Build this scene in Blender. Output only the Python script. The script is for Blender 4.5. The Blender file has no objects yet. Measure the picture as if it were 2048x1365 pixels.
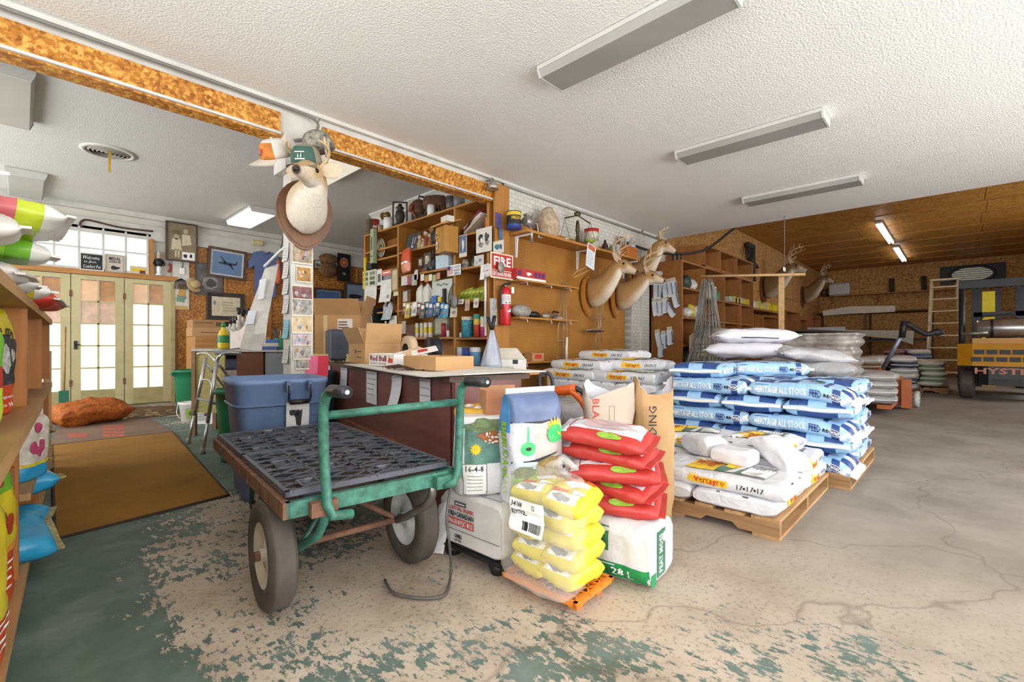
import bpy, bmesh, math, random
from mathutils import Vector, Matrix, noise
R=math.radians
PI=math.pi
SC=bpy.context.scene
COL=SC.collection
rnd=random.Random(7)
# ---------------------------------------------------------------- camera
F, CX, HY, ANG=937.0, 1024.0, 690.0, R(43.7)
CAMH=1.0
FW=Vector((math.cos(ANG),math.sin(ANG),0))
RT=Vector((math.sin(ANG),-math.cos(ANG),0))
cam_d=bpy.data.cameras.new('camera')
cam=bpy.data.objects.new('camera',cam_d)
COL.objects.link(cam)
cam.location=(0,0,CAMH)
cam.rotation_euler=(R(90),0,ANG-R(90))
cam_d.sensor_width=36
cam_d.lens=F/2048*36
cam_d.shift_y=7.5/2048
cam_d.clip_start=0.02
cam_d.clip_end=200
SC.camera=cam
# ---------------------------------------------------------------- world, daylight, exposure
SC.view_settings.view_transform='Standard'
SC.view_settings.look='None'
SC.view_settings.gamma=1
SC.view_settings.use_curve_mapping=False
SC.view_settings.exposure=-0.1
wd=bpy.data.worlds.new('overcast_sky')
SC.world=wd
wd.use_nodes=True
wd.node_tree.nodes['Background'].inputs[0].default_value=(0.93,0.96,1.0,1)
wd.node_tree.nodes['Background'].inputs[1].default_value=1.2
SC.cycles.max_bounces=6
SC.cycles.diffuse_bounces=4
SC.cycles.glossy_bounces=2
SC.cycles.transparent_max_bounces=8
SC.cycles.use_adaptive_sampling=True
SC.cycles.adaptive_threshold=0.15
SC.cycles.adaptive_min_samples=16
SC.cycles.caustics_reflective=False
SC.cycles.caustics_refractive=False
SC.cycles.use_denoising=True
SC.cycles.sample_clamp_indirect=6
def area(name,loc,rot,sx,sy,power,col=(1,1,1)):
 d=bpy.data.lights.new(name,'AREA')
 d.shape='RECTANGLE'
 d.size, d.size_y, d.energy, d.color=sx, sy, power, col
 o=bpy.data.objects.new(name,d)
 o.location, o.rotation_euler=loc, rot
 COL.objects.link(o)
 return o
# daylight entering by the two roll-up doors behind and beside the camera and an unseen window added to light the left room
area('daylight_side_door',(3.2,-3.15,1.45),(R(90),0,0),7.5,2.6,330,(1,0.985,0.96))
area('daylight_front_door',(-2.45,0.2,1.45),(R(90),0,R(-90)),5.6,2.6,260,(1,0.985,0.96))
area('fill_left_room',(-2.4,7.0,1.6),(R(90),0,R(-90)),5.0,2.2,165,(1,0.985,0.96))  # lamp at an unseen window, added to brighten the left room
area('area_warehouse_side',(13.0,-2.4,1.6),(R(90),0,0),4.0,2.6,70,(1,0.985,0.96))  # area lamp at an unseen opening in the warehouse side wall
# ---------------------------------------------------------------- pixel -> place helpers
def ray(px,py):
 return FW+RT*((px-CX)/F)+Vector((0,0,(HY-py)/F))
CO=Vector((0,0,CAMH))
def at(px,py,t):
 return CO+ray(px,py)*t
def fl(px,py,z=0.0):
 d=ray(px,py)
 return CO+d*((z-CAMH)/d.z)
def onY(px,py,Y):
 d=ray(px,py)
 return CO+d*(Y/d.y)
def onX(px,py,X):
 d=ray(px,py)
 return CO+d*(X/d.x)
# ---------------------------------------------------------------- materials
def lin(h):
 if isinstance(h,str):
  h=h.lstrip('#')
  c=[int(h[i:i+2],16)/255 for i in(0,2,4)]
 else:
  c=list(h)
 return tuple((x/12.92 if x<=0.04045 else((x+0.055)/1.055)**2.4)for x in c)
MATS={}
def newmat(name):
 m=bpy.data.materials.new(name)
 m.use_nodes=True
 nt=m.node_tree
 b=nt.nodes['Principled BSDF']
 return m, nt, b
def nd(nt,typ,**kw):
 n=nt.nodes.new(typ)
 for k, v in kw.items():
  if k in n.inputs.keys()if isinstance(k,str)else False:
   n.inputs[k].default_value=v
  else:
   setattr(n,k,v)
 return n
def coords(nt,scale=(1,1,1),rot=(0,0,0),kind='Object'):
 tc=nt.nodes.new('ShaderNodeTexCoord')
 mp=nt.nodes.new('ShaderNodeMapping')
 mp.inputs['Scale'].default_value=scale
 mp.inputs['Rotation'].default_value=rot
 nt.links.new(tc.outputs[kind],mp.inputs['Vector'])
 return mp.outputs['Vector']
def noise_t(nt,vec,scale,detail=3,rough=0.55,dist=0):
 n=nt.nodes.new('ShaderNodeTexNoise')
 n.inputs['Scale'].default_value=scale
 n.inputs['Detail'].default_value=detail
 n.inputs['Roughness'].default_value=rough
 n.inputs['Distortion'].default_value=dist
 if vec is not None:
  nt.links.new(vec,n.inputs['Vector'])
 return n.outputs['Fac']
def ramp(nt,fac,stops,interp='LINEAR'):
 n=nt.nodes.new('ShaderNodeValToRGB')
 n.color_ramp.interpolation=interp
 e=n.color_ramp.elements
 while len(e)<len(stops):
  e.new(0.5)
 for i, (p,c)in enumerate(stops):
  e[i].position=p
  if not isinstance(c,(tuple,list)):
   c=(c,c,c)
  e[i].color=(*c[:3],1)
 nt.links.new(fac,n.inputs['Fac'])
 return n.outputs['Color']
def mixc(nt,fac,a,b,mode='MIX'):
 n=nt.nodes.new('ShaderNodeMix')
 n.data_type='RGBA'
 n.blend_type=mode
 for sock, v in((n.inputs[0],fac),(n.inputs[6],a),(n.inputs[7],b)):
  if isinstance(v,(int,float)):
   sock.default_value=v
  elif isinstance(v,(tuple,list)):
   sock.default_value=(*v[:3],1)
  else:
   nt.links.new(v,sock)
 return n.outputs[2]
def mathn(nt,op,a,b=0.5,clamp=False):
 n=nt.nodes.new('ShaderNodeMath')
 n.operation=op
 n.use_clamp=clamp
 for s, v in((n.inputs[0],a),(n.inputs[1],b)):
  if isinstance(v,(int,float)):
   s.default_value=v
  else:
   nt.links.new(v,s)
 return n.outputs[0]
def bump(nt,b,h,strength=0.3,dist=0.01):
 n=nt.nodes.new('ShaderNodeBump')
 n.inputs['Strength'].default_value=strength
 n.inputs['Distance'].default_value=dist
 nt.links.new(h,n.inputs['Height'])
 nt.links.new(n.outputs['Normal'],b.inputs['Normal'])
def mat(col,rough=0.6,metal=0.0,var=0.12,vs=9.0,bmp=0.0,bs=60.0,alpha=1.0,emit=0.0,bd=0.004,dist=0.0):
 key=(str(col),rough,metal,var,vs,bmp,bs,alpha,emit,bd,dist)
 if key in MATS:
  return MATS[key]
 c=lin(col)
 m, nt, b=newmat('surface_%d'%len(MATS))
 b.inputs['Roughness'].default_value=rough
 b.inputs['Metallic'].default_value=metal
 v=coords(nt)
 f=noise_t(nt,v,vs,4)
 lo=tuple(x*(1-var)for x in c)
 hi=tuple(min(1,x*(1+var*0.6))for x in c)
 out=ramp(nt,f,[(0.3,lo),(0.7,hi)])
 nt.links.new(out,b.inputs['Base Color'])
 if bmp:
  bump(nt,b,noise_t(nt,v,bs,3,0.55,dist),bmp,bd)
 if alpha<1:
  b.inputs['Alpha'].default_value=alpha
 if emit:
  b.inputs['Emission Color'].default_value=(*c,1)
  b.inputs['Emission Strength'].default_value=emit
  if emit<2:
   m.cycles.emission_sampling='NONE'
 MATS[key]=m
 return m
def wood(col,dark,axis=0,sc=1.0,rough=0.55,key=None):
 """straight grained board; axis = direction of the grain in object space"""
 k=('wood',col,dark,axis,sc,rough)
 if k in MATS:
  return MATS[k]
 m, nt, b=newmat('wood_%d'%len(MATS))
 s=[14*sc]*3
 s[axis]=1.1*sc
 v=coords(nt,s)
 f=noise_t(nt,v,1.6,5,0.6,0.6)
 v2=coords(nt)
 g=noise_t(nt,v2,2.0,2)
 c1, c2=lin(col), lin(dark)
 out=ramp(nt,f,[(0.3,c2),(0.55,c1),(0.8,tuple(min(1,x*1.15)for x in c1))])
 out=mixc(nt,0.35,out,ramp(nt,g,[(0.35,c2),(0.65,c1)]))
 nt.links.new(out,b.inputs['Base Color'])
 b.inputs['Roughness'].default_value=rough
 bump(nt,b,f,0.12,0.003)
 MATS[k]=m
 return m
def osb(c_mid,c_lo,c_hi,sc=1.0,rough=0.5):
 k=('osb',c_mid,c_lo,c_hi,sc)
 if k in MATS:
  return MATS[k]
 m, nt, b=newmat('strand_board_%d'%len(MATS))
 outs=[]
 for i, (rot,s)in enumerate((((0.2,0.5,0.6),(8,24,24)),((-0.3,-0.6,-0.7),(8,26,26)),((0.4,1.4,1.3),(9,22,22)))):
  mp=nt.nodes.new('ShaderNodeMapping')
  mp.inputs['Scale'].default_value=tuple(x*sc for x in s)
  nt.links.new(coords(nt,(1,1,1),rot),mp.inputs['Vector'])
  v=mp.outputs['Vector']
  vo=nt.nodes.new('ShaderNodeTexVoronoi')
  vo.inputs['Scale'].default_value=1.0
  nt.links.new(v,vo.inputs['Vector'])
  sep=nt.nodes.new('ShaderNodeSeparateColor')
  nt.links.new(vo.outputs['Color'],sep.inputs[0])
  outs.append(sep.outputs[0])
 a=mathn(nt,'MAXIMUM',mathn(nt,'MULTIPLY',outs[0],0.85),mathn(nt,'MULTIPLY',outs[1],0.85))
 a=mathn(nt,'ADD',mathn(nt,'MULTIPLY',a,0.6),mathn(nt,'MULTIPLY',outs[2],0.4))
 big=noise_t(nt,coords(nt),1.2*sc,3)
 a2=mathn(nt,'ADD',mathn(nt,'MULTIPLY',a,0.8),mathn(nt,'MULTIPLY',big,0.2))
 out=ramp(nt,a2,[(0.25,lin(c_lo)),(0.5,lin(c_mid)),(0.75,lin(c_hi))])
 nt.links.new(out,b.inputs['Base Color'])
 b.inputs['Roughness'].default_value=rough
 bump(nt,b,a,0.15,0.003)
 MATS[k]=m
 return m
# ---------------------------------------------------------------- mesh builder
class MB:
 def __init__(s):
  s.v, s.f, s.mi, s.mats, s.sm=[], [], [], [], []
 def m(s,material):
  if material not in s.mats:
   s.mats.append(material)
  return s.mats.index(material)
 def add(s,verts,faces,material,smooth=False):
  o=len(s.v)
  s.v.extend([tuple(p)for p in verts])
  i=s.m(material)
  for f in faces:
   s.f.append([o+k for k in f])
   s.mi.append(i)
   s.sm.append(smooth)
  return s
 def box(s,lo,hi,material,mtx=None):
  (x0,y0,z0), (x1,y1,z1)=lo, hi
  vs=[Vector(p)for p in((x0,y0,z0),(x1,y0,z0),(x1,y1,z0),(x0,y1,z0),(x0,y0,z1),(x1,y0,z1),(x1,y1,z1),(x0,y1,z1))]
  if mtx is not None:
   vs=[mtx@p for p in vs]
  return s.add(vs,[(0,3,2,1),(4,5,6,7),(0,1,5,4),(1,2,6,5),(2,3,7,6),(3,0,4,7)],material)
 def cbox(s,c,size,material,mtx=None,rz=0.0):
  h=[x/2 for x in size]
  mt=Matrix.Translation(Vector(c))@Matrix.Rotation(rz,4,'Z')
  if mtx is not None:
   mt=mtx@mt
  return s.box([-x for x in h],h,material,mt)
 def rbox(s,lo,hi,r,material,mtx=None):
  """box with chamfered vertical edges and top edge"""
  (x0,y0,z0), (x1,y1,z1)=lo, hi
  pts=[]
  for(cx,cy,a0)in((x1-r,y1-r,0),(x0+r,y1-r,90),(x0+r,y0+r,180),(x1-r,y0+r,270)):
   for k in range(3):
    a=R(a0+45*k)
    pts.append((cx+r*math.cos(a),cy+r*math.sin(a)))
  n=len(pts)
  ccx, ccy=(x0+x1)/2, (y0+y1)/2
  def ring(z,ins):
   out=[]
   for(x,y)in pts:
    sx=1-ins/max(1e-6,abs(x1-x0)/2)
    sy=1-ins/max(1e-6,abs(y1-y0)/2)
    out.append(Vector((ccx+(x-ccx)*sx,ccy+(y-ccy)*sy,z)))
   return out
  rr=min(r,(z1-z0)*0.3)
  rings=[ring(z0,rr),ring(z0+rr,0),ring(z1-rr,0),ring(z1,rr)]
  vs=[p for rg in rings for p in rg]
  if mtx is not None:
   vs=[mtx@p for p in vs]
  fs=[]
  for j in range(3):
   for i in range(n):
    fs.append((j*n+i,j*n+(i+1)%n,(j+1)*n+(i+1)%n,(j+1)*n+i))
  fs.append(tuple(range(n-1,-1,-1)))
  fs.append(tuple(3*n+i for i in range(n)))
  return s.add(vs,fs,material)
 def lathe(s,prof,material,seg=16,mtx=None,smooth=True,cap=True,mats=None):
  """prof: list of (radius, z)"""
  vs=[]
  for(r,z)in prof:
   for i in range(seg):
    a=2*PI*i/seg
    vs.append(Vector((r*math.cos(a),r*math.sin(a),z)))
  if mtx is not None:
   vs=[mtx@p for p in vs]
  o=len(s.v)
  s.v.extend([tuple(p)for p in vs])
  for j in range(len(prof)-1):
   mm=s.m(mats[j]if mats else material)
   for i in range(seg):
    k=(i+1)%seg
    s.f.append([o+j*seg+i,o+j*seg+k,o+(j+1)*seg+k,o+(j+1)*seg+i])
    s.mi.append(mm)
    s.sm.append(smooth)
  if cap:
   if prof[0][0]>1e-5:
    s.f.append([o+i for i in range(seg-1,-1,-1)])
    s.mi.append(s.m(mats[0]if mats else material))
    s.sm.append(False)
   if prof[-1][0]>1e-5:
    s.f.append([o+(len(prof)-1)*seg+i for i in range(seg)])
    s.mi.append(s.m(mats[-1]if mats else material))
    s.sm.append(False)
  return s
 def tube(s,pts,rad,material,seg=8,closed=False,cap=True):
  pts=[Vector(p)for p in pts]
  n=len(pts)
  rads=rad if isinstance(rad,(list,tuple))else[rad]*n
  vs=[]
  up=None
  for i, p in enumerate(pts):
   if closed:
    t=pts[(i+1)%n]-pts[(i-1)%n]
   else:
    t=pts[min(i+1,n-1)]-pts[max(i-1,0)]
   if t.length<1e-9:
    t=Vector((0,0,1))
   t.normalize()
   if up is None:
    up=Vector((0,0,1))if abs(t.z)<0.9 else Vector((1,0,0))
   x=t.cross(up)
   if x.length<1e-4:
    x=t.cross(Vector((0.3,1,0.2)))
   x.normalize()
   y=x.cross(t).normalized()
   up=y
   for k in range(seg):
    a=2*PI*k/seg
    vs.append(p+(x*math.cos(a)+y*math.sin(a))*rads[i])
  fs=[]
  m_=n if closed else n-1
  for i in range(m_):
   j=(i+1)%n
   for k in range(seg):
    l=(k+1)%seg
    fs.append((i*seg+k,j*seg+k,j*seg+l,i*seg+l))
  if cap and not closed:
   fs.append(tuple(range(seg)))
   fs.append(tuple((n-1)*seg+k for k in range(seg-1,-1,-1)))
  return s.add(vs,fs,material,True)
 def loft(s,rings,material,smooth=True,cap=True):
  n=len(rings[0])
  vs=[p for r in rings for p in r]
  fs=[]
  for j in range(len(rings)-1):
   for i in range(n):
    k=(i+1)%n
    fs.append((j*n+i,j*n+k,(j+1)*n+k,(j+1)*n+i))
  if cap:
   fs.append(tuple(range(n-1,-1,-1)))
   fs.append(tuple((len(rings)-1)*n+i for i in range(n)))
  return s.add(vs,fs,material,smooth)
 def prism(s,poly,d,material,mtx=None):
  """poly: list of (x, z) ; extruded along y from 0 to d"""
  n=len(poly)
  vs=[Vector((x,0,z))for x,z in poly]+[Vector((x,d,z))for x,z in poly]
  if mtx is not None:
   vs=[mtx@p for p in vs]
  fs=[tuple(range(n)),tuple(range(2*n-1,n-1,-1))]
  for i in range(n):
   k=(i+1)%n
   fs.append((i,i+n,k+n,k))
  return s.add(vs,fs,material)
 def sphere(s,c,r,material,seg=12,rings=8,sc=(1,1,1),mtx=None):
  prof=[(max(1e-4,r*math.sin(PI*j/rings)),-r*math.cos(PI*j/rings))for j in range(rings+1)]
  mt=Matrix.Translation(Vector(c))@Matrix.Diagonal((*sc,1))
  if mtx is not None:
   mt=mtx@mt
  return s.lathe(prof,material,seg,mt,True,False)
 def build(s,name,parent=None,loc=None,rot=None,world=False,bevel=0.0):
  me=bpy.data.meshes.new(name)
  me.from_pydata([tuple(p)for p in s.v],[],s.f)
  for m_ in s.mats:
   me.materials.append(m_)
  me.polygons.foreach_set('material_index',s.mi)
  me.polygons.foreach_set('use_smooth',s.sm)
  me.update()
  bm=bmesh.new()
  bm.from_mesh(me)
  bmesh.ops.recalc_face_normals(bm,faces=bm.faces)
  bm.to_mesh(me)
  bm.free()
  o=bpy.data.objects.new(name,me)
  COL.objects.link(o)
  if loc is not None:
   o.location=loc
  if rot is not None:
   o.rotation_euler=rot
  if parent is not None:
   o.parent=parent
   if world:
    o.matrix_parent_inverse=basis(parent).inverted()
  if bevel:
   b=o.modifiers.new('bevel','BEVEL')
   b.width=bevel
   b.segments=2
   b.limit_method='ANGLE'
  return o
def basis(o):
 m=Matrix.LocRotScale(o.location,o.rotation_euler,o.scale)
 if o.parent is not None:
  m=basis(o.parent)@o.matrix_parent_inverse@m
 return m
def tag(o,label=None,cat=None,group=None,kind=None):
 for k, v in(('label',label),('category',cat),('group',group),('kind',kind)):
  if v:
   o[k]=v
 return o
def thing(name,label,cat,loc=(0,0,0),rz=0.0,group=None,rot=None):
 o=bpy.data.objects.new(name,None)
 o.empty_display_size=0.1
 COL.objects.link(o)
 o.location=loc
 o.rotation_euler=rot if rot is not None else(0,0,rz)
 return tag(o,label,cat,group)
def dup(root,loc=None,rz=None,label=None,group=None,parent=None,rot=None):
 r=root.copy()
 COL.objects.link(r)
 if parent is not None:
  r.parent=parent
 if loc is not None:
  r.location=loc
 if rz is not None:
  r.rotation_euler=(0,0,rz)
 if rot is not None:
  r.rotation_euler=rot
 if label:
  r['label']=label
 if group:
  r['group']=group
 for ch in list(root.children):
  dup(ch,parent=r)
 return r
def struct(o):
 o['kind']='structure'
 return o
# ---------------------------------------------------------------- flat print: text and shapes on any surface
TXT={}
def glyphs(txt,bold=0.0,shear=0.0):
 k=(txt,bold,shear)
 if k in TXT:
  return TXT[k]
 c=bpy.data.curves.new('lettering','FONT')
 c.body=txt
 c.size=1
 c.resolution_u=1
 c.offset=bold
 c.shear=shear
 c.align_x='CENTER'
 o=bpy.data.objects.new('lettering',c)
 me=bpy.data.meshes.new_from_object(o)
 vs=[(v.co.x,v.co.y)for v in me.vertices]
 fs=[tuple(p.vertices)for p in me.polygons]
 bpy.data.objects.remove(o)
 bpy.data.curves.remove(c)
 bpy.data.meshes.remove(me)
 xs=[p[0]for p in vs]or[0,1]
 ys=[p[1]for p in vs]or[0,1]
 x0, x1, y0, y1=min(xs), max(xs), min(ys), max(ys)
 vs=[((x-x0)/max(1e-6,x1-x0),(y-y0)/max(1e-6,y1-y0))for x,y in vs]
 TXT[k]=(vs,fs)
 return TXT[k]
def d_text(txt,x0,y0,x1,y1,material,bold=0.0,shear=0.0,rot=0):
 vs, fs=glyphs(txt,bold,shear)
 if rot==90:
  q=[(x1-(x1-x0)*y,y0+(y1-y0)*x)for x,y in vs]
 elif rot==-90:
  q=[(x0+(x1-x0)*y,y1-(y1-y0)*x)for x,y in vs]
 elif rot==180:
  q=[(x1-(x1-x0)*x,y1-(y1-y0)*y)for x,y in vs]
 else:
  q=[(x0+(x1-x0)*x,y0+(y1-y0)*y)for x,y in vs]
 return(q,fs,material,2)
def d_rect(x0,y0,x1,y1,material,lvl=1,step=0.016):
 nx=max(1,int(abs(x1-x0)/step))
 ny=max(1,int(abs(y1-y0)/step))
 vs=[(x0+(x1-x0)*i/nx,y0+(y1-y0)*j/ny)for j in range(ny+1)for i in range(nx+1)]
 fs=[(j*(nx+1)+i,j*(nx+1)+i+1,(j+1)*(nx+1)+i+1,(j+1)*(nx+1)+i)for j in range(ny)for i in range(nx)]
 return(vs,fs,material,lvl)
def d_frame(x0,y0,x1,y1,w,material,lvl=1):
 out=[]
 for r in((x0,y0,x1,y0+w),(x0,y1-w,x1,y1),(x0,y0,x0+w,y1),(x1-w,y0,x1,y1)):
  out.append(d_rect(*r,material,lvl))
 return out
def d_ell(cx,cy,rx,ry,material,lvl=1,n=18,wob=0.0,seed=0):
 rr=random.Random(seed)
 vs=[(cx,cy)]
 w=[1+wob*(rr.random()-0.5)*2 for _ in range(n)]
 for frac in(0.5,1.0):
  vs+=[(cx+rx*frac*w[i]*math.cos(2*PI*i/n),cy+ry*frac*w[i]*math.sin(2*PI*i/n))for i in range(n)]
 fs=[(0,1+i,1+(i+1)%n)for i in range(n)]
 fs+=[(1+i,1+n+i,1+n+(i+1)%n,1+(i+1)%n)for i in range(n)]
 return(vs,fs,material,lvl)
def d_star(cx,cy,r0,r1,n,material,lvl=1):
 vs=[(cx,cy)]
 for i in range(2*n):
  r=r1 if i%2==0 else r0
  vs.append((cx+r*math.cos(PI*i/n),cy+r*math.sin(PI*i/n)))
 fs=[(0,1+i,1+(i+1)%(2*n))for i in range(2*n)]
 return(vs,fs,material,lvl)
def d_poly(pts,material,lvl=1):
 cx=sum(p[0]for p in pts)/len(pts)
 cy=sum(p[1]for p in pts)/len(pts)
 vs=[(cx,cy)]+[((p[0]+cx)/2,(p[1]+cy)/2)for p in pts]+list(pts)
 n=len(pts)
 fs=[(0,1+i,1+(i+1)%n)for i in range(n)]+[(1+i,1+n+i,1+n+(i+1)%n,1+(i+1)%n)for i in range(n)]
 return(vs,fs,material,lvl)
def d_lines(x0,y0,x1,y1,n,material,lvl=2,fill=0.45,seed=0):
 """rows of small print"""
 rr=random.Random(seed)
 out=[]
 h=(y1-y0)/n
 for i in range(n):
  xe=x1-(x1-x0)*rr.random()*0.35
  y=y1-(i+0.5)*h
  out.append(d_rect(x0,y-h*fill/2,xe,y+h*fill/2,material,lvl))
 return out
def printed(decals,fn,name,parent,eps=0.0012):
 """fn(x, y, lift) -> Vector"""
 mb=MB()
 flat=[]
 for d in decals:
  if isinstance(d,list):
   flat.extend(d)
  else:
   flat.append(d)
 for(vs,fs,material,lvl)in flat:
  mb.add([fn(x,y,eps*lvl)for x,y in vs],fs,material)
 return mb.build(name,parent)
def plane_fn(o,ux,uy):
 o, ux, uy=Vector(o), Vector(ux).normalized(), Vector(uy).normalized()
 n=ux.cross(uy)
 return lambda x, y, l:o+ux*x+uy*y+n*l
# ================================================================= THE SETTING
YB=3.9
H1, H2, H3=2.93, 3.22, 3.83
XE=8.13
XB=21.5
YF=10.0
XS=4.2
YW=3.94
# --- concrete floor with peeling green paint
def floor_mat():
 m, nt, b=newmat('peeling_painted_concrete')
 v=coords(nt)
 sep=nt.nodes.new('ShaderNodeSeparateXYZ')
 nt.links.new(v,sep.inputs[0])
 X, Y=sep.outputs[0], sep.outputs[1]
 big=noise_t(nt,v,0.9,3,0.5)
 mid=noise_t(nt,v,3.4,6,0.6)
 fine=noise_t(nt,coords(nt,(46,16,20),(0,0,0.75)),1.0,5,0.7)
 chips=noise_t(nt,v,13.0,8,0.72)
 def grad(src,stops):
  mr=nt.nodes.new('ShaderNodeMapRange')
  mr.inputs[1].default_value, mr.inputs[2].default_value=stops[0][0], stops[-1][0]
  nt.links.new(src,mr.inputs[0])
  return ramp(nt,mr.outputs[0],[((p-stops[0][0])/(stops[-1][0]-stops[0][0]),q)for p,q in stops])
 ox=grad(X,[(0.05,0.68),(0.25,0.57),(0.45,0.505),(0.8,0.485),(1.3,0.489),(1.9,0.47),(2.6,0.41),(3.4,0.1)])
 oy=grad(Y,[(0.0,0.49),(2.0,0.5),(3.2,0.515),(4.2,0.60),(6.5,0.60),(9,0.5)])
 s=mathn(nt,'ADD',mathn(nt,'MULTIPLY',big,0.3),mathn(nt,'MULTIPLY',mid,0.2))
 s=mathn(nt,'ADD',s,mathn(nt,'MULTIPLY',chips,0.25))
 s=mathn(nt,'ADD',s,mathn(nt,'MULTIPLY',fine,0.25))
 s=mathn(nt,'ADD',s,mathn(nt,'SUBTRACT',ox,0.5))
 s=mathn(nt,'ADD',s,mathn(nt,'SUBTRACT',oy,0.5))
 paint=ramp(nt,s,[(0.497,0.0),(0.507,1.0)])
 c_paint=ramp(nt,mid,[(0.3,lin('#47594f')),(0.5,lin('#586b62')),(0.75,lin('#7c8883'))])
 c_conc=ramp(nt,noise_t(nt,v,2.2,7,0.66),[(0.3,lin('#9c8c7b')),(0.5,lin('#bdae9c')),(0.72,lin('#cdc0b0'))])
 speck=ramp(nt,noise_t(nt,v,55,3),[(0.3,lin('#8d8175')),(0.45,lin('#ffffff'))])
 c_conc=mixc(nt,0.6,c_conc,mixc(nt,1.0,c_conc,speck,'MULTIPLY'))
 gx=nt.nodes.new('ShaderNodeMapRange')
 gx.inputs[1].default_value, gx.inputs[2].default_value=1.6, 3.6
 nt.links.new(mathn(nt,'ADD',X,mathn(nt,'MULTIPLY',big,0.8)),gx.inputs[0])
 c_grey=ramp(nt,noise_t(nt,v,1.6,7,0.62),[(0.3,lin('#746c63')),(0.55,lin('#90887f')),(0.75,lin('#9f978e'))])
 c_conc=mixc(nt,gx.outputs[0],c_conc,c_grey)
 col=mixc(nt,paint,c_conc,c_paint)
 vo=nt.nodes.new('ShaderNodeTexVoronoi')
 vo.feature='DISTANCE_TO_EDGE'
 vo.inputs['Scale'].default_value=0.55
 dv=nt.nodes.new('ShaderNodeVectorMath')
 dv.operation='ADD'
 nt.links.new(v,dv.inputs[0])
 nz=nt.nodes.new('ShaderNodeTexNoise')
 nz.inputs['Scale'].default_value=3
 nt.links.new(v,nz.inputs['Vector'])
 sc_=nt.nodes.new('ShaderNodeVectorMath')
 sc_.operation='SCALE'
 sc_.inputs['Scale'].default_value=0.35
 nt.links.new(nz.outputs['Color'],sc_.inputs[0])
 nt.links.new(sc_.outputs[0],dv.inputs[1])
 nt.links.new(dv.outputs[0],vo.inputs['Vector'])
 crack=ramp(nt,vo.outputs['Distance'],[(0.0,1.0),(0.0045,0.0)])
 col=mixc(nt,mathn(nt,'MULTIPLY',crack,0.45),col,lin('#5f5348'))
 nt.links.new(col,b.inputs['Base Color'])
 b.inputs['Roughness'].default_value=0.62
 bump(nt,b,mathn(nt,'ADD',paint,mathn(nt,'MULTIPLY',chips,0.4)),0.25,0.003)
 return m
mb=MB()
mb.add([(-2.6,-3.3,0),(XB,-3.3,0),(XB,10.3,0),(-2.6,10.3,0)],[(0,1,2,3)],floor_mat())
struct(mb.build('floor'))
def plaster(name,c,bs,st,var=0.06):
 m, nt, b=newmat(name)
 v=coords(nt)
 cc=lin(c)
 big=noise_t(nt,v,0.9,5,0.6)
 out=ramp(nt,big,[(0.3,tuple(x*(1-var)for x in cc)),(0.6,cc)])
 nt.links.new(out,b.inputs['Base Color'])
 b.inputs['Roughness'].default_value=0.85
 f=noise_t(nt,v,bs,2,0.4)
 bump(nt,b,ramp(nt,f,[(0.4,0.0),(0.6,1.0)]),st,0.006)
 return m
CEIL=plaster('stippled_ceiling','#f3f2ef',70,0.32,0.05)
CEIL2=plaster('rough_grey_ceiling','#dcdcd9',90,0.22)
WHITE=mat('#dfdcd3',0.75,var=0.1,vs=3,bmp=0.15,bs=30)
WPAINT=mat('#d3d1ca',0.6,var=0.14,vs=5)
OSB1=osb('#b57420','#8a4c0e','#dfa850',2.0)
OSB2=osb('#a86a28','#834c18','#cb9148',2.0)
OSB3=osb('#b98849','#94642c','#d4aa6c',1.7,0.7)
PINE=wood('#c08a4a','#9a6530',2)
PINEX=wood('#c08a4a','#9a6530',0)
PINEY=wood('#c08a4a','#9a6530',1)
PALE_PINE=wood('#d9b684','#c0976057'[:7],0)
BLK=mat('#1b1b1c',0.5,var=0.2)
struct(MB().box((-2.6,-3.3,H1),(XE,YB+0.02,H1+0.12),CEIL).build('ceiling'))
struct(MB().box((-2.6,YB+0.13,H2),(7.1,YF+0.1,H2+0.1),CEIL2).build('ceiling_left'))
# warehouse ceiling of strand board sheets
cb=struct(MB().box((XE-0.1,-2.6,H3+0.02),(XB+0.1,YW+0.1,H3+0.1),OSB3).build('ceiling_warehouse'))
OSBC=osb('#b07a30','#875419','#cf9b50',1.7,0.45)
pm=MB().box((-0.604,-1.095,0),(0.604,1.095,0.018),OSBC).build('panel',cb)
first=True
for i in range(11):
 for j in range(3):
  p=pm if first else pm.copy()
  if not first:
   COL.objects.link(p)
  first=False
  p.location=(XE+0.62+i*1.22,-1.45+j*2.2-(0.0 if i%2 else 0.05),H3)
bat=MB().box((-0.02,-3.3,0),(0.02,3.3,0.02),PINEY).build('batten',cb)
for i in range(11):
 p=bat if i==0 else bat.copy()
 if i:
  COL.objects.link(p)
 p.location=(XE+1.23+i*1.22,0.7,H3-0.012)
# end of the lower white ceiling
struct(MB().box((XE-0.02,-2.6,H1+0.12),(XE+0.03,YW,H3+0.05),WHITE).build('wall_ceiling_step'))
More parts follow.
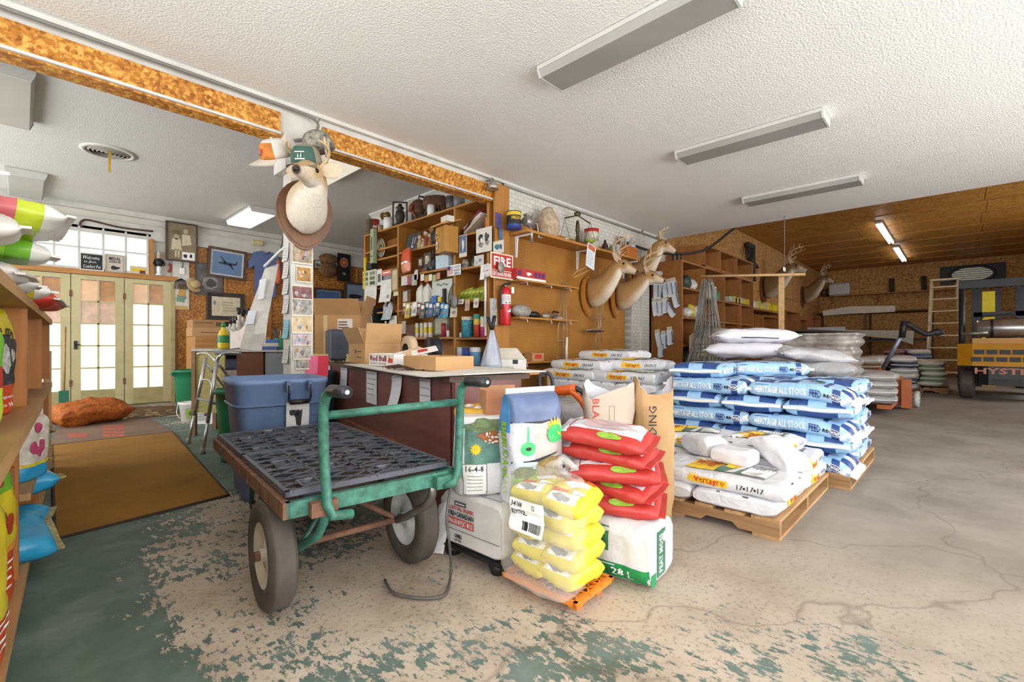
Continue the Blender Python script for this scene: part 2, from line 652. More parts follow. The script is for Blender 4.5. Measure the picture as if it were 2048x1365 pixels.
# --- partition wall, pegboard side
def brick_mat():
 m, nt, b=newmat('white_painted_brick')
 br=nt.nodes.new('ShaderNodeTexBrick')
 v=coords(nt,(1,1,1),(R(90),0,0))
 nt.links.new(v,br.inputs['Vector'])
 br.inputs['Scale'].default_value=4.6
 br.inputs['Mortar Size'].default_value=0.022
 br.inputs['Color1'].default_value=(*lin('#d8d5cc'),1)
 br.inputs['Color2'].default_value=(*lin('#cdcac2'),1)
 br.inputs['Mortar'].default_value=(*lin('#b9b6ae'),1)
 nt.links.new(br.outputs['Color'],b.inputs['Base Color'])
 b.inputs['Roughness'].default_value=0.7
 bump(nt,b,br.outputs['Fac'],-0.5,0.006)
 return m
BRICK=brick_mat()
struct(MB().box((3.98,YB,0),(6.67,YB+0.2,H1),BRICK).build('wall_partition'))
struct(MB().box((6.67,YB,2.25),(6.9,YB+0.2,H1),WPAINT).build('wall_door_lintel'))
struct(MB().box((6.9,YB,0),(7.53,YB+0.2,H1),BRICK).build('wall_pier'))
mb=MB()
mb.box((6.68,YB+0.12,0),(6.9,YB+0.16,2.25),mat('#8f7a68',0.6))
o=struct(mb.build('door_side'))
MB().box((6.9,YB-0.02,0),(6.94,YB+0.0,2.3),WPAINT).build('door_casing',o)
MB().box((7.2,YB-0.035,0),(7.24,YB+0.0,H1),WPAINT).build('door_track',o)
struct(MB().box((7.53,YB,2.3),(XE+0.02,YB+0.2,H3),WPAINT).build('wall_pier_top'))
# trim and conduit along the partition
struct(MB().box((-2.6,YB-0.035,H1-0.03),(XE,YB+0.0,H1+0.01),WPAINT).build('trim_1'))
# beam over the opening
bo=MB().box((-2.6,YB+0.015,2.68),(3.98,YB+0.16,H1),WPAINT).build('trim_5')
struct(bo)
for(xa,xb)in((-2.6,1.42),(1.76,3.86)):
 MB().box((xa,YB-0.006,2.69),(xb,YB+0.014,2.845),OSB1).build('fascia_board',bo)
MB().box((-2.6,YB-0.012,2.672),(1.42,YB+0.014,2.69),WPAINT).build('edge_strip',bo)
MB().box((1.76,YB-0.012,2.672),(3.86,YB+0.014,2.69),WPAINT).build('edge_strip',bo)
MB().box((-2.6,YB+0.015,2.66),(3.98,YB+0.16,2.68),OSB1).build('soffit_board',bo)
# --- walls of the left room
OW=MB()
fw=struct(MB().box((-2.6,YF+0.04,0),(7.1,YF+0.2,H2),WHITE).build('wall_far'))
for i, (xa,xb)in enumerate(((1.9,2.62),(2.66,3.42),(3.46,4.22),(4.26,5.02),(5.06,5.82),(5.86,7.0))):
 MB().box((xa,YF+0.01,0),(xb,YF+0.04,2.77),OSB2).build('panel',fw)
for x in(1.86,2.64,3.44,4.24,5.04,5.3,5.84):
 MB().box((x-0.02,YF-0.02,0),(x+0.02,YF+0.03,2.77),PINE).build('stud',fw)
MB().box((-2.6,YF-0.03,2.78),(7.0,YF+0.04,3.02),WPAINT).build('header_board',fw)
MB().box((-2.6,YF-0.05,3.14),(7.0,YF+0.04,H2),WPAINT).build('cornice',fw)
struct(MB().box((XS,YB+0.16,0),(XS+0.15,7.2,H2),mat('#cfd0cc',0.8,var=0.05,vs=2)).build('wall_corner'))
struct(MB().box((7.0,YB+0.2,0),(7.1,YF+0.1,H2),WHITE).build('wall_store_room'))
tr=MB()
crp=[(0,0),(-0.13,0),(-0.13,-0.02),(-0.09,-0.045),(-0.05,-0.08),(-0.025,-0.12),(0,-0.12)]
tr.prism([(XS+x,H2+z)for x,z in crp],3.15,mat('#e6e5e1',0.55,var=0.03),Matrix.Translation((0,YB+0.2,0)))
struct(tr.build('trim_2'))
# --- unseen sides of the rooms (openings let the daylight in)
struct(MB().box((-2.6,-3.3,2.75),(XE,-3.2,H1),WHITE).box((-2.6,-3.3,0),(-0.6,-3.2,2.75),WHITE).box((7.0,-3.3,0),(XE,-3.2,2.75),WHITE).build('wall_right'))
struct(MB().box((-2.65,-3.3,2.75),(-2.55,YB,H1),WHITE).box((-2.65,-3.3,0),(-2.55,-2.6,2.75),WHITE).box((-2.65,3.0,0),(-2.55,YB,2.75),WHITE).build('wall_front'))
struct(MB().box((-2.65,YB,2.72),(-2.55,YF+0.1,H2),WHITE).box((-2.65,YB,0),(-2.55,YF+0.1,0.5),WHITE).build('wall_left'))
struct(MB().box((XE,-2.6,0),(10.9,-2.5,H3),OSB3).box((15.1,-2.6,0),(XB,-2.5,H3),OSB3).box((10.9,-2.6,2.95),(15.1,-2.5,H3),OSB3).build('wall_warehouse_right'))
struct(MB().box((XE,-3.3,0),(XE+0.05,-2.5,H3),WHITE).build('wall_warehouse_return'))
# --- warehouse walls of strand board sheets
wl=struct(MB().box((7.53,YW+0.02,0),(XB,YW+0.2,H3+0.05),OSB3).build('wall_warehouse_left'))
pm=MB().box((-0.605,0,0),(0.605,0.02,2.42),OSB3).build('panel',wl)
pn=MB().box((-0.605,0,0),(0.605,0.02,1.36),OSB3).build('panel',wl)
for i in range(11):
 for(src,z)in((pm,0.02),(pn,2.46)):
  p=src if i==0 else src.copy()
  if i:
   COL.objects.link(p)
  p.location=(8.2+i*1.22,YW,z)
wb=struct(MB().box((XB,-2.6,0),(XB+0.15,YW+0.2,H3+0.05),OSB3).build('wall_back'))
pm=MB().box((0,-0.605,0),(0.02,0.605,2.42),OSB3).build('panel',wb)
pn=MB().box((0,-0.605,0),(0.02,0.605,1.36),OSB3).build('panel',wb)
for i in range(6):
 for(src,z)in((pm,0.02),(pn,2.46)):
  p=src if i==0 else src.copy()
  if i:
   COL.objects.link(p)
  p.location=(XB-0.022,3.3-i*1.22,z)
# ================================================================= SACKS: a parametric sack that print can follow
class Bag:
 def __init__(s,L,W,H,n=3.2,pe=5.0,end=0.07,amp=0.007,seed=0,bend=0.0,bx=0.0,flare=0.0,post=None,bot=None,fr=6.0):
  s.L, s.W, s.H, s.n, s.pe, s.end, s.amp, s.seed=L, W, H, n, pe, end, amp, seed
  s.bend, s.bx, s.flare, s.post, s.bot, s.fr=bend, bx, flare, post, bot, fr
  N=96
  pts=[s._ring(2*PI*i/N)for i in range(N+1)]
  acc=[0.0]
  for i in range(N):
   acc.append(acc[-1]+math.hypot(pts[i+1][0]-pts[i][0],pts[i+1][1]-pts[i][1]))
  s.acc, s.N, s.P=acc, N, acc[-1]
  s.qs=s.P/4
 def _ring(s,th):
  e=2/s.n
  sn, cs=math.sin(th), math.cos(th)
  return(s.W/2*math.copysign(abs(sn)**e,sn),s.H/2*math.copysign(abs(cs)**e,cs))
 def theta(s,q):
  q=q%s.P
  lo, hi=0, s.N
  while hi-lo>1:
   m=(lo+hi)//2
   if s.acc[m]<=q:
    lo=m
   else:
    hi=m
  f=(q-s.acc[lo])/max(1e-9,s.acc[hi]-s.acc[lo])
  return 2*PI*(lo+f)/s.N
 def pt(s,x,q,lift=0.0):
  th=s.theta(q)
  a=max(-1.0,min(1.0,x/(s.L/2)))
  y, z=s._ring(th)
  pe=s.pe
  end=s.end
  if a<0 and s.bot is not None:
   end=s.bot
  h=end+(1-end)*max(0.0,1-abs(a)**pe)**0.55
  w=1+s.flare*a**4-0.03*a*a
  y*=w
  z*=h
  ny=math.copysign((abs(y)/(s.W/2))**(s.n-1),y)/s.W
  nz=math.copysign((abs(z)/(s.H/2))**(s.n-1),z)/s.H
  l=math.hypot(ny,nz)or 1
  ny, nz=ny/l, nz/l
  f=s.fr
  wr=s.amp*(noise.noise(Vector((x*f+s.seed*7.3,math.sin(th)*1.6,math.cos(th)*1.6+s.seed)))+0.6*noise.noise(Vector((x*f*3+s.seed,math.sin(th)*4+9,math.cos(th)*4))))
  wr*=min(1.0,h*1.5)
  y+=ny*(wr+lift)
  z+=nz*(wr+lift)+s.H/2
  if s.bend and x>s.bx:
   z-=s.bend*(x-s.bx)**2
  p=Vector((x,y,z))
  return s.post@p if s.post is not None else p
 def mesh(s,paint,na=26,ns=40):
  mb=MB()
  xs=[-(s.L/2)*math.cos(PI*i/na)*(1 if abs(math.cos(PI*i/na))<2 else 1)for i in range(na+1)]
  xs=[0.55*x+0.45*(-(s.L/2)+s.L*i/na)for i,x in enumerate(xs)]
  qs=[s.P*j/ns for j in range(ns)]
  vs=[s.pt(x,q)for x in xs for q in qs]
  o=len(mb.v)
  mb.v.extend([tuple(p)for p in vs])
  for i in range(na):
   for j in range(ns):
    k=(j+1)%ns
    xm=(xs[i]+xs[i+1])/2
    qm=s.P*(j+0.5)/ns
    if qm>s.P/2:
     qm-=s.P
    mb.f.append([i*ns+j,i*ns+k,(i+1)*ns+k,(i+1)*ns+j])
    mb.mi.append(mb.m(paint(xm,qm)))
    mb.sm.append(True)
  for i in(0,na):
   mb.f.append([i*ns+j for j in range(ns)])
   mb.mi.append(mb.m(paint(xs[i],0)))
   mb.sm.append(False)
  return mb
 def seam(s,side,material,wid=0.022,th=0.004):
  mb=MB()
  x=side*s.L/2
  vs=[]
  K=12
  for i in range(K+1):
   y=s.W*(1+s.flare-0.03)*(i/K-0.5)
   z0=s.H/2+0.006*noise.noise(Vector((y*9,s.seed,side)))
   for(dx,dz)in((-0.004,-th),(wid,-th),(wid,th),(-0.004,th)):
    p=Vector((x+side*dx,y,z0+dz+0.004*math.sin(y*20+s.seed)))
    if s.bend and p.x>s.bx:
     p.z-=s.bend*(p.x-s.bx)**2
    vs.append(s.post@p if s.post is not None else p)
  fs=[]
  for i in range(K):
   for k in range(4):
    l=(k+1)%4
    fs.append((i*4+k,i*4+l,(i+1)*4+l,(i+1)*4+k))
  fs.append((0,1,2,3))
  fs.append(tuple(K*4+k for k in range(4)))
  mb.add(vs,fs,material)
  return mb
def sack(name,label,bag,paint,decals=(),seams=((-1,None),(1,None)),loc=(0,0,0),rz=0.0,group=None,cat='sack',eps=0.0022,rot=None,na=26,ns=40,printname='print',sw=(0.022,0.004)):
 t=thing(name,label,cat,loc,rz,group,rot)
 if not callable(paint):
  c=paint
  paint=lambda x, q:c
 bag.mesh(paint,na,ns).build('sack_body',t)
 for sd, m_ in seams:
  bag.seam(sd,m_ or paint(0,0),*sw).build('seam',t)
 if decals:
  printed(decals,bag.pt,printname,t,eps)
 return t
STAND=Matrix(((0,-1,0,0),(0,0,-1,0),(1,0,0,0),(0,0,0,1)))
def stand(L,H):
 """post matrix for a sack standing on its end: front looks to -y, base at z = 0"""
 return Matrix.Translation((0,H/2,L/2))@STAND
POLY=dict(rough=0.34,var=0.08,vs=14,bmp=0.5,bs=8,bd=0.02,dist=1.6)
LB=mat('#9cc4e6',**POLY)
NV=mat('#2c4b88',**POLY)
LBW=mat('#dfeaf5',**POLY)
BW=mat('#d9dadf',**POLY)
BGREY=mat('#cfcfd2',**POLY)
TW=mat('#f4f4f2',0.6,var=0.02)
TK=mat('#24262a',0.6,var=0.02)
TRED=mat('#c23a2c',0.6,var=0.03)
TYEL=mat('#ecc421',0.55,var=0.05)
TGRN=mat('#53735c',0.55,var=0.25,vs=20)
TGREY=mat('#8e8f90',0.55,var=0.2,vs=20)
TNV=mat('#24407c',0.6,var=0.03)
# ------------------------------------------------------------------ pallets
PWOOD=wood('#c6a277','#9c7549',1,1.0,0.8)
PWOODX=wood('#bd976a','#91693f',0,1.0,0.8)
PWOODS=wood('#a5825a','#7c5a37',1,1.0,0.8)
def pallet(label,loc,LX=1.22,LY=1.07,rz=0.0):
 """three notched stringers along y, deck boards along x; origin at the lower -x -y corner"""
 t=thing('wooden_pallet',label,'pallet',loc,rz)
 for x in(0.0,LX/2-0.02,LX-0.04):
  poly=[(0,0.018),(0.2,0.018),(0.23,0.05),(0.37,0.05),(0.4,0.018),(LY-0.4,0.018),(LY-0.37,0.05),(LY-0.23,0.05),(LY-0.2,0.018),(LY,0.018),(LY,0.105),(0,0.105)]
  MB().prism(poly,0.04,PWOODS,Matrix.Translation((x+0.04,0,0))@Matrix.Rotation(R(90),4,'Z')).build('stringer',t)
 for k in range(7):
  y=k*(LY-0.12)/6
  w=0.135 if k in(0,6)else 0.1
  MB().box((-0.012*(k%2),y,0.105),(LX+0.012,y+w,0.125),PWOODX).build('deck_board',t)
 for y in(0.0,LY/2-0.06,LY-0.13):
  MB().box((0,y,0.0),(LX,y+0.13,0.018),PWOODX).build('base_board',t)
 t.scale=(1,1,0.85)
 return t
# ------------------------------------------------------------------ blue feed sacks
def her_paint(bag):
 L, W, qs=bag.L, bag.W, bag.qs
 def f(x,q):
  a=x/(L/2)
  aq=abs(q)
  if aq>qs*0.66 and aq<qs*1.5:
   if a>0.80:
    return LBW if int((q*60+x*30))%2 else LB
   if a>0.62:
    return NV
   return LB
  if a>0.8 or a<-0.86:
   k=q/(W/2)
   if a>0.8:
    return LBW if-0.25<k<0.15 else NV
   return LB if-0.2<k<0.2 else NV
  if aq<qs*0.66:
   if-0.86<=a<-0.5:
    return NV
   if-0.5<=a<-0.38:
    return LB
   if-0.38<=a<0.05:
    return NV if q<qs*0.1 else LB
   if 0.45<a<0.6:
    return NV
   return LB
  return NV if a<0.3 else LB
 return f
def her_decals(bag,far=False):
 qs, L=bag.qs, bag.L
 d=[]
 h=bag.H*0.19
 qc=-qs
 d.append(d_text('HERITAGE ALL STOCK',-0.43*L,qc-h,0.10*L,qc+h,TW,0.02))
 d.append(d_text('FEED',0.125*L,qc-h,0.235*L,qc+h,TNV,0.02))
 for k in range(2):
  xx=(0.25+0.03*k)*L
  d.append(d_ell(xx+0.008,qc,0.008,0.006,TK,2,8))
  d.append(d_rect(xx,qc-0.011,xx+0.003,qc,TK,2))
  d.append(d_rect(xx+0.012,qc-0.011,xx+0.015,qc,TK,2))
 cx=0.355*L
 hexa=[(cx+0.042*math.cos(R(60*i)),qc+0.026*math.sin(R(60*i)))for i in range(6)]
 d.append(d_poly(hexa,TW,2))
 hexb=[(cx+0.036*math.cos(R(60*i)),qc+0.022*math.sin(R(60*i)))for i in range(6)]
 d.append(d_poly(hexb,TNV,3))
 d.append(d_text('Heritage',cx-0.028,qc-0.01,cx+0.028,qc+0.01,TW,0.01,0.3))
 d[-1]=(d[-1][0],d[-1][1],d[-1][2],4)
 d.append(d_rect(-0.43*L,qc+h*1.5,-0.28*L,qc+h*1.5+0.004,TNV))
 d.append(d_lines(-0.16*L,-qs*0.4,0.0*L,-qs*0.05,5,LBW,2,0.35,3))
 d.append(d_text('Heritage',0.06*L,-qs*0.25,0.22*L,qs*0.2,TK,0.01,0.3))
 d.append(d_poly([(0.1*L,qs*0.25),(0.2*L,qs*0.3),(0.2*L,qs*0.45),(0.12*L,qs*0.48)],TK,2))
 d.append(d_ell(-0.3*L,0.02,0.05,0.03,LBW,2))
 return d
HB=Bag(0.66,0.43,0.128,4.5,11.0,0.3,0.009,1)
HBend=Bag(0.66,0.43,0.128,4.5,11.0,0.3,0.009,2,bend=0.6,bx=0.0)
HB3=Bag(0.66,0.43,0.128,4.5,11.0,0.3,0.010,5)
G_H='blue feed sacks on the pallet'
STRIP=mat('#eceae8',0.5,var=0.04)
def her(label,bag,loc,rz):
 return sack('feed_sack',label,bag,her_paint(bag),her_decals(bag),((-1,STRIP),(1,STRIP)),loc,rz,G_H,sw=(0.034,0.011))
BX, BY0, BZ=3.92, 0.56, 0.108
pallet('weathered wooden pallet under the blue feed sacks',(BX,BY0-0.02,0),1.22,1.3)
LH=0.122
protoT=protoB=protoE=None
names_lv=['bottom','second','third','fourth','fifth']
pT=pB=pE=None
for k in range(5):
 z=BZ+k*LH
 if k%2==0:
  jit=(rnd.random()-0.5)*0.03
  for side, (yc,bagk)in enumerate(((BY0+0.98+jit,HB),(BY0+0.31+jit*0.5,HBend))):
   lab='blue feed sack, lettered side out, %s layer of blue stack, %s end'%(names_lv[k],('fertilizer','aisle')[side])
   src=pT if side==0 else pB
   loc=(BX+0.215+(rnd.random()-0.5)*0.02,yc,z)
   rz=R(-90+(rnd.random()-0.5)*3)
   if src is None:
    o=her(lab,bagk,loc,rz)
    if side==0:
     pT=o
    else:
     pB=o
   else:
    dup(src,loc,rz,lab)
  for j in range(3):
   yc=BY0+0.2+j*0.43
   lab='blue feed sack behind the %s front row of the blue stack, %s'%(names_lv[k],('by the aisle','in the middle','by the pegboard side')[j])
   if j>0 and k<4:
    continue
   loc=(BX+0.78,yc,z)
   if pE is None:
    pE=her(lab,HB3,loc,R(0))
   else:
    dup(pE,loc,R((rnd.random()-0.5)*4),lab)
 else:
  for j in range(3):
   yc=BY0+0.18+j*0.445
   lab='blue feed sack, white taped end out, %s layer of blue stack, %s'%(names_lv[k],('aisle corner','middle','fertilizer side')[j])
   loc=(BX+0.33+(rnd.random()-0.5)*0.02,yc,z)
   dup(pE,loc,R((rnd.random()-0.5)*4),lab)
  dup(pT,(BX+0.9,BY0+0.33,z),R(-90),'blue feed sack at the back of the %s layer of the blue stack'%names_lv[k])
zt=BZ+5*LH
dup(pE,(BX+0.36,BY0+1.1,zt-0.004),R(6),'single blue feed sack lying on top of the blue stack, white tape to the front')
dup(pE,(BX+0.98,BY0+0.80,zt-0.006),R(-60),'blue feed sack on top of the blue stack, farther back under the white sacks')
# ------------------------------------------------------------------ white fertilizer sacks
def ver_decals(bag,s=1.0):
 qs, L, W=bag.qs, bag.L, bag.W
 d=[]
 for sg in(-1,):
  qc=-qs*0.98
  h=bag.H*0.27
  d.append(d_star(-0.18*L,qc+h*0.1,h*0.75,h*1.45,11,TYEL))
  d.append(d_rect(-0.16*L,qc-h*0.8,0.10*L,qc+h*0.55,TYEL))
  d.append(d_text('Vertagro',-0.17*L,qc-h*0.8,0.08*L,qc+h*0.5,TRED,0.02))
  d.append(d_text('17-17-17',0.17*L,qc-h*0.45,0.36*L,qc+h*0.35,TK,0.015))
 x0, x1, y0, y1=-0.30*L, 0.32*L, -W*0.30, W*0.30
 d.append(d_rect(x0,y0,x1,y1,TGREY,1))
 d.append(d_rect(x0,y0,x0+0.24*L,y1,TYEL,2))
 d.append(d_star(x0+0.02,y1-0.02,0.04,0.1,9,TW,3))
 d.append(d_rect(x0+0.24*L,y0,x0+0.46*L,-0.01,TGRN,2))
 d.append(d_ell(x0+0.33*L,0.03,0.05,0.045,TYEL,3,wob=0.3,seed=3))
 d.append(d_poly([(0.03*L,y0),(0.09*L,y0),(0.13*L,0.05),(0.1*L,0.05)],BGREY,3))
 d.append(d_text('Vertagro',x0+0.012,-0.03,x0+0.23*L,0.035,TRED,0.02))
 d[-1]=(d[-1][0],d[-1][1],d[-1][2],4)
 d.append(d_rect(x0+0.014,-0.052,x0+0.2*L,-0.045,TK))
 d[-1]=(d[-1][0],d[-1][1],d[-1][2],4)
 d.append(d_rect(0.14*L,-W*0.27,0.34*L,W*0.1,TW,3))
 for r_ in d_frame(0.14*L,-W*0.27,0.34*L,W*0.1,0.003,TK,4):
  d.append(r_)
 d.append(d_text('17-17-17',0.16*L,W*0.01,0.32*L,W*0.06,TK,0.01))
 d[-1]=(d[-1][0],d[-1][1],d[-1][2],4)
 for r_ in d_lines(0.16*L,-W*0.24,0.32*L,-W*0.02,6,TGREY,4,0.3,5):
  d.append(r_)
 for sx in(-1,1):
  d.append(d_rect(sx*L*0.485,-0.08,sx*L*0.493,-0.03,TK,2))
  d.append(d_rect(sx*L*0.485,0.06,sx*L*0.493,0.085,TK,2))
 return d
VB=Bag(0.70,0.445,0.092,5.0,14.0,0.55,0.009,11)
VB2=Bag(0.70,0.445,0.094,5.0,14.0,0.55,0.011,14)
VB3=Bag(0.62,0.42,0.10,3.6,8.0,0.35,0.013,19)
G_V='white fertilizer sacks'
def ver(label,bag,loc,rz):
 return sack('fertilizer_sack',label,bag,BW,ver_decals(bag),(),loc=loc,rz=rz,group=G_V)
pallet('wooden pallet in front carrying white fertilizer sacks',(2.655,0.66,0),1.22,1.12)
vx, vy, vz=2.645, 0.675, 0.105
v1=ver('white fertilizer sack, end out, bottom layer at the near corner of the front pallet',VB,(vx+0.34,vy+0.215,vz),R(1))
v2=ver('large white fertilizer sack lying lettered side out across the front of the front pallet',VB2,(vx+0.23,vy+0.30,vz+0.082),R(-92))
v3=ver('plump white fertilizer sack in the third layer, rear aisle side of the front pallet',VB3,(vx+0.90,vy+0.33,vz+0.165),R(-4))
dup(v1,(vx+0.34,vy+0.645,vz),R(-1),'white fertilizer sack, end out, bottom layer, middle of the front pallet edge')
dup(v1,(vx+0.90,vy+0.21,vz),R(0),'white fertilizer sack facing the aisle, bottom layer, rear of the front pallet')
dup(v1,(vx+0.90,vy+0.22,vz+0.082),R(1),'white fertilizer sack facing the aisle, second layer, rear of the front pallet')
dup(v2,(vx+0.23,vy+0.90,vz+0.082),R(-88),'white fertilizer sack beside the kraft paper bags on the front pallet, panel up')
dup(v2,(vx+0.66,vy+0.62,vz+0.082),R(-90),'white fertilizer sack in the second layer, middle row of the front pallet')
dup(v2,(vx+0.68,vy+0.90,vz+0.082),R(-90),'white fertilizer sack in the second layer towards the rear stack on the front pallet')
dup(v3,(vx+0.80,vy+0.78,vz+0.165),R(-78),'white fertilizer sack in the third layer behind the small plain white bags')
dup(v3,(vx+0.72,vy+1.08,vz+0.165),R(-96),'white fertilizer sack in the third layer, farthest left on the front pallet')
dup(v2,(vx+0.30,vy+1.40,vz+0.165),R(-75),'white fertilizer sack tilted against the kraft bags, lettering slanting up')
# rear fertilizer stack by the pegboard
pallet('wooden pallet under the tall rear stack of white fertilizer',(3.95,2.0,0),1.22,1.2)
for k in range(6):
 z=0.108+k*0.104
 w_=('bottom','second','third','fourth','fifth','sixth')[k]
 if k%2==1:
  for j, yc in enumerate((2.33,2.98)):
   dup(v1 if j else v2,(4.17,yc+(rnd.random()-0.5)*0.03,z),R(-90+rnd.uniform(-3,3)),'white fertilizer sack, lettered side out, %s layer of rear stack, %s'%(w_,('blue stack side','pegboard side')[j]))
 else:
  for j, yc in enumerate((2.2,2.62,3.04)):
   dup(v1,(4.29,yc,z),R(rnd.uniform(-3,3)),'white fertilizer sack, end out, %s layer of rear stack, %s'%(w_,('blue stack side','in the middle','pegboard side')[j]))
dup(v2,(4.82,2.3,0.63),R(-92),'white fertilizer sack on the rear half of the tall rear stack, by the blue sacks')
dup(v1,(4.82,2.95,0.63),R(-88),'white fertilizer sack on the rear half of the tall rear stack, pegboard side')
dup(v2,(4.35,3.0,0.725),R(-94),'white fertilizer sack second from the top at the pegboard end of the rear stack')
dup(v3,(4.55,2.45,0.725),R(-80),'white fertilizer sack on the top layer of the rear stack, nearest the blue sacks')
dup(v2,(4.75,2.9,0.825),R(-93),'topmost white fertilizer sack of the rear stack, alone below the pegboard')
for o in bpy.data.objects:
 if o.name.startswith('fertilizer_sack')and o.location.x>3.9:
  o.scale=(1,1,1.2)
# ------------------------------------------------------------------ three small plain white bags on the front pallet
PW=mat('#dcdbe0',0.6,var=0.04,vs=10,bmp=0.3,bs=16)
b1=Bag(0.25,0.18,0.13,4.0,6,0.3,0.010,31,fr=9)
b2=Bag(0.22,0.17,0.10,4.5,9,0.75,0.007,32,fr=9)
b3=Bag(0.30,0.17,0.13,3.2,3.2,0.1,0.012,33,flare=0.1,fr=9)
sack('plain_bag','small plain white paper bag, left of the three on the front pallet',b1,PW,(),((1,None),),(vx+0.46,vy+0.54,vz+0.174),R(60),'small plain white bags','bag')
sack('plain_bag','smallest block-shaped plain white bag, between the other two on the front pallet',b2,PW,(),(),(vx+0.34,vy+0.31,vz+0.173),R(-96),'small plain white bags','bag')
sack('plain_bag','plain white paper bag with a flattened upright top, right of the three',b3,PW,(),((1,None),),(vx+0.50,vy+0.12,vz+0.185),0,'small plain white bags','bag',rot=(0,R(-24),R(58)))
# ------------------------------------------------------------------ two big white sacks and grey sacks behind the blue stack
GS=Bag(0.66,0.44,0.14,2.8,5,0.1,0.014,41)
GM=mat('#a9a8ab',**POLY)
GD=mat('#a9a8aa',**POLY)
def fish_decals(b):
 return[d_text('FISH FOOD',-0.12,-0.06,0.14,-0.01,TK,0.02),d_rect(-0.25,0.11,0.2,0.13,TGREY)]
g0=sack('grey_sack','grey fish food sack, top of the heap right behind the blue stack',GS,GM,fish_decals(GS),((-1,None),(1,None)),(5.55,1.12,0.83),R(-60),'grey feed sacks behind the blue stack',rot=(R(4),R(6),R(-55)))
WS=Bag(0.78,0.46,0.17,2.6,4.5,0.08,0.014,51)
SW=mat('#d9d8e0',0.65,var=0.04,vs=8,bmp=0.3,bs=14)
def ws_decals(b):
 return[d_text('NET',-0.1,-b.qs*0.62,-0.02,-b.qs*0.5,TK,0.01)]
pallet('pallet hidden behind the blue stack under the grey sacks',(5.2,0.75,0),1.22,1.2)
pallet('second pallet behind the blue stack under the white sacks',(5.2,2.0,0),1.22,1.1)
for k in range(5):
 for(x,y,rz,w_)in((5.52,1.05,-90,'aisle side'),(5.52,1.72,-90,'wall side')):
  dup(g0,(x,y,0.108+k*0.145),None,'grey sack in the heap behind the blue stack, %s layer, %s'%(names_lv[k],w_),rot=(0,0,R(rz+rnd.uniform(-5,5))))
w0=sack('white_sack','lower of two big white sacks above the blue stack, corner pointing left',WS,SW,ws_decals(WS),((-1,None),(1,None)),(5.45,1.68,0.86),R(-75),'two big white sacks')
w1=dup(w0,(5.52,1.64,1.01),R(-58),'upper of two big white sacks above the blue stack, with a dark seam cord')
tag(MB().tube([(5.26,1.94,1.085),(5.21,1.86,1.08),(5.27,1.5,1.075),(5.36,1.34,1.065)],0.006,TK,6).build('seam_cord',w1,world=True),None)
# ================================================================= THE GREEN CART
GREENP=mat('#3f7a69',0.45,var=0.5,vs=28,bmp=0.2,bs=60)
GREEND=mat('#2f5a4c',0.55,var=0.4,vs=20)
RUST=mat('#7d5a46',0.8,var=0.4,vs=18,bmp=0.3,bs=50)
RUBBER=mat('#57504a',0.75,var=0.35,vs=6,bmp=0.15,bs=90)
RUBD=mat('#2b2a2a',0.7,var=0.3,vs=8)
RIMW=mat('#d9d3c4',0.5,var=0.2,vs=14)
STEEL=mat('#8d8c88',0.35,0.8,var=0.2)
PLASTK=mat('#565962',0.38,var=0.25,vs=10)
PLATE=wood('#4a3d33','#33281f',1,1.0,0.9)
ct=thing('garden_cart','green four-wheeled platform cart with rusty rim and push handle','cart',(0.945,1.60,0),R(-6))
CTM=Matrix.Translation((0.945,1.60,0))@Matrix.Rotation(R(-6),4,'Z')
hw, ln, zt=0.335, 1.42, 0.47
MB().box((-hw+0.01,0.01,zt-0.05),(hw-0.01,ln-0.01,zt-0.035),PLATE).build('deck',ct)
MB().box((-hw,-0.012,zt-0.055),(hw,0.012,zt),GREENP).build('rim',ct)
MB().box((-hw,ln-0.012,zt-0.055),(hw,ln+0.012,zt),RUST).build('rim',ct)
MB().box((-hw-0.012,-0.012,zt-0.055),(-hw+0.012,ln+0.012,zt),RUST).build('rim',ct)
MB().box((hw-0.012,-0.012,zt-0.055),(hw+0.012,ln+0.012,zt),GREENP).build('rim',ct)
def wheel(parent,c,r,w,rim_m,name='wheel',rot=None):
 mt=Matrix.Translation(Vector(c))@(rot if rot is not None else Matrix.Rotation(R(90),4,'Y'))
 ri=r*0.58
 prof=[(ri,-w*0.32),(ri*1.06,-w*0.42),(r*0.78,-w*0.5),(r*0.91,-w*0.46),(r*0.965,-w*0.36)]
 for k in range(7):
  z=-w*0.3+w*0.6*k/6
  prof.append((r*(0.985 if k%2 else 1.0),z))
 prof+=[(r*0.965,w*0.36),(r*0.91,w*0.46),(r*0.78,w*0.5),(ri*1.06,w*0.42),(ri,w*0.32)]
 tire=MB().lathe(prof,RUBBER,44,mt,True,False)
 o=tire.build('tire',parent)
 MB().lathe([(ri*1.02,-w*0.38),(ri*0.98,-w*0.38),(ri*0.92,-w*0.16),(ri*0.5,-w*0.1),(ri*0.46,-w*0.22),(ri*0.2,-w*0.22),(ri*0.2,-w*0.42),(0.001,-w*0.42)],rim_m,28,mt,True,False).build('rim_disc',o)
 MB().lathe([(ri*1.02,w*0.38),(ri*0.98,w*0.38),(ri*0.92,w*0.16),(ri*0.5,w*0.1),(ri*0.46,w*0.22),(ri*0.2,w*0.22),(ri*0.2,w*0.42),(0.001,w*0.42)],rim_m,28,mt,True,False).build('rim_disc',o)
 MB().lathe([(ri*0.16,-w*0.6),(ri*0.16,w*0.6)],RUST,12,mt,False).build('hub',o)
 return o
wheel(ct,(-0.315,0.27,0.205),0.205,0.098,RIMW)
wheel(ct,(0.275,0.28,0.205),0.205,0.098,mat('#d8dadb',0.4,var=0.12))
MB().tube([(-0.36,0.275,0.205),(0.34,0.275,0.205)],0.014,RUST,8).build('axle',ct)
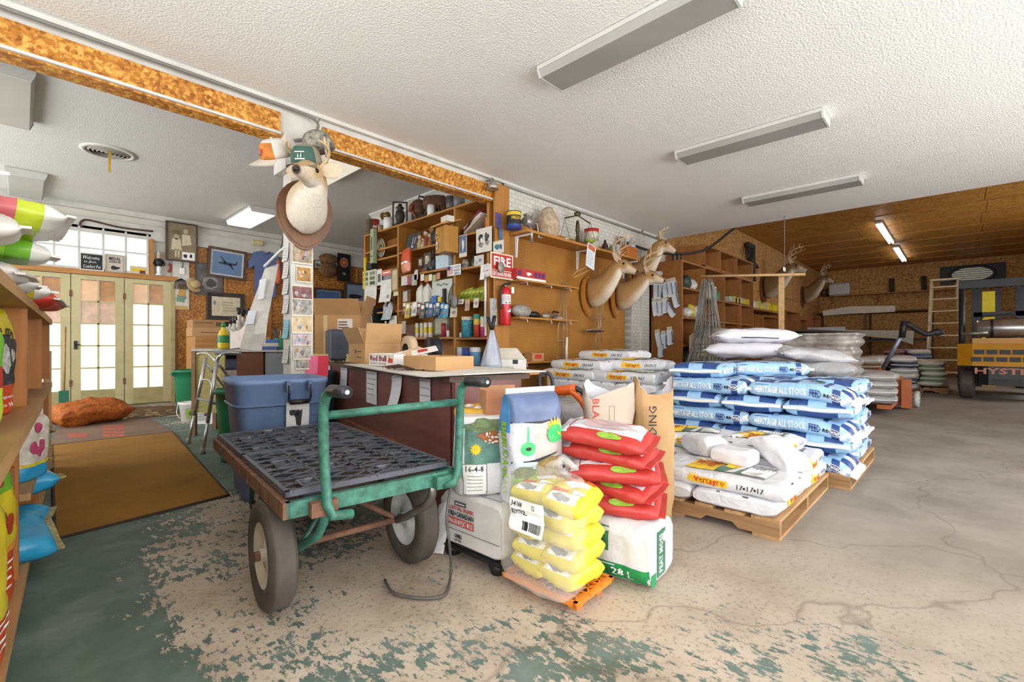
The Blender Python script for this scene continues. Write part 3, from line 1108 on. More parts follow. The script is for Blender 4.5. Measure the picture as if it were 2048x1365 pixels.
# curved struts from the rim to the axle
MB().tube([(-0.2,0.02,0.425),(-0.2,0.03,0.36),(-0.21,0.06,0.31),(-0.24,0.18,0.235),(-0.25,0.27,0.205)],0.017,GREENP,10).build('strut',ct)
MB().tube([(0.235,0.01,0.43),(0.24,0.02,0.37),(0.235,0.06,0.32),(0.215,0.2,0.235),(0.205,0.27,0.205)],0.017,STEEL,10).build('strut',ct)
MB().tube([(-0.2,0.27,0.22),(0.19,0.75,0.41)],0.012,GREEND,6).build('brace',ct)
MB().tube([(0.19,0.27,0.22),(-0.15,0.78,0.41)],0.012,RUST,6).build('brace',ct)
for sx in(-0.17,0.17):
 c_=(sx,1.13,0.15)
 wheel(ct,c_,0.15,0.06,RIMW)
 for s2 in(-0.045,0.045):
  MB().tube([(sx+s2,1.13,0.15),(sx+s2,1.06,0.34),(sx+s2*0.6,1.05,0.40)],0.012,GREEND,6).build('fork_arm',ct)
 MB().cbox((sx,1.05,0.405),(0.14,0.16,0.02),RUST).build('caster_plate',ct)
# push handle
hl=[(-0.13,-0.055,0.40),(-0.2,-0.06,0.41),(-0.215,-0.05,0.45),(-0.222,-0.04,0.60),(-0.225,-0.04,0.78),(-0.222,-0.055,0.82),(-0.218,-0.085,0.842),(-0.215,-0.13,0.848)]
hr=[(0.255,-0.03,0.42),(0.30,-0.05,0.425),(0.325,-0.045,0.47),(0.335,-0.04,0.60),(0.34,-0.04,0.78),(0.338,-0.055,0.82),(0.336,-0.085,0.845),(0.335,-0.13,0.852)]
h1=MB().tube(hl,0.0175,GREENP,12).build('handle_tube',ct)
h2=MB().tube(hr,0.0175,GREENP,12).build('handle_tube',ct)
MB().tube([(-0.222,-0.04,0.755),(0.338,-0.04,0.76)],0.015,GREENP,12).build('crossbar',ct)
GRIP=mat('#2c2d33',0.35,var=0.15)
MB().tube([(-0.217,-0.10,0.846),(-0.214,-0.225,0.850)],0.021,GRIP,14).build('grip',h1)
MB().tube([(0.336,-0.10,0.848),(0.333,-0.235,0.854)],0.021,GRIP,14).build('grip',h2)
MB().lathe([(0.008,0.0),(0.008,0.004)],STEEL,8,Matrix.Translation((-0.214,-0.226,0.85))@Matrix.Rotation(R(90),4,'X')).build('grip_end',h1)
MB().lathe([(0.008,0.0),(0.008,0.004)],STEEL,8,Matrix.Translation((0.333,-0.236,0.854))@Matrix.Rotation(R(90),4,'X')).build('grip_end',h2)
MB().cbox((-0.22,-0.02,0.435),(0.09,0.05,0.05),RUST).build('bracket',ct)
MB().cbox((0.27,-0.02,0.435),(0.09,0.05,0.05),GREENP).build('bracket',ct)
# ---- black lattice trays lying on the cart
def lattice_tray(label,loc,rz,w,l,mtl,z=0.055,step=0.085,cell=0.165,group=None):
 t=thing('lattice_tray',label,'tray',loc,rz,group)
 mb=MB()
 b_=0.016
 for(x0,y0,x1,y1)in((-w/2,-l/2,w/2,-l/2+b_),(-w/2,l/2-b_,w/2,l/2),(-w/2,-l/2,-w/2+b_,l/2),(w/2-b_,-l/2,w/2,l/2)):
  mb.box((x0,y0,z-0.02),(x1,y1,z),mtl)
 mb.build('tray_rim',t)
 mb=MB()
 nx, ny=max(2,round(w/cell)), max(2,round(l/cell))
 cw, ch=w/nx, l/ny
 for i in range(1,nx):
  x=-w/2+i*cw
  mb.box((x-0.005,-l/2,z-0.008),(x+0.005,l/2,z-0.001),mtl)
 for j in range(1,ny):
  y=-l/2+j*ch
  mb.box((-w/2,y-0.005,z-0.008),(w/2,y+0.005,z-0.001),mtl)
 mb.build('cross_ribs',t)
 mb=MB()
 th=0.0036
 n=int((w+l)/step)
 for sgn in(1,-1):
  for k in range(-n,n):
   c=k*step
   pts=[]
   for x in(-w/2,w/2):
    y=sgn*x*0.62+c
    pts.append((x,y))
   (xa,ya), (xb,yb)=pts
   def clip(xa,ya,xb,yb):
    t0, t1=0.0, 1.0
    dy=yb-ya
    for lim, s_ in((-l/2,1),(l/2,-1)):
     fa, fb=s_*(ya-lim), s_*(yb-lim)
     if fa<0 and fb<0:
      return None
     if fa<0:
      t0=max(t0,fa/(fa-fb))
     elif fb<0:
      t1=min(t1,fa/(fa-fb))
    if t0>=t1:
     return None
    return(xa+(xb-xa)*t0,ya+dy*t0,xa+(xb-xa)*t1,ya+dy*t1)
   q=clip(xa,ya,xb,yb)
   if q is None:
    continue
   a_, b2=Vector((q[0],q[1],z-0.0035)), Vector((q[2],q[3],z-0.0035))
   d=(b2-a_)
   if d.length<0.01:
    continue
   d.normalize()
   nn=Vector((-d.y,d.x,0))*th
   zz=Vector((0,0,0.0025))
   vs=[a_-nn-zz,a_+nn-zz,b2+nn-zz,b2-nn-zz,a_-nn+zz,a_+nn+zz,b2+nn+zz,b2-nn+zz]
   mb.add(vs,[(0,1,2,3),(4,7,6,5),(0,4,5,1),(1,5,6,2),(2,6,7,3),(3,7,4,0)],mtl)
 o=mb.build('lattice',t)
 o['kind']='stuff'
 for i in range(nx):
  for j in range(ny):
   if(i+j)%2==0:
    x, y=-w/2+(i+0.5)*cw, -l/2+(j+0.5)*ch
    x+=0.02 if i==0 else(-0.02 if i==nx-1 else 0)
    a_, c_=min(0.036,cw*0.3), min(0.045,ch*0.3)
    mb=MB()
    for(q,zz)in((1.0,z),(0.72,0.0)):
     pass
    top=[(x-a_,y-c_,z),(x+a_,y-c_,z),(x+a_,y+c_,z),(x-a_,y+c_,z)]
    ti=[(x-a_*.82,y-c_*.85,z),(x+a_*.82,y-c_*.85,z),(x+a_*.82,y+c_*.85,z),(x-a_*.82,y+c_*.85,z)]
    bi=[(x-a_*.6,y-c_*.6,0.006),(x+a_*.6,y-c_*.6,0.006),(x+a_*.6,y+c_*.6,0.006),(x-a_*.6,y+c_*.6,0.006)]
    bo_=[(x-a_*.72,y-c_*.72,0),(x+a_*.72,y-c_*.72,0),(x+a_*.72,y+c_*.72,0),(x-a_*.72,y+c_*.72,0)]
    vs=top+ti+bi+bo_
    fs=[]
    for r0, r1 in((0,4),(4,8),(0,12)):
     for k in range(4):
      m_=(k+1)%4
      fs.append((r0+k,r0+m_,r1+m_,r1+k))
    fs+=[(8,9,10,11),(12,15,14,13)]
    mb.add(vs,fs,mtl)
    mb.build('foot_cup',t)
 return t
lattice_tray('black plastic lattice tray on the near half of the cart',tuple(CTM@Vector((0,0.385,0.436))),R(-6),0.66,0.72,PLASTK,z=0.062,group='black trays on the cart')
lattice_tray('black plastic lattice tray on the far half of the cart',tuple(CTM@Vector((0.0,1.08,0.436))),R(-6),0.66,0.64,PLASTK,z=0.06,group='black trays on the cart')
# ---- thin grey cable lying from the cart handle to the floor
cab=[(1.32,1.70,0.46),(1.30,1.60,0.40)]
cab+=[tuple(at(903,965,2.0)),tuple(at(893,1035,1.95)),tuple(at(898,1080,1.9)),tuple(fl(902,1140,0.012)),tuple(fl(893,1185,0.012)),tuple(fl(865,1197,0.012)),tuple(fl(820,1195,0.012)),tuple(fl(785,1185,0.012)),tuple(fl(770,1160,0.012))]
def smooth_pts(p,n=4):
 p=[Vector(q)for q in p]
 out=[]
 for i in range(len(p)-1):
  p0, p1, p2, p3=p[max(i-1,0)], p[i], p[i+1], p[min(i+2,len(p)-1)]
  for k in range(n):
   t=k/n
   out.append(0.5*((2*p1)+(p2-p0)*t+(2*p0-5*p1+4*p2-p3)*t*t+(3*p1-p0-3*p2+p3)*t**3))
 out.append(p[-1])
 return out
tag(MB().tube(smooth_pts(cab),0.006,mat('#5a5854',0.6),6).build('cable'),'thin grey cable hanging from the cart and looping on the floor','cable')
# ================================================================= SACKS AND TRAYS IN THE MIDDLE FOREGROUND
# black feet tray under the peat bale
t=thing('plastic_skid','black plastic skid under the big grey peat bale','skid',(1.68,1.62,0),R(2))
for x in(-0.24,0,0.24):
 for y in(-0.15,0.15):
  MB().lathe([(0.035,0),(0.05,0.05)],BLK,10,Matrix.Translation((x,y,0)),True).build('foot',t)
MB().box((-0.29,-0.2,0.05),(0.29,0.2,0.062),BLK).build('skid_deck',t)
# peat bale: a compressed block
PEAT=mat('#d5d2cf',0.5,var=0.12,vs=7,bmp=0.3,bs=18)
pb=Bag(0.60,0.42,0.25,7.0,16.0,0.86,0.008,61,fr=5)
def peat_dec(b):
 qs, L=b.qs, b.L
 d=[]
 d+=d_frame(-0.26,-b.W*0.38,0.26,b.W*0.3,0.003,TK,1)
 d.append(d_rect(-0.20,-0.06,-0.02,0.0,mat('#6a6a66',0.6),2))
 d.append(d_rect(-0.17,-0.036,-0.05,-0.026,TW))
 d[-1]=(d[-1][0],d[-1][1],d[-1][2],3)
 d.append(d_text('ALL NATURAL',-0.05,0.05,0.2,0.09,mat('#c87f78',0.6),0.01))
 d+=d_frame(-0.12,-qs-0.1,0.2,-qs+0.1,0.003,TK,1)
 d.append(d_text('OMRI',-0.03,-qs-0.03,0.06,-qs+0.01,TK,0.02))
 return d
pt_=sack('peat_bale','big greyish-white plastic-wrapped peat moss bale under the standing bags',pb,PEAT,peat_dec(pb),(),(1.70,1.615,0.063),R(2),None,'bale')
# print on the end that faces the cart
pe_=plane_fn((-0.3015,0.0,0.0),(0,-1,0),(0,0,1))
TG2=mat('#6a6a66',0.6)
printed([d_rect(-0.10,0.19,-0.02,0.212,TG2,1),d_rect(-0.09,0.199,-0.03,0.203,TW,2),d_text('ALL NATURAL ORGANIC',-0.15,0.168,0.03,0.188,TRED,0.02),d_text('PURE+CANADIAN',-0.15,0.138,0.03,0.163,TK,0.03),d_rect(-0.15,0.098,0.03,0.132,TRED,1),d_text('SPHAGNUM PEAT MOSS',-0.145,0.102,0.025,0.128,TW,0.01),d_text('OMRI',-0.10,0.04,-0.05,0.06,TK,0.03),d_text('LISTED',-0.10,0.025,-0.05,0.036,TK,0.02),d_rect(-0.1,0.008,0.02,0.014,TK),d_rect(-0.19,0.075,0.19,0.078,TG2,1)],pe_,'end_print',pt_)
MB().add([(-0.304,0.15,0.20),(-0.31,0.2,0.17),(-0.33,0.22,0.06),(-0.36,0.24,-0.055),(-0.31,0.17,-0.058),(-0.303,0.15,0.05)],[(0,1,2,5),(5,2,3,4)],PW).build('torn_wrap',pt_)
# white 16-4-8 fertilizer bag, top rolled open
fb=Bag(0.36,0.34,0.22,3.6,9,0.75,0.010,71,bot=0.8,post=stand(0.36,0.22))
SUPW=mat('#e5e4e6',**POLY)
TEAL=mat('#5f8a80',0.5,var=0.35,vs=16)
def sup_dec(b):
 L=b.L
 d=[d_rect(-0.03,-0.03,0.15,0.14,TEAL,1)]
 d.append(d_ell(0.14,0.05,0.03,0.09,mat('#6d7f55',0.6,var=0.4,vs=40),2,wob=0.2,seed=2))
 d.append(d_poly([(0.10,0.09),(0.12,0.0),(0.085,-0.03),(0.05,-0.03),(0.07,0.05)],mat('#a8653a',0.6,var=0.3,vs=60),2))
 rr=random.Random(4)
 for k in range(26):
  d.append(d_ell(0.06+rr.random()*0.05,-0.025+rr.random()*0.075,0.004,0.004,TW,3,6))
 d.append(d_star(0.035,0.09,0.018,0.028,12,TYEL,3))
 d.append(d_rect(-0.17,0.04,-0.03,0.15,TW,2))
 d+=d_frame(-0.17,0.04,-0.03,0.15,0.002,TK,3)
 d.append(d_text('16-4-8',-0.065,0.055,-0.038,0.135,TK,0.01,0,-90))
 d[-1]=(d[-1][0],d[-1][1],d[-1][2],3)
 for k in range(5):
  d.append(d_rect(-0.15+k*0.016,0.06,-0.147+k*0.016,0.13,TGREY,3))
 d.append(d_poly([(-0.12,-0.125),(0.14,-0.11),(0.14,-0.13),(-0.12,-0.15)],mat('#d8b83a',0.6),1))
 d.append(d_text('Super',-0.09,-0.16,0.06,-0.11,mat('#8d2f4a',0.6),0.02,0,0))
 return d
# the front of this bag looks towards the cart corner
sp=sack('fertilizer_bag','white 16-4-8 fertilizer bag with rolled open top standing on the peat bale',fb,SUPW,sup_dec(fb),(),(1.545,1.625,0.312),R(-30),None,'bag')
mb=MB()
YP=mat('#e3b33c',0.5,var=0.2,vs=30)
for k in range(20):
 a=2*PI*k/20
mb.lathe([(0.9,0.0),(1.04,0.02),(1.06,0.06),(0.98,0.085),(0.9,0.06),(0.86,0.0)],YP,24,Matrix.Translation((0,0.11,0.315))@Matrix.Diagonal((0.145,0.105,0.8,1)),True,False)
mb.build('rolled_collar',sp)
mb=MB()
rr=random.Random(3)
for k in range(16):
 c=(rr.uniform(-0.10,0.08),0.11+rr.uniform(-0.07,0.07),0.365+rr.uniform(-0.01,0.02))
 mb.sphere(c,0.024,[mat('#d9a13c',0.6),mat('#c9584e',0.6),mat('#e6ddd2',0.6)][k%3],8,6,(1,1,0.5))
o=mb.build('wrapped_packets',sp)
o['kind']='stuff'
# torn carton in the mouth of that bag
KR=mat('#b98a63',0.8,var=0.12,vs=12)
KRD=mat('#a4714f',0.8,var=0.2,vs=9)
t=thing('torn_carton','torn reddish cardboard carton stuck in the mouth of the 16-4-8 bag','box',(1.60,1.60,0.66),R(-28))
CRT=mat('#bf7f5c',0.8,var=0.2,vs=9)
poly=[(-0.09,0),(0.09,0),(0.095,0.11),(0.055,0.115),(0.05,0.06),(0.035,0.085),(0.03,0.10),(-0.02,0.115),(-0.025,0.1),(-0.04,0.12),(-0.09,0.13)]
MB().prism(poly,0.004,CRT,Matrix.Translation((0,-0.06,0))).build('front_panel',t)
MB().box((-0.09,0.06,0),(0.09,0.064,0.14),KR).build('back_panel',t)
MB().box((-0.092,-0.06,0),(-0.088,0.064,0.125),KR).build('side_panel',t)
MB().box((0.088,-0.06,0),(0.092,0.064,0.115),KR).build('side_panel',t)
MB().box((-0.09,-0.06,0.0),(0.09,0.064,0.004),KR).build('bottom_panel',t)
# tall Bermudagrass seed bag
gb=Bag(0.475,0.27,0.17,4.2,7,0.12,0.012,81,bot=0.85,post=stand(0.475,0.17),flare=0.02)
G_BL=mat('#5f6f94',0.4,var=0.3,vs=7)
G_SKY=mat('#cfe0ee',0.4,var=0.15,vs=9)
G_LIME=mat('#86b52e',0.4,var=0.2,vs=9)
G_GREY=mat('#b7b4ae',0.4,var=0.15,vs=14)
G_LAV=mat('#c9cbdc',0.4,var=0.06)
G_EMB=mat('#3dbb6c',0.4,var=0.1)
G_ROCK=mat('#94804f',0.5,var=0.5,vs=40)
def ber_paint(x,q):
 if abs(q)>0.155:
  return G_LAV if x<0.08 else mat('#4f93d0',0.4,var=0.3,vs=8)
 if x>0.12:
  return G_BL
 if x>-0.05:
  return BW if q>0.04 else G_GREY
 if x>-0.10:
  return G_SKY
 return G_LIME
def ber_dec(b):
 d=[d_text('BERMUDAGRASS',-0.215,b.qs*1.02-0.024,0.09,b.qs*1.02+0.016,mat('#8fbf30',0.5),0.03,0,180)]
 d[-1]=d_text('BERMUDAGRASS',-0.215,b.qs-0.02,0.10,b.qs+0.02,mat('#86b52e',0.5),0.03,0,0)
 vs, fs, m_, l_=d[-1]
 d[-1]=([(-x-0.10,2*b.qs-y)for x,y in vs],fs,m_,2)
 d.append(d_ell(0.005,0.07,0.03,0.035,G_EMB,2))
 d.append(d_ell(0.005,0.07,0.008,0.014,TK,3))
 d.append(d_rect(0.03,0.066,0.10,0.074,G_EMB,2))
 d.append(d_star(0.075,-0.07,0.035,0.06,14,TYEL,2))
 d.append(d_ell(0.06,-0.07,0.04,0.05,G_EMB,3))
 d.append(d_poly([(0.12,0.15),(0.115,0.0),(0.13,-0.15),(0.123,-0.15),(0.108,0.0),(0.113,0.15)],TK,2))
 d.append(d_poly([(-0.052,0.15),(-0.045,0.02),(-0.01,-0.15),(-0.018,-0.15),(-0.053,0.02),(-0.06,0.15)],TK,2))
 d.append(d_ell(-0.085,-0.06,0.045,0.085,G_ROCK,2,22,0.15,5))
 d.append(d_ell(-0.095,0.09,0.022,0.06,mat('#5d6b2f',0.6,var=0.5,vs=50),2,22,0.3,6))
 d.append(d_rect(-0.15,-0.04,-0.147,0.14,BW,2))
 d.append(d_text('NET',-0.222,0.03,-0.195,0.10,TW,0.02,0,-90))
 return d
sack('seed_bag','tall colourful grass seed bag lettered down its edge, standing on the peat bale',gb,ber_paint,ber_dec(gb),((1,PW),),(1.585,1.40,0.312),R(-14),None,'bag')
# orange lattice tray, clear bag with yellow packets
ORG=mat('#e0812a',0.45,var=0.15,vs=10)
lattice_tray('small orange plastic lattice tray on the floor',(1.525,1.20,0),R(2),0.27,0.37,ORG,z=0.055,step=0.05,cell=0.09)
YK=mat('#e2cf3a',0.45,var=0.12,vs=14)
pk0=None
spots=[]
for k in range(5):
 for j in range(2):
  spots.append((1.53+(0.004 if k%2 else-0.004),1.125+0.155*j,0.058+k*0.072,k,j))
lev=('bottom','second','third','fourth','top')
for(x,y,z,k,j)in spots:
 lab='yellow seed packet in the clear bag, %s layer, %s half'%(lev[k],('aisle','cart')[j])
 if pk0 is None:
  kb=Bag(0.175,0.22,0.082,3.4,6,0.35,0.012,91,fr=12)
  dd=[d_rect(-0.06,-0.11,0.06,-0.055,TW,1),d_ell(-0.01,-0.085,0.03,0.02,TGREY,2,wob=0.3),d_rect(-0.07,-0.05,0.0,-0.03,mat('#d5632f',0.5),1),d_rect(0.02,-0.055,0.07,-0.03,TW,2),d_ell(0.0,0.03,0.05,0.03,TW,1,wob=0.3),d_rect(-0.07,0.055,0.07,0.095,mat('#d5632f',0.5),1)]
  pk0=sack('seed_packet',lab,kb,YK,dd,(),(x,y,z),R(-90),'yellow packets in the clear bag','packet',na=14,ns=24)
 else:
  dup(pk0,(x+rnd.uniform(-.012,.012),y,z),None,lab,rot=(R(rnd.uniform(-7,7)),R(rnd.uniform(-9,9)),R(-90+rnd.uniform(-14,14))))
def film_mat(name,c,a):
 m, nt, b=newmat(name)
 b.inputs['Base Color'].default_value=(*lin(c),1)
 b.inputs['Roughness'].default_value=0.1
 b.inputs['Alpha'].default_value=a
 v=coords(nt)
 bump(nt,b,noise_t(nt,v,22,4,0.6,1.0),0.6,0.01)
 return m
FILM=film_mat('clear_film','#e0deda',0.22)
cb_=Bag(0.44,0.33,0.22,4.0,8,0.25,0.018,95,bot=0.92,post=stand(0.44,0.22),fr=9)
t=thing('clear_bag','clear plastic bag full of yellow packets on the orange tray','bag',(1.44,1.20,0.058),R(-88))
cb_.mesh(lambda x,q:FILM,30,44).build('film',t)
lab_d=[d_rect(0.00,-0.08,0.125,0.085,TW,2),d_text('34188',0.095,0.01,0.115,0.075,TK,0.01,0,-90),d_text('12',0.095,-0.04,0.115,-0.02,TK,0.01,0,-90),d_text('B297702',0.066,0.0,0.086,0.07,TK,0.02,0,-90)]
lab_d=[(a,b,c,3)if i else(a,b,c,2)for i,(a,b,c,l)in enumerate(lab_d)]
yy=-0.07
rr=random.Random(8)
while yy<0.01:
 w_=rr.choice((0.0016,0.003,0.0045))
 lab_d.append(d_rect(0.012,yy,0.045,yy+w_,TK,3))
 yy+=w_+rr.choice((0.0018,0.003))
printed(lab_d,cb_.pt,'shipping_label',t,0.0025)
mb=MB()
for k in range(3):
 a=0.5+k*0.9
 mb.tube(smooth_pts([(-0.06+0.05*k,0.12,0.40),(-0.03+0.03*k,0.07,0.44),(0.02,0.10,0.46+0.01*k),(0.06,0.14,0.43)]),0.012,FILM,8)
mb.build('knotted_top',t)
# white and green 28 litre peat bag with a pile of red bags on it
PG=mat('#1f8a50',0.45,var=0.15)
PGD=mat('#3c7a5a',0.5,var=0.2)
mg=Bag(0.30,0.27,0.25,5.0,12,0.8,0.012,101,fr=7)
def moss_paint(x,q):
 return BW
def moss_dec(b):
 qs=b.qs
 d=[]
 d.append(d_rect(-0.15,-qs-0.115,0.15,-qs-0.045,PG,1))
 d.append(d_text('28 L',-0.02,-qs-0.098,0.08,-qs-0.062,TW,0.02))
 d.append(d_rect(-0.14,-qs-0.053,0.0,-qs-0.049,TW,3))
 d.append(d_rect(-0.15,-qs+0.0,-0.03,-qs+0.1,PGD,1))
 d.append(d_text('S',-0.14,-qs+0.035,-0.115,-qs+0.065,TW,0.02))
 return d
mo=sack('moss_bag','white and green twenty-eight litre peat moss bag on the floor under red bags',mg,moss_paint,moss_dec(mg),(),(1.86,1.06,0.002),R(-85),None,'bag')
ef=plane_fn((0.151,0,0),(0,1,0),(0,0,1))
printed([d_rect(-0.06,0.03,0.03,0.22,PGD,1),d_text('PEAT MOSS',-0.04,0.045,0.0,0.205,TW,0.02,0,90),d_rect(-0.12,0.01,-0.07,0.06,PG,1),d_ell(0.015,0.185,0.015,0.022,TW,2)],ef,'end_print',mo)
RD=mat('#b93732',0.42,var=0.12,vs=10,bmp=0.25,bs=20)
RDL=mat('#d9615a',0.42,var=0.12,vs=10)
rb=Bag(0.40,0.29,0.085,3.0,4.5,0.06,0.011,111,bend=0.5,bx=0.08,fr=9)
def red_paint(x,q):
 if abs(q)<0.10 and x>-0.14:
  return BW if x<0.17 else RD
 return RD
def red_dec(b):
 d=[d_lines(-0.10,-0.07,0.12,0.08,7,mat('#d88f88',0.6),2,0.3,9),d_ell(0.04,-0.125,0.055,0.016,mat('#86ad3a',0.5),2),d_rect(-0.19,-0.14,-0.15,0.14,BW,1)]
 return d
r0=sack('red_bag','topmost red bag with white panel on the red pile',rb,red_paint,red_dec(rb),((-1,BW),(1,RD)),(1.86,1.18,0.545),0,'red bags in a pile','bag',rot=(R(4),R(6),R(-72)))
zz=0.253
for k, (dx,dy,rz)in enumerate(((0.0,0.02,-66),(0.02,0.05,-80),(-0.01,0.02,-60),(0.015,0.06,-76))):
 dup(r0,(1.88+dx,1.12+dy,zz),None,'red bag in the pile on the peat moss bag, %s from the bottom'%('first','second','third','fourth')[k],rot=(R(3),R(4*(k%2)),R(rz)))
 zz+=0.072
# two open kraft bird seed bags
KW=mat('#c4b6a5',0.75,var=0.1,vs=6,bmp=0.35,bs=9)
KB=mat('#b89468',0.8,var=0.12,vs=6,bmp=0.35,bs=9)
def open_bag(name,label,loc,rz,L,W,D,m_,inner,seed,dec,bulge=0.02,top=()):
 t=thing(name,label,'bag',loc,rz)
 nz, n=14, 28
 rg=[]
 for j in range(nz+1):
  v=j/nz
  ring=[]
  for i in range(n):
   a=2*PI*i/n
   e=2/4.2
   cx=math.copysign(abs(math.cos(a))**e,math.cos(a))
   cy=math.copysign(abs(math.sin(a))**e,math.sin(a))
   w=W/2*(1+0.06*v)
   d=D/2*(1+bulge*6*math.sin(PI*min(1,v*1.1)))*(1-0.45*max(0,v-0.55))
   nn=0.02*noise.noise(Vector((cx*2+seed,cy*2,v*5)))
   zz=L*v
   if v==1:
    zz+=0.05*math.sin(a*2+seed)+0.03*noise.noise(Vector((a*2,seed,0)))
   ring.append(Vector((cx*(w+nn),cy*(d+nn),zz)))
  rg.append(ring)
 mb=MB().loft(rg,m_,True,False)
 mb.f.append(list(range(n)))
 mb.mi.append(0)
 mb.sm.append(False)
 mb.build('paper_body',t)
 inr=[[Vector((p.x*0.97,p.y*0.97,p.z))for p in r_]for r_ in rg[7:]]
 MB().loft(inr,inner,True,False).build('lining',t)
 if dec:
  fn=plane_fn((0,-D/2*1.16-0.012,0),(1,0,0),(0,0,1))
  printed(dec,fn,'print',t)
 return t
open_bag('kraft_bag','open beige paper seed bag with red upright lettering behind the red bags',(2.34,1.47,0),R(-44),0.74,0.26,0.17,KW,PW,3,[d_text('BLACK',-0.115,0.50,-0.075,0.70,TRED,0.01,0,-90),d_frame(-0.02,0.56,0.01,0.66,0.002,TK),d_lines(0.03,0.50,0.1,0.56,4,TGREY)])
open_bag('kraft_bag','open brown kraft paper feed bag with dark upright lettering, right of the beige one',(2.50,1.27,0),R(-44),0.77,0.20,0.15,KB,PW,8,[d_text('D FEEDING',-0.06,0.34,-0.015,0.66,TK,0.01,0,90)])
# grey bag and stacked small sacks behind, below the trimmer
sk=Bag(0.55,0.38,0.16,2.8,5,0.2,0.014,121)
s1=sack('grey_feed_bag','upper grey bag with green corner under the orange trimmer',sk,lambda x,q:mat('#6f8a6c',0.45)if x>0.16 and abs(q)<0.2 else GD,[d_frame(-0.15,-0.1,0.1,0.06,0.004,TGREY),d_rect(-0.12,-0.02,0.06,0.0,TGREY)],((-1,None),(1,None)),(2.72,2.08,0.44),R(-60),'grey bags under the trimmer')
dup(s1,(2.74,2.1,0.29),R(-52),'middle grey bag in the small heap under the orange trimmer')
dup(s1,(2.71,2.07,0.14),R(-66),'lower grey bag in the small heap under the orange trimmer')
dup(s1,(2.73,2.09,0.0),R(-57),'grey bag on the floor in the small heap under the orange trimmer')
# orange string trimmer lying over the bags
OG=mat('#e0641f',0.4,var=0.08)
DK=mat('#33343a',0.45,var=0.15)
t=thing('string_trimmer','orange and black string trimmer lying across the bags','trimmer',tuple(at(1120,790,3.05)))
def W3(px,py,t_):
 return tuple(at(px,py,t_))
MB().tube([W3(1030,786,3.15),W3(1100,785,3.05)],0.016,STEEL,10).build('shaft',t,world=True)
MB().tube([W3(1028,784,3.17),W3(1036,786,3.14)],0.024,mat('#a87a4c',0.5),10).build('shaft_collar',t,world=True)
MB().tube([W3(1098,785,3.05),W3(1110,783,3.03),W3(1140,780,3.0),W3(1152,778,2.98)],[0.02,0.028,0.034,0.03],OG,12).build('motor_housing',t,world=True)
MB().tube(smooth_pts([W3(1140,782,2.98),W3(1156,795,2.97),W3(1170,815,2.96),W3(1173,830,2.96)]),0.02,OG,10).build('rear_handle',t,world=True)
MB().tube(smooth_pts([W3(1150,776,2.98),W3(1165,785,2.97),W3(1178,800,2.96)]),0.017,DK,10).build('grip',t,world=True)
MB().tube(smooth_pts([W3(1090,790,3.06),W3(1080,775,3.06),W3(1079,755,3.06),W3(1086,747,3.06),W3(1098,748,3.06),W3(1104,760,3.06),W3(1106,782,3.06)],5),0.012,DK,8).build('loop_handle',t,world=True)
# ================================================================= BROWN COUNTER AND WHAT STANDS ON IT
CA=Vector((1.60,1.975,0))
CRZ=R(-11.3)
CM=Matrix.Translation(CA)@Matrix.Rotation(CRZ,4,'Z')
CTOP=0.835
MAH=wood('#8a5a52','#6b423d',1,0.5,0.3)
MAHZ=wood('#7d3c30','#56251f',2,0.6,0.3)
t=thing('counter','dark reddish-brown wooden counter with notes taped along its front','counter',CA,CRZ)
MB().box((0,0,0.06),(0.02,2.85,0.80),MAH).build('front_panel',t)
MB().box((0,0,0.06),(0.46,0.02,0.80),MAHZ).build('end_panel',t)
MB().box((0,2.83,0.06),(0.46,2.85,0.80),MAHZ).build('end_panel',t)
MB().box((-0.03,-0.03,0.80),(0.5,2.9,0.83),mat('#5f4536',0.5,var=0.2)).build('counter_top',t)
MB().box((0.44,0.02,0.06),(0.46,2.83,0.8),MAH).build('back_panel',t)
MB().box((-0.05,-0.02,0.0),(0.46,2.85,0.06),wood('#8d6a52','#6b4c39',1)).build('plinth',t)
MB().box((-0.04,0.03,0.30),(0.0,2.85,0.345),wood('#9b7158','#7a543f',1)).build('rub_rail',t)
# white card sheet lying on the counter
def on_counter(x,y,z=CTOP):
 return CM@Vector((x,y,z))
mb=MB()
CARD=mat('#dcd8cf',0.7,var=0.06,vs=5)
pts=[(-0.09,1.75),(-0.10,1.2),(-0.11,0.6),(-0.12,0.1),(-0.02,-0.16),(0.25,-0.14),(0.52,-0.16),(0.54,0.4),(0.53,1.75)]
n=len(pts)
top=[(x,y,CTOP+0.006+(0.01 if y<0 else 0.0)-(0.012 if x<-0.1 else 0))for x,y in pts]
bot=[(x,y,z-0.006)for x,y,z in top]
mb.add(top+bot,[tuple(range(n)),tuple(range(2*n-1,n-1,-1))]+[(i,i+n,(i+1)%n+n,(i+1)%n)for i in range(n)],CARD)
tag(mb.build('card_sheet',None,CA,(0,0,CRZ)),'large white card sheet lying on the brown counter and hanging over its edge','card')
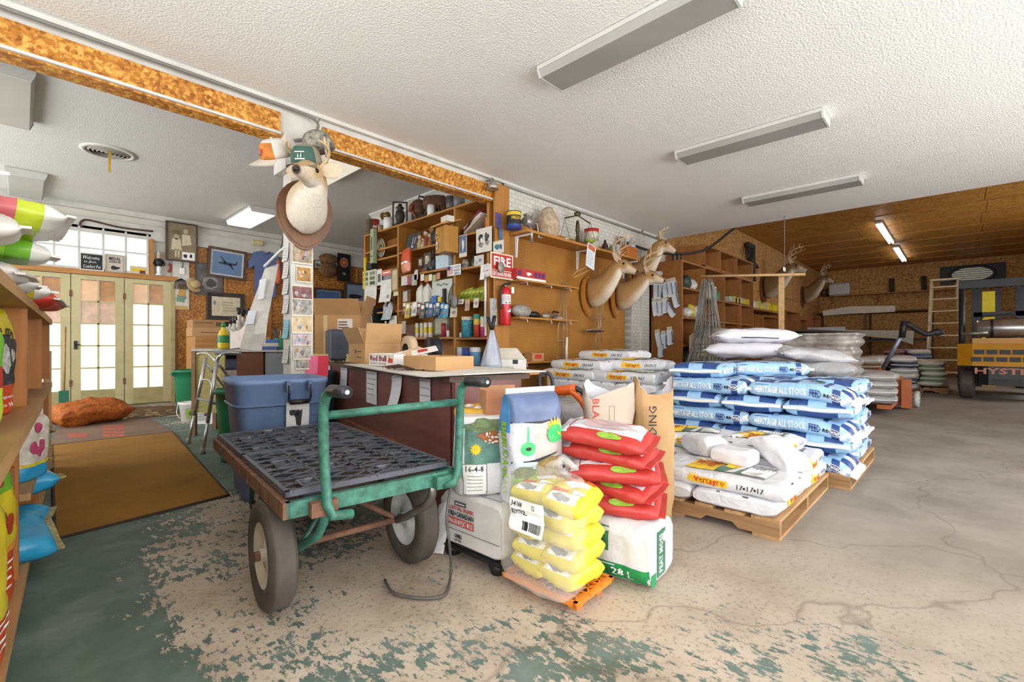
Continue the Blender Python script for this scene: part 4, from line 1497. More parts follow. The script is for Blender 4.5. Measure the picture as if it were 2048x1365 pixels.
# notes taped on the counter front
PAPER=mat('#e4e6ee',0.8,var=0.04,vs=8)
def sheet(label,o,ux,uy,w,h,m_=None,dec=(),curl=0.0,cat='note',name='paper_note',group=None):
 """thin sheet hanging from its top edge centre at o, width along ux, down along -uy"""
 o, ux, uy=Vector(o), Vector(ux).normalized(), Vector(uy).normalized()
 n=ux.cross(uy).normalized()
 t=thing(name,label,cat,o,0,group)
 K=5
 vs=[]
 def P(x,y,l):
  v=-y/h
  return ux*x+uy*y+n*(0.004+l+curl*v*v)
 for s_ in(0,-0.0012):
  for j in range(K+1):
   for x in(-w/2,w/2):
    vs.append(P(x,-h*j/K,s_))
 fs=[]
 off=2*(K+1)
 for j in range(K):
  fs.append((2*j,2*j+1,2*j+3,2*j+2))
  fs.append((off+2*j,off+2*j+2,off+2*j+3,off+2*j+1))
  fs.append((2*j,2*j+2,off+2*j+2,off+2*j))
  fs.append((2*j+1,off+2*j+1,off+2*j+3,2*j+3))
 fs+=[(0,off,off+1,1),(2*K,2*K+1,off+2*K+1,off+2*K)]
 mb=MB().add(vs,fs,m_ or PAPER)
 mb.build('paper',t)
 if dec:
  printed(dec,lambda x,y,l:P(x,y,l),'writing',t,0.0007)
 return t
def scrawl(w,h,n,seed,m_=None,top=0.1):
 rr=random.Random(seed)
 m_=m_ or mat('#55566a',0.7)
 d=[]
 for i in range(n):
  y=-h*(top+(1-top-0.12)*i/n)
  x=-w*0.42
  while x<w*(0.2+0.25*rr.random()):
   l=rr.uniform(0.008,0.02)
   d.append(d_poly([(x,y),(x+l*0.3,y+0.006),(x+l*0.6,y-0.002),(x+l,y+0.005),(x+l,y+0.0065),(x+l*0.6,y),(x+l*0.3,y+0.008),(x,y+0.002)],m_,2))
   x+=l+0.006
 return d
uxc=CM.to_3x3()@Vector((0,-1,0))
for i, (y,w,h,lines,lab)in enumerate(((2.62,0.2,0.26,0,'blank white note at the far end of the counter front'),(2.05,0.21,0.25,2,'white note with faint lines, second along the counter front'),(1.30,0.24,0.25,5,'densely handwritten white note in the middle of the counter front'),(0.78,0.18,0.22,1,'slanted white note with little writing on the counter front'),(0.33,0.15,0.17,3,'small handwritten note nearest the counter corner'))):
 rr_=Matrix.Rotation(R((0,0,0,-8,0)[i]),4,CM.to_3x3()@Vector((1,0,0)))
 sheet(lab,CM@Vector((-0.005,y,0.80)),rr_@uxc,rr_@Vector((0,0,1)),w,h,None,scrawl(w,h,lines,i)if lines else(),(0.04,0.02,0.0,0.05,0.0)[i],group='notes taped to the counter')
# cardboard boxes
CB1=mat('#c39a6b',0.8,var=0.08,vs=6)
CB2=mat('#b58a5b',0.8,var=0.1,vs=6)
def carton(label,loc,rz,w,d,h,flaps=True,dec=(),name='cardboard_box',flapz=60,m_=None,tape=False,open_=True):
 """open carton; front looks to -y"""
 m_=m_ or CB1
 t=thing(name,label,'box',loc,rz)
 th=0.005
 MB().box((-w/2,-d/2,0),(w/2,-d/2+th,h),m_).build('front_panel',t)
 MB().box((-w/2,d/2-th,0),(w/2,d/2,h),m_).build('back_panel',t)
 MB().box((-w/2,-d/2+th,0),(-w/2+th,d/2-th,h),m_).build('side_panel',t)
 MB().box((w/2-th,-d/2+th,0),(w/2,d/2-th,h),m_).build('side_panel',t)
 MB().box((-w/2+th,-d/2+th,0),(w/2-th,d/2-th,th),m_).build('bottom_panel',t)
 if flaps:
  for(ax,sgn,ln_,dep)in(('x',-1,w,d/2),('x',1,w,d/2),('y',-1,d,w/2),('y',1,d,w/2)):
   a=R(flapz+12*(sgn+(0.5 if ax=='x' else-0.5)))
   if ax=='x':
    mt=Matrix.Translation((0,sgn*d/2,h))@Matrix.Rotation(-sgn*(R(90)-a),4,'X')
    MB().box((-ln_/2,-th/2,0),(ln_/2,th/2,dep*0.9),m_,mt).build('flap',t)
   else:
    mt=Matrix.Translation((sgn*w/2,0,h))@Matrix.Rotation(sgn*(R(90)-a),4,'Y')
    MB().box((-th/2,-ln_/2,0),(th/2,ln_/2,dep*0.9),m_,mt).build('flap',t)
 if not open_:
  MB().box((-w/2,-d/2,h),(w/2,d/2,h+th),m_).build('lid',t)
 if dec:
  printed(dec,plane_fn((0,-d/2-0.0005,0),(1,0,0),(0,0,1)),'print',t)
 return t
CB_RZ=CRZ-R(90)
def cloc(x,y,z=CTOP+0.008):
 return tuple(CM@Vector((x,y,z)))
TBR=mat('#6d5238',0.7)
carton('open cardboard tray at the near end of the counter',cloc(0.17,0.52),CB_RZ+R(6),0.40,0.28,0.085,False,name='cardboard_tray',m_=CB1)
WC=mat('#ece9e6',0.6,var=0.03)
RB_=mat('#8c2b45',0.6,var=0.03)
carton('white Red Bull drink tray on the counter beside the plain cardboard tray'.replace('Red Bull ','energy '),cloc(0.13,1.12),CB_RZ+R(3),0.46,0.26,0.09,False,[d_text('Red Bull',-0.20,0.036,0.10,0.078,RB_,0.02),d_text('ENERGY DRINK',-0.20,0.012,0.10,0.026,TGREY,0.0),d_poly([(0.13,0.03),(0.20,0.03),(0.215,0.055),(0.19,0.06),(0.15,0.062),(0.135,0.05)],mat('#d2452f',0.6),2),d_ell(0.15,0.065,0.015,0.014,TYEL,1)],name='drink_tray',m_=WC)
carton('open cardboard box with raised flaps on the far part of the counter',cloc(0.2,1.85),CB_RZ+R(4),0.38,0.32,0.17,True,[d_ell(-0.02,0.1,0.018,0.018,TBR),d_rect(0.02,0.094,0.12,0.102,TBR),d_rect(0.0,0.045,0.12,0.052,TBR)],flapz=72)
tag(MB().rbox((-0.09,-0.11,0),(0.09,0.11,0.31),0.02,mat('#4d5566',0.5,var=0.12)).build('grey_bin_body',None,cloc(0.08,2.62),(0,0,CRZ)),'dark blue-grey plastic wastepaper bin standing on the counter','bin')
bpy.data.objects['grey_bin_body'].name='plastic_bin'
# roll, envelopes, seeds
t=thing('tape_roll','big beige paper roll with a black hub lying on the counter','roll',cloc(0.36,1.45,CTOP+0.125),CRZ)
mt=Matrix.Rotation(R(90),4,'Y')@Matrix.Translation((0,0,-0.03))
MB().lathe([(0.05,0),(0.115,0),(0.115,0.06),(0.05,0.06),(0.05,0)],mat('#cdb393',0.7),28,mt,True,False).build('paper_roll',t)
MB().lathe([(0.05,-0.01),(0.05,0.0),(0.022,0.0),(0.022,0.07),(0.05,0.07),(0.05,-0.01)],BLK,20,mt,True,False).build('hub',t)
for i, (dx,rz,c_)in enumerate(((0.0,10,'#e7e1d8'),(0.03,35,'#d8b48a'),(0.05,-18,'#efe9e4'))):
 mb=MB().box((-0.11,-0.05,0),(0.11,0.05,0.003),mat(c_,0.7))
 mt=Matrix.Rotation(R(18),4,'X')
 o=mb.build('envelope',None,cloc(0.17+dx,0.98-0.05*i,CTOP+0.105+0.006*i),(R(20),R(-12),CRZ+R(rz)))
 tag(o,('white envelope with red print on the drink tray','tan paper envelope fanned out on the drink tray','pale envelope lying topmost on the drink tray')[i],'envelope','envelopes on the drink tray')
 if i==2:
  printed([d_rect(-0.03,-0.02,0.04,0.03,TRED)],plane_fn((0,0,0.0035),(1,0,0),(0,1,0)),'print',o)
mb=MB()
rr=random.Random(5)
SEED=mat('#4b3428',0.7,var=0.3)
for k in range(420):
 a, r_=rr.uniform(0,2*PI), abs(rr.gauss(0,0.5))
 x, y=-0.01+0.05*r_*math.cos(a), 0.74+0.26*r_*math.sin(a)
 z=CTOP+0.010+max(0,0.02*(1-r_))
 s_=0.006
 mb.add([(x-s_,y,z),(x,y-s_,z),(x+s_,y,z),(x,y+s_,z),(x,y,z+s_),(x,y,z-s_)],[(0,1,4),(1,2,4),(2,3,4),(3,0,4),(1,0,5),(2,1,5),(3,2,5),(0,3,5)],SEED)
tag(mb.build('spilled_seeds',None,CA,(0,0,CRZ)),'scatter of dark brown seeds on the white card','seeds',None,'stuff')
# black chair seen behind the counter
BKV=mat('#20242e',0.3,var=0.1)
t=thing('office_chair','black office chair with rounded backrest behind the counter','chair',tuple(onX(858,800,3.08).xy)+(0,),CRZ)
mb=MB()
rg=[]
for z, w in((0.55,0.17),(0.62,0.22),(0.78,0.24),(0.97,0.235),(1.045,0.20),(1.08,0.13)):
 rg.append([Vector((0.03*math.sin(a)*(1 if z<0.95 else 0.6)+0.10*(1-abs(math.cos(a)))*0+0.05*(math.cos(a)**2),w*math.cos(a),z))for a in[2*PI*i/20 for i in range(20)]])
mb.loft(rg,BKV)
mb.build('backrest',t)
MB().rbox((-0.5,-0.24,0.42),(-0.04,0.24,0.5),0.05,BKV).build('seat',t)
MB().tube([(0.02,0,0.6),(0.05,0,0.4),(-0.25,0,0.36)],0.02,BLK,8).build('back_bracket',t)
MB().tube([(-0.25,0,0.42),(-0.25,0,0.1)],0.025,BLK,10).build('gas_column',t)
for k in range(5):
 a=2*PI*k/5
 MB().tube([(-0.25,0,0.11),(-0.25+0.28*math.cos(a),0.28*math.sin(a),0.06)],0.018,BLK,8).build('leg',t)
 MB().sphere((-0.25+0.28*math.cos(a),0.28*math.sin(a),0.03),0.03,BLK,10,6).build('caster',t)
# desk behind the post with the big open carton, the flat yellow box
t=thing('work_table','work table behind the post carrying the big open carton','table',(3.1,4.92,0),R(-6))
MB().box((-0.36,-0.35,0.74),(0.6,0.5,0.77),mat('#4a3a30',0.5)).build('table_top',t)
for sx in(-0.32,0.55):
 for sy in(-0.3,0.45):
  MB().box((sx-0.025,sy-0.025,0),(sx+0.025,sy+0.025,0.74),mat('#4a3a30',0.5)).build('leg',t)
YBX=mat('#e6dc9c',0.6,var=0.05)
carton('flat pale yellow seed carton printed with black script below the big open carton',tuple(onY(685,704,4.55).xy)+(0.772,),R(-42),0.55,0.25,0.13,False,[d_ell(-0.16,0.065,0.06,0.02,mat('#5f7a3a',0.6),1,14,0.4),d_text('Surf',-0.06,0.03,0.08,0.11,TK,0.01,0.3),d_rect(0.14,0.0,0.274,0.13,TYEL),d_text('6400',0.15,0.02,0.265,0.08,TK,0.02)],name='seed_carton',m_=YBX,open_=False)
carton('big open cardboard carton with shipping label standing behind the post',tuple(onY(687,680,4.72).xy)+(0.905,),R(-43),0.46,0.40,0.40,True,[d_rect(0.02-0.02,0.06,0.15,0.36,mat('#e0d3c8',0.7)),d_lines(0.01,0.2,0.13,0.34,5,TBR),*[d_rect(0.02+0.012*k,0.09,0.027+0.012*k,0.15,TK)for k in range(9)],d_rect(-0.14,0.0,-0.10,0.395,mat('#d0ad7f',0.4))],flapz=66,m_=CB2)
# ================================================================= FOLDING DOORS AND TRANSOM IN THE FAR WALL
OLIVE=mat('#c6bc8e',0.5,var=0.12,vs=4)
OLIVED=mat('#b3a878',0.55,var=0.15,vs=6)
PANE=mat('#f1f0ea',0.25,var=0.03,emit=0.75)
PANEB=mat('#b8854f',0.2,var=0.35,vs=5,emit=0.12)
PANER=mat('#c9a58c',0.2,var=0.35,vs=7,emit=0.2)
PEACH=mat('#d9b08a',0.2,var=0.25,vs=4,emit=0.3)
zr=[0.27,0.63,0.985,1.335,1.69,2.03]
for i, (xa,xb)in enumerate(((-0.78,-0.13),(-0.12,0.52),(0.53,1.165),(1.175,1.80))):
 d=struct(MB().box((xa,YF-0.03,0.012),(xa+0.11,YF+0.01,2.10),OLIVE).build('door_%d'%(i+1)))
 MB().box((xb-0.11,YF-0.03,0.012),(xb,YF+0.01,2.10),OLIVE).build('stile',d)
 MB().box((xa+0.11,YF-0.03,0.012),(xb-0.11,YF+0.01,zr[0]),OLIVED).build('bottom_rail',d)
 MB().box((xa+0.11,YF-0.03,zr[-1]),(xb-0.11,YF+0.01,2.10),OLIVE).build('top_rail',d)
 xm=(xa+xb)/2
 MB().box((xm-0.012,YF-0.028,zr[0]),(xm+0.012,YF+0.005,zr[-1]),OLIVE).build('muntin',d)
 for z in zr[1:-1]:
  MB().box((xa+0.11,YF-0.028,z-0.011),(xb-0.11,YF+0.005,z+0.011),OLIVE).build('muntin',d)
 for k in range(5):
  for j, (pa,pb)in enumerate(((xa+0.11,xm-0.012),(xm+0.012,xb-0.11))):
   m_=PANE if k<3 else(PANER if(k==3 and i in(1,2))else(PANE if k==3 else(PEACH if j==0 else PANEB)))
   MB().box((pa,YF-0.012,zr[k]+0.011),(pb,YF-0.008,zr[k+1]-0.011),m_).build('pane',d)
 if i==2:
  mb=MB().box((xa+0.03,YF-0.045,0.93),(xa+0.07,YF-0.03,1.06),BLK)
  mb.build('lock_plate',d)
  MB().tube([(xa+0.05,YF-0.045,1.0),(xa+0.05,YF-0.08,1.0),(xa+0.1,YF-0.08,1.0)],0.009,BLK,8).build('door_handle',d)
 if i<3:
  for z in(0.35,1.75):
   MB().box((xb-0.012,YF-0.04,z),(xb+0.02,YF-0.028,z+0.1),RUST).build('hinge',d)
w=struct(MB().box((-0.8,YF-0.045,2.11),(1.9,YF+0.03,2.19),PINEX).build('trim_3'))
MB().box((1.80,YF-0.04,0),(1.86,YF+0.02,2.11),OLIVED).build('door_post',w)
wn=struct(MB().box((-0.8,YF-0.03,2.19),(1.52,YF-0.005,2.225),WPAINT).build('window_1'))
xs=[0.34-0.285*4,0.34-0.285*3,0.34-0.285*2,0.34-0.285,0.34,0.62,0.907,1.19,1.475]
MB().box((-0.8,YF-0.03,2.84),(1.52,YF-0.005,2.88),WPAINT).build('top_rail',wn)
MB().box((-0.8,YF-0.03,2.52),(1.52,YF-0.007,2.545),WPAINT).build('muntin',wn)
for x in xs:
 MB().box((x-0.014,YF-0.032,2.2),(x+0.014,YF-0.006,2.87),WPAINT).build('muntin',wn)
for k in range(len(xs)-1):
 for(z0,z1)in((2.225,2.52),(2.545,2.84)):
  MB().box((xs[k]+0.014,YF-0.02,z0),(xs[k+1]-0.014,YF-0.014,z1),PANE).build('pane',wn)
struct(MB().box((1.50,YF-0.05,2.19),(1.56,YF+0.02,2.80),PINE).build('trim_4'))
# ---- signs on the ledge over the doors
def lean_sign(label,name,px0,px1,py0,py1,m_,frame,dec,Y=YF-0.06):
 a, b=onY(px0,py1,Y), onY(px1,py0,Y)
 w_, h_=b.x-a.x, b.z-a.z
 t=thing(name,label,'sign',((a.x+b.x)/2,Y,2.195))
 MB().box((-w_/2,0.0,0),(w_/2,0.012,h_),m_).build('board',t)
 if frame:
  f=0.018
  for r_ in((-w_/2-f,0,w_/2+f,-f),(-w_/2-f,h_,w_/2+f,h_+f),(-w_/2-f,0,-w_/2,h_),(w_/2,0,w_/2+f,h_)):
   MB().box((min(r_[0],r_[2]),-0.008,min(r_[1],r_[3])),(max(r_[0],r_[2]),0.014,max(r_[1],r_[3])),frame).build('frame',t)
 printed(dec(w_,h_),plane_fn((0,-0.001,0),(1,0,0),(0,0,1)),'lettering',t)
CHK=mat('#2d302e',0.8,var=0.15)
lean_sign('small chalkboard with white handwriting on the ledge over the doors','chalkboard',162,205,516,542,CHK,WPAINT,lambda w,h:[d_text('Welcome',-w*.42,h*.66,w*.36,h*.9,TW,0,0.2),d_text('to Jhon',-w*.36,h*.38,w*.2,h*.58,TW,0,0.2),d_text('Comfort Pet',-w*.42,h*.08,w*.42,h*.3,TW,0,0.2)])
lean_sign('pale card sign with dark capitals on the ledge beside the chalkboard','card_sign',213,246,517,545,mat('#cfc4b4',0.8),mat('#b0a595',0.8),lambda w,h:[d_text('MEDAL',-w*.36,h*.7,w*.36,h*.92,TK,0.02),d_text('HONOUR',-w*.36,h*.52,w*.36,h*.68,TK,0.02),d_ell(0,h*.22,w*.25,h*.13,TK,1,14,0.3,2)])
lean_sign('narrow yellow lettered plaque on the ledge over the doors','name_plaque',260,298,541,552,mat('#d9cdb4',0.7),None,lambda w,h:[d_rect(-w*.42,h*.3,w*.3,h*.7,TYEL),d_rect(w*.0,h*.0,w*.3,h*.45,mat('#7a3a2c',0.6),2)])
# cane and bracket over the transom
a=onY(163,455,YF-0.08)
tag(MB().tube(smooth_pts([onY(165,454,YF-0.06),onY(160,448,YF-0.06),onY(166,441,YF-0.06),onY(180,441,YF-0.06),onY(240,455,YF-0.06),onY(306,463,YF-0.06)]),0.014,mat('#4b3526',0.6),8).build('walking_cane'),'dark wooden walking cane hung over the transom window','cane')
c=onY(122,437,YF-0.06)
t=thing('wall_hook','dark iron ring with a hanging rod on the header over the transom','hook',c)
MB().lathe([(0.03,0),(0.055,0),(0.055,0.03),(0.03,0.03),(0.03,0)],BLK,16,Matrix.Rotation(R(90),4,'X'),True,False).build('ring',t)
MB().tube([(0,-0.03,-0.04),(0.0,-0.03,-0.13),(0.01,-0.03,-0.33)],0.007,BLK,6).build('rod',t)
# ================================================================= FAR WALL PICTURES AND BITS
def framed(label,px0,px1,py0,py1,Y,fm,fw_,art,mm=None,mw=0.0,name='framed_picture',cat='picture',X=None,face=None,tilt=0.0,group=None):
 """framed picture on a wall parallel to x (Y given)"""
 a, b=onY(px0,py1,Y), onY(px1,py0,Y)
 w_, h_=b.x-a.x, b.z-a.z
 t=thing(name,label,cat,((a.x+b.x)/2,Y,a.z),0,group)
 t.rotation_euler=(0,tilt,0)
 MB().box((-w_/2+fw_,-0.012,fw_),(w_/2-fw_,0.015,h_-fw_),mm or art).build('mat_board' if mm else 'image',t)
 if mm:
  MB().box((-w_/2+fw_+mw,-0.014,fw_+mw),(w_/2-fw_-mw,0.0,h_-fw_-mw),art).build('image',t)
 for(x0,z0,x1,z1)in((-w_/2,0,w_/2,fw_),(-w_/2,h_-fw_,w_/2,h_),(-w_/2,fw_,-w_/2+fw_,h_-fw_),(w_/2-fw_,fw_,w_/2,h_-fw_)):
  MB().box((x0,-0.03,z0),(x1,0.015,z1),fm).build('frame',t)
 return t, w_, h_
FR_D=mat('#4a3a2f',0.45,var=0.2)
FR_B=mat('#57402f',0.45,var=0.2)
SEPIA=mat('#8b7c62',0.6,var=0.3,vs=3)
t, w, h=framed('sepia portrait of two small children in a dark frame high on the far wall',331,395,451,520,YF-0.09,FR_D,0.025,SEPIA,tilt=0.0)
LSEP=mat('#cfc4a8',0.6,var=0.15,vs=12)
printed([d_ell(-w*.17,h*.62,w*.09,h*.07,mat('#b7aa8c',.6)),d_ell(-w*.17,h*.74,w*.15,h*.05,mat('#6f6046',.6)),d_poly([(-w*.3,h*.58),(-w*.05,h*.58),(0,h*.28),(-w*.34,h*.28)],LSEP),d_rect(-w*.22,h*.1,-w*.17,h*.3,LSEP),d_rect(-w*.13,h*.1,-w*.08,h*.3,LSEP),d_ell(w*.12,h*.78,w*.08,h*.07,mat('#b7aa8c',.6)),d_poly([(0,h*.7),(w*.26,h*.7),(w*.3,h*.45),(w*.0,h*.4)],LSEP),d_rect(w*.0,h*.05,w*.4,h*.25,TW,2),d_ell(w*.1,h*.15,w*.06,h*.05,TK,3,12,.3),d_ell(w*.28,h*.16,w*.05,h*.05,TK,3,12,.3,3)],plane_fn((0,-0.0125,0),(1,0,0),(0,0,1)),'portrait',t)
PLBLUE=mat('#6685ad',0.5,var=0.2,vs=2)
PLD=mat('#2e3b48',0.6)
def plane_art(w,h,s=1.0):
 return[d_ell(0,h*.5,w*.24,h*.045,PLD),d_poly([(-w*.02,h*.52),(-w*.16,h*.72),(-w*.19,h*.72),(-w*.08,h*.5)],PLD),d_poly([(w*.02,h*.48),(w*.14,h*.33),(w*.18,h*.33),(w*.1,h*.5)],PLD),d_poly([(w*.18,h*.5),(w*.25,h*.62),(w*.27,h*.62),(w*.24,h*.48)],PLD),d_ell(-w*.22,h*.5,w*.012,h*.14,TGREY)]
t, w, h=framed('framed print of a propeller airplane over blue sea on the far wall',413,490,503,554,YF-0.03,FR_B,0.045,PLBLUE,mat('#c8cdd3',0.7),0.03,tilt=R(3))
printed(plane_art(w,h),plane_fn((0,-0.0145,0),(1,0,0),(0,0,1)),'airplane',t)
t, w, h=framed('framed pale map print with dark mat, low on the far wall',413,489,589,640,YF-0.03,FR_D,0.02,mat('#d8cfb4',0.7,var=0.2,vs=9),mat('#3d3733',0.6),0.06)
printed([d_ell(-w*.3,h*.62,w*.04,h*.08,TGREY),d_lines(-w*.1,h*.3,w*.3,h*.7,4,mat('#a89a78',.7),1,.3)],plane_fn((0,-0.0145,0),(1,0,0),(0,0,1)),'map_print',t)
t, w, h=framed('unframed dark grey storm print pinned on the far wall',390,444,530,589,YF-0.012,mat('#5a5755',0.6),0.006,mat('#6a6664',0.6,var=0.6,vs=3))
printed([d_ell(w*.05,h*.4,w*.3,h*.22,mat('#8f8b88',.6,var=.5,vs=8),1,18,.15,3),d_ell(w*.08,h*.38,w*.18,h*.13,mat('#4c4a49',.6,var=.4),2,18,.1),d_ell(w*.25,h*.66,w*.2,h*.06,mat('#c9a8a4',.6),2,14,.2)],plane_fn((0,-0.0125,0),(1,0,0),(0,0,1)),'storm_print',t)
t, w, h=framed('framed dusk airplane print right of the post on the far wall',628,684,580,640,YF-0.03,FR_D,0.045,mat('#4d6d98',0.5,var=0.4,vs=2),mat('#9fa9b4',0.6),0.02)
printed([d_poly([(-w*.2,h*.35),(-w*.05,h*.45),(w*.1,h*.5),(w*.3,h*.42),(w*.3,h*.3),(-w*.2,h*.3)],PLD),d_ell(w*.05,h*.55,w*.1,h*.04,TW)],plane_fn((0,-0.0145,0),(1,0,0),(0,0,1)),'airplane',t)
t, w, h=framed('framed print of a dark military airplane beside the tall corner shelves',688,731,568,612,YF-0.06,FR_D,0.05,mat('#8b9ab2',0.5,var=0.15,vs=2))
printed([d_ell(0,h*.42,w*.3,h*.1,TK,1,16,.2),d_poly([(-w*.1,h*.5),(-w*.25,h*.6),(0,h*.45)],TK)],plane_fn((0,-0.0125,0),(1,0,0),(0,0,1)),'airplane',t)
t, w, h=framed('black shadow-box plaque with round copper medallion on the far wall',675,700,510,562,YF-0.05,mat('#3b2a22',0.4),0.02,mat('#1c1a19',0.4),name='wall_plaque',cat='plaque')
printed([d_ell(0,h*.68,w*.34,h*.18,mat('#a89a88',.4)),d_ell(0,h*.68,w*.28,h*.15,mat('#b8582c',.4,var=.3,vs=20),2),d_star(0,h*.68,.03,.06,5,mat('#d9803c',.4),3),d_ell(0,h*.28,w*.12,h*.05,TGREY,1,12,.4)],plane_fn((0,-0.0125,0),(1,0,0),(0,0,1)),'medallion',t)
t, w, h=framed('tiny framed print next to the post',627,642,522,537,YF-0.03,FR_B,0.012,mat('#d9d6c8',0.7),cat='picture')
printed([d_ell(0,h*.45,w*.2,h*.2,TGRN,1,14,.3)],plane_fn((0,-0.0125,0),(1,0,0),(0,0,1)),'little_print',t)
# white plank with calendar and cord under the portrait
a=onY(345,619,YF-0.02)
t=thing('wall_plank','grey painted plank with a calendar and cords under the children portrait','plank',(a.x,YF-0.03,a.z))
wp=onY(378,619,YF-0.02).x-a.x
hp=onY(345,521,YF-0.02).z-a.z
MB().box((0,0,0),(wp,0.03,hp),WPAINT).build('plank',t)
MB().rbox((wp*.42,-0.03,hp*.73),(wp*.72,0.0,hp*.86),0.01,TW).build('white_box',t)
MB().tube([(wp*.55,-0.02,hp*.86),(wp*.62,-0.02,hp*.95),(wp*.5,-0.02,hp)],0.006,BLK,6).build('cord',t)
mb=MB()
for k in range(9):
 mb.tube([(wp*.5,-0.02,hp*.64),(wp*(.15+.08*k),-0.03,hp*.58),(wp*(.05+.1*k),-0.03,hp*.42)],0.005,BLK,5)
mb.build('hanging_straps',t)['kind']='stuff'
MB().box((wp*.35,-0.012,hp*.28),(wp*.75,0.0,hp*.52),mat('#c79a55',.7)).build('leather_pouch',t)
printed([d_rect(wp*.08,hp*.0,wp*.92,hp*.4,mat('#ddd8c8',.7),1),d_ell(wp*.5,hp*.24,wp*.3,hp*.09,mat('#7b9a8a',.6),2,16,.3),d_rect(wp*.08,0,wp*.92,hp*.08,mat('#cfa56a',.7),2)],plane_fn((0,-0.001,0),(1,0,0),(0,0,1)),'calendar',t)
# nutcracker, red ornament
c=onY(318,551,YF-0.06)
t=thing('nutcracker','black and white nutcracker figurine on the ledge beside the transom','figurine',(c.x,c.y,2.19))
MB().lathe([(0.05,0),(0.05,0.02),(0.03,0.03),(0.035,0.12),(0.03,0.16)],TW,12).build('legs',t)
MB().lathe([(0.045,0.16),(0.055,0.2),(0.06,0.27),(0.02,0.29)],BLK,12).build('body',t)
MB().lathe([(0.03,0.29),(0.033,0.32),(0.03,0.345)],mat('#c9a58c',.6),10).build('head',t)
MB().lathe([(0.035,0.345),(0.03,0.38),(0.006,0.43),(0.004,0.46)],mat('#b9b2a5',.5),10).build('hat',t)
for s_ in(-1,1):
 MB().tube([(s_*0.05,0,0.26),(s_*0.075,-0.01,0.2),(s_*0.06,-0.03,0.17)],0.014,BLK,6).build('arm',t)
c=onY(337,545,YF-0.02)
t=thing('red_ornament','small red pepper ornament hanging beside the nutcracker','ornament',c)
MB().tube(smooth_pts([(0,0,0.0),(0.02,0,0.04),(0.03,0,0.1),(0.01,0,0.16)]),[0.006]+[0.018]*10+[0.012,0.008],mat('#a8341f',.5),8).build('pepper',t)
MB().tube([(0.01,0,0.16),(0.012,0,0.2)],0.003,TK,5).build('stalk',t)
# straw hat
c=onY(389,570,YF-0.03)
t=thing('straw_hat','tan straw hat hung on the wall below the portrait','hat',c)
mt=Matrix.Rotation(R(75),4,'X')@Matrix.Rotation(R(20),4,'Y')
MB().lathe([(0.14,0.0),(0.13,0.01),(0.08,0.005)],mat('#c9b183',.8,var=.2,vs=30),20,mt,True,False).build('brim',t)
MB().lathe([(0.08,0.005),(0.075,0.07),(0.05,0.095),(0.001,0.1)],mat('#bfa576',.8,var=.2,vs=30),20,mt,True,False).build('crown',t)
# blue t-shirt
SH=mat('#6173a0',0.85,var=0.15,vs=6,bmp=.3,bs=12)
a, b=onY(498,592,YF-0.07), onY(562,508,YF-0.07)
w, h=b.x-a.x, b.z-a.z
t=thing('t_shirt','faded blue t-shirt hanging on the far wall','shirt',((a.x+b.x)/2,YF-0.09,a.z))
prof=[(-.32,0),(.32,0),(.33,.62),(.36,.66),(.5,.58),(.52,.74),(.36,.96),(.14,1.0),(0,.95),(-.14,1.0),(-.36,.96),(-.52,.74),(-.5,.58),(-.36,.66),(-.33,.62)]
MB().prism([(x*w,z*h)for x,z in prof],0.05,SH).build('shirt_body',t)
MB().tube([(-.14*w,-0.005,h),(0,-0.01,.95*h),(.14*w,-0.005,h)],0.012,mat('#4f608a',.8),6).build('collar',t)
# yellowed emergency box, dusty feather bundle on the wall right of the post
c=onY(515,486,YF-0.06)
tag(MB().rbox((-.10,-.03,-.05),(.10,.03,.05),.015,mat('#cfc48e',.6)).build('signal_box',None,c),'small yellowed plastic box on the white header','box')
c=onY(655,545,YF-0.1)
t=thing('wasp_nest_bundle','brown dried bundle hanging on the wall behind the post','bundle',c)
MB().sphere((0,0,0.05),.2,mat('#7d5c3c',.9,var=.5,vs=14,bmp=.6,bs=20),18,12,(1,.4,.8)).build('lower_lump',t)
MB().sphere((0.02,0,0.30),.2,mat('#84603c',.9,var=.5,vs=14,bmp=.6,bs=20),18,12,(1.05,.35,.55)).build('upper_lump',t)
mb=MB()
for k in range(26):
 a=2*PI*k/26
 mb.tube([(.15*math.cos(a),0,.05+.12*math.sin(a)),(.3*math.cos(a)+.03*math.sin(7*a),-.02,.06+.22*math.sin(a+.2))],.004,mat('#6b4e33',.9),4)
mb.build('twigs',t)['kind']='stuff'
# ================================================================= LOW CABINET AND CARTONS BY THE DOORS
CABW=wood('#c48f4e','#a36f34',0,.6)
c0=fl(350,815)
cx0, cy0=1.95, 9.0
t=thing('wooden_cabinet','low pine cabinet with dark open front beside the folding doors','cabinet',(cx0,cy0,0))
MB().box((0,0,0),(.04,.6,1.1),CABW).build('side_panel',t)
MB().box((1.06,0,0),(1.1,.6,1.1),CABW).build('side_panel',t)
MB().box((0,0,1.1),(1.15,.62,1.14),CABW).build('cabinet_top',t)
MB().box((.04,.0,.86),(1.06,.02,1.1),CABW).build('apron',t)
MB().box((.04,.0,0),(.16,.02,.86),CABW).build('stile',t)
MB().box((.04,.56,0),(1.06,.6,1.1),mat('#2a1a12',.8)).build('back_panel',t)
MB().box((.04,.02,.42),(1.06,.56,.45),CABW).build('shelf',t)
MB().box((.2,.05,.45),(.75,.5,.56),mat('#b9aaa4',.8)).build('folded_cloth',t)
MB().rbox((.42,.08,.56),(.95,.45,.75),.04,mat('#4b5064',.8)).build('folded_coat',t)
ZC=1.142
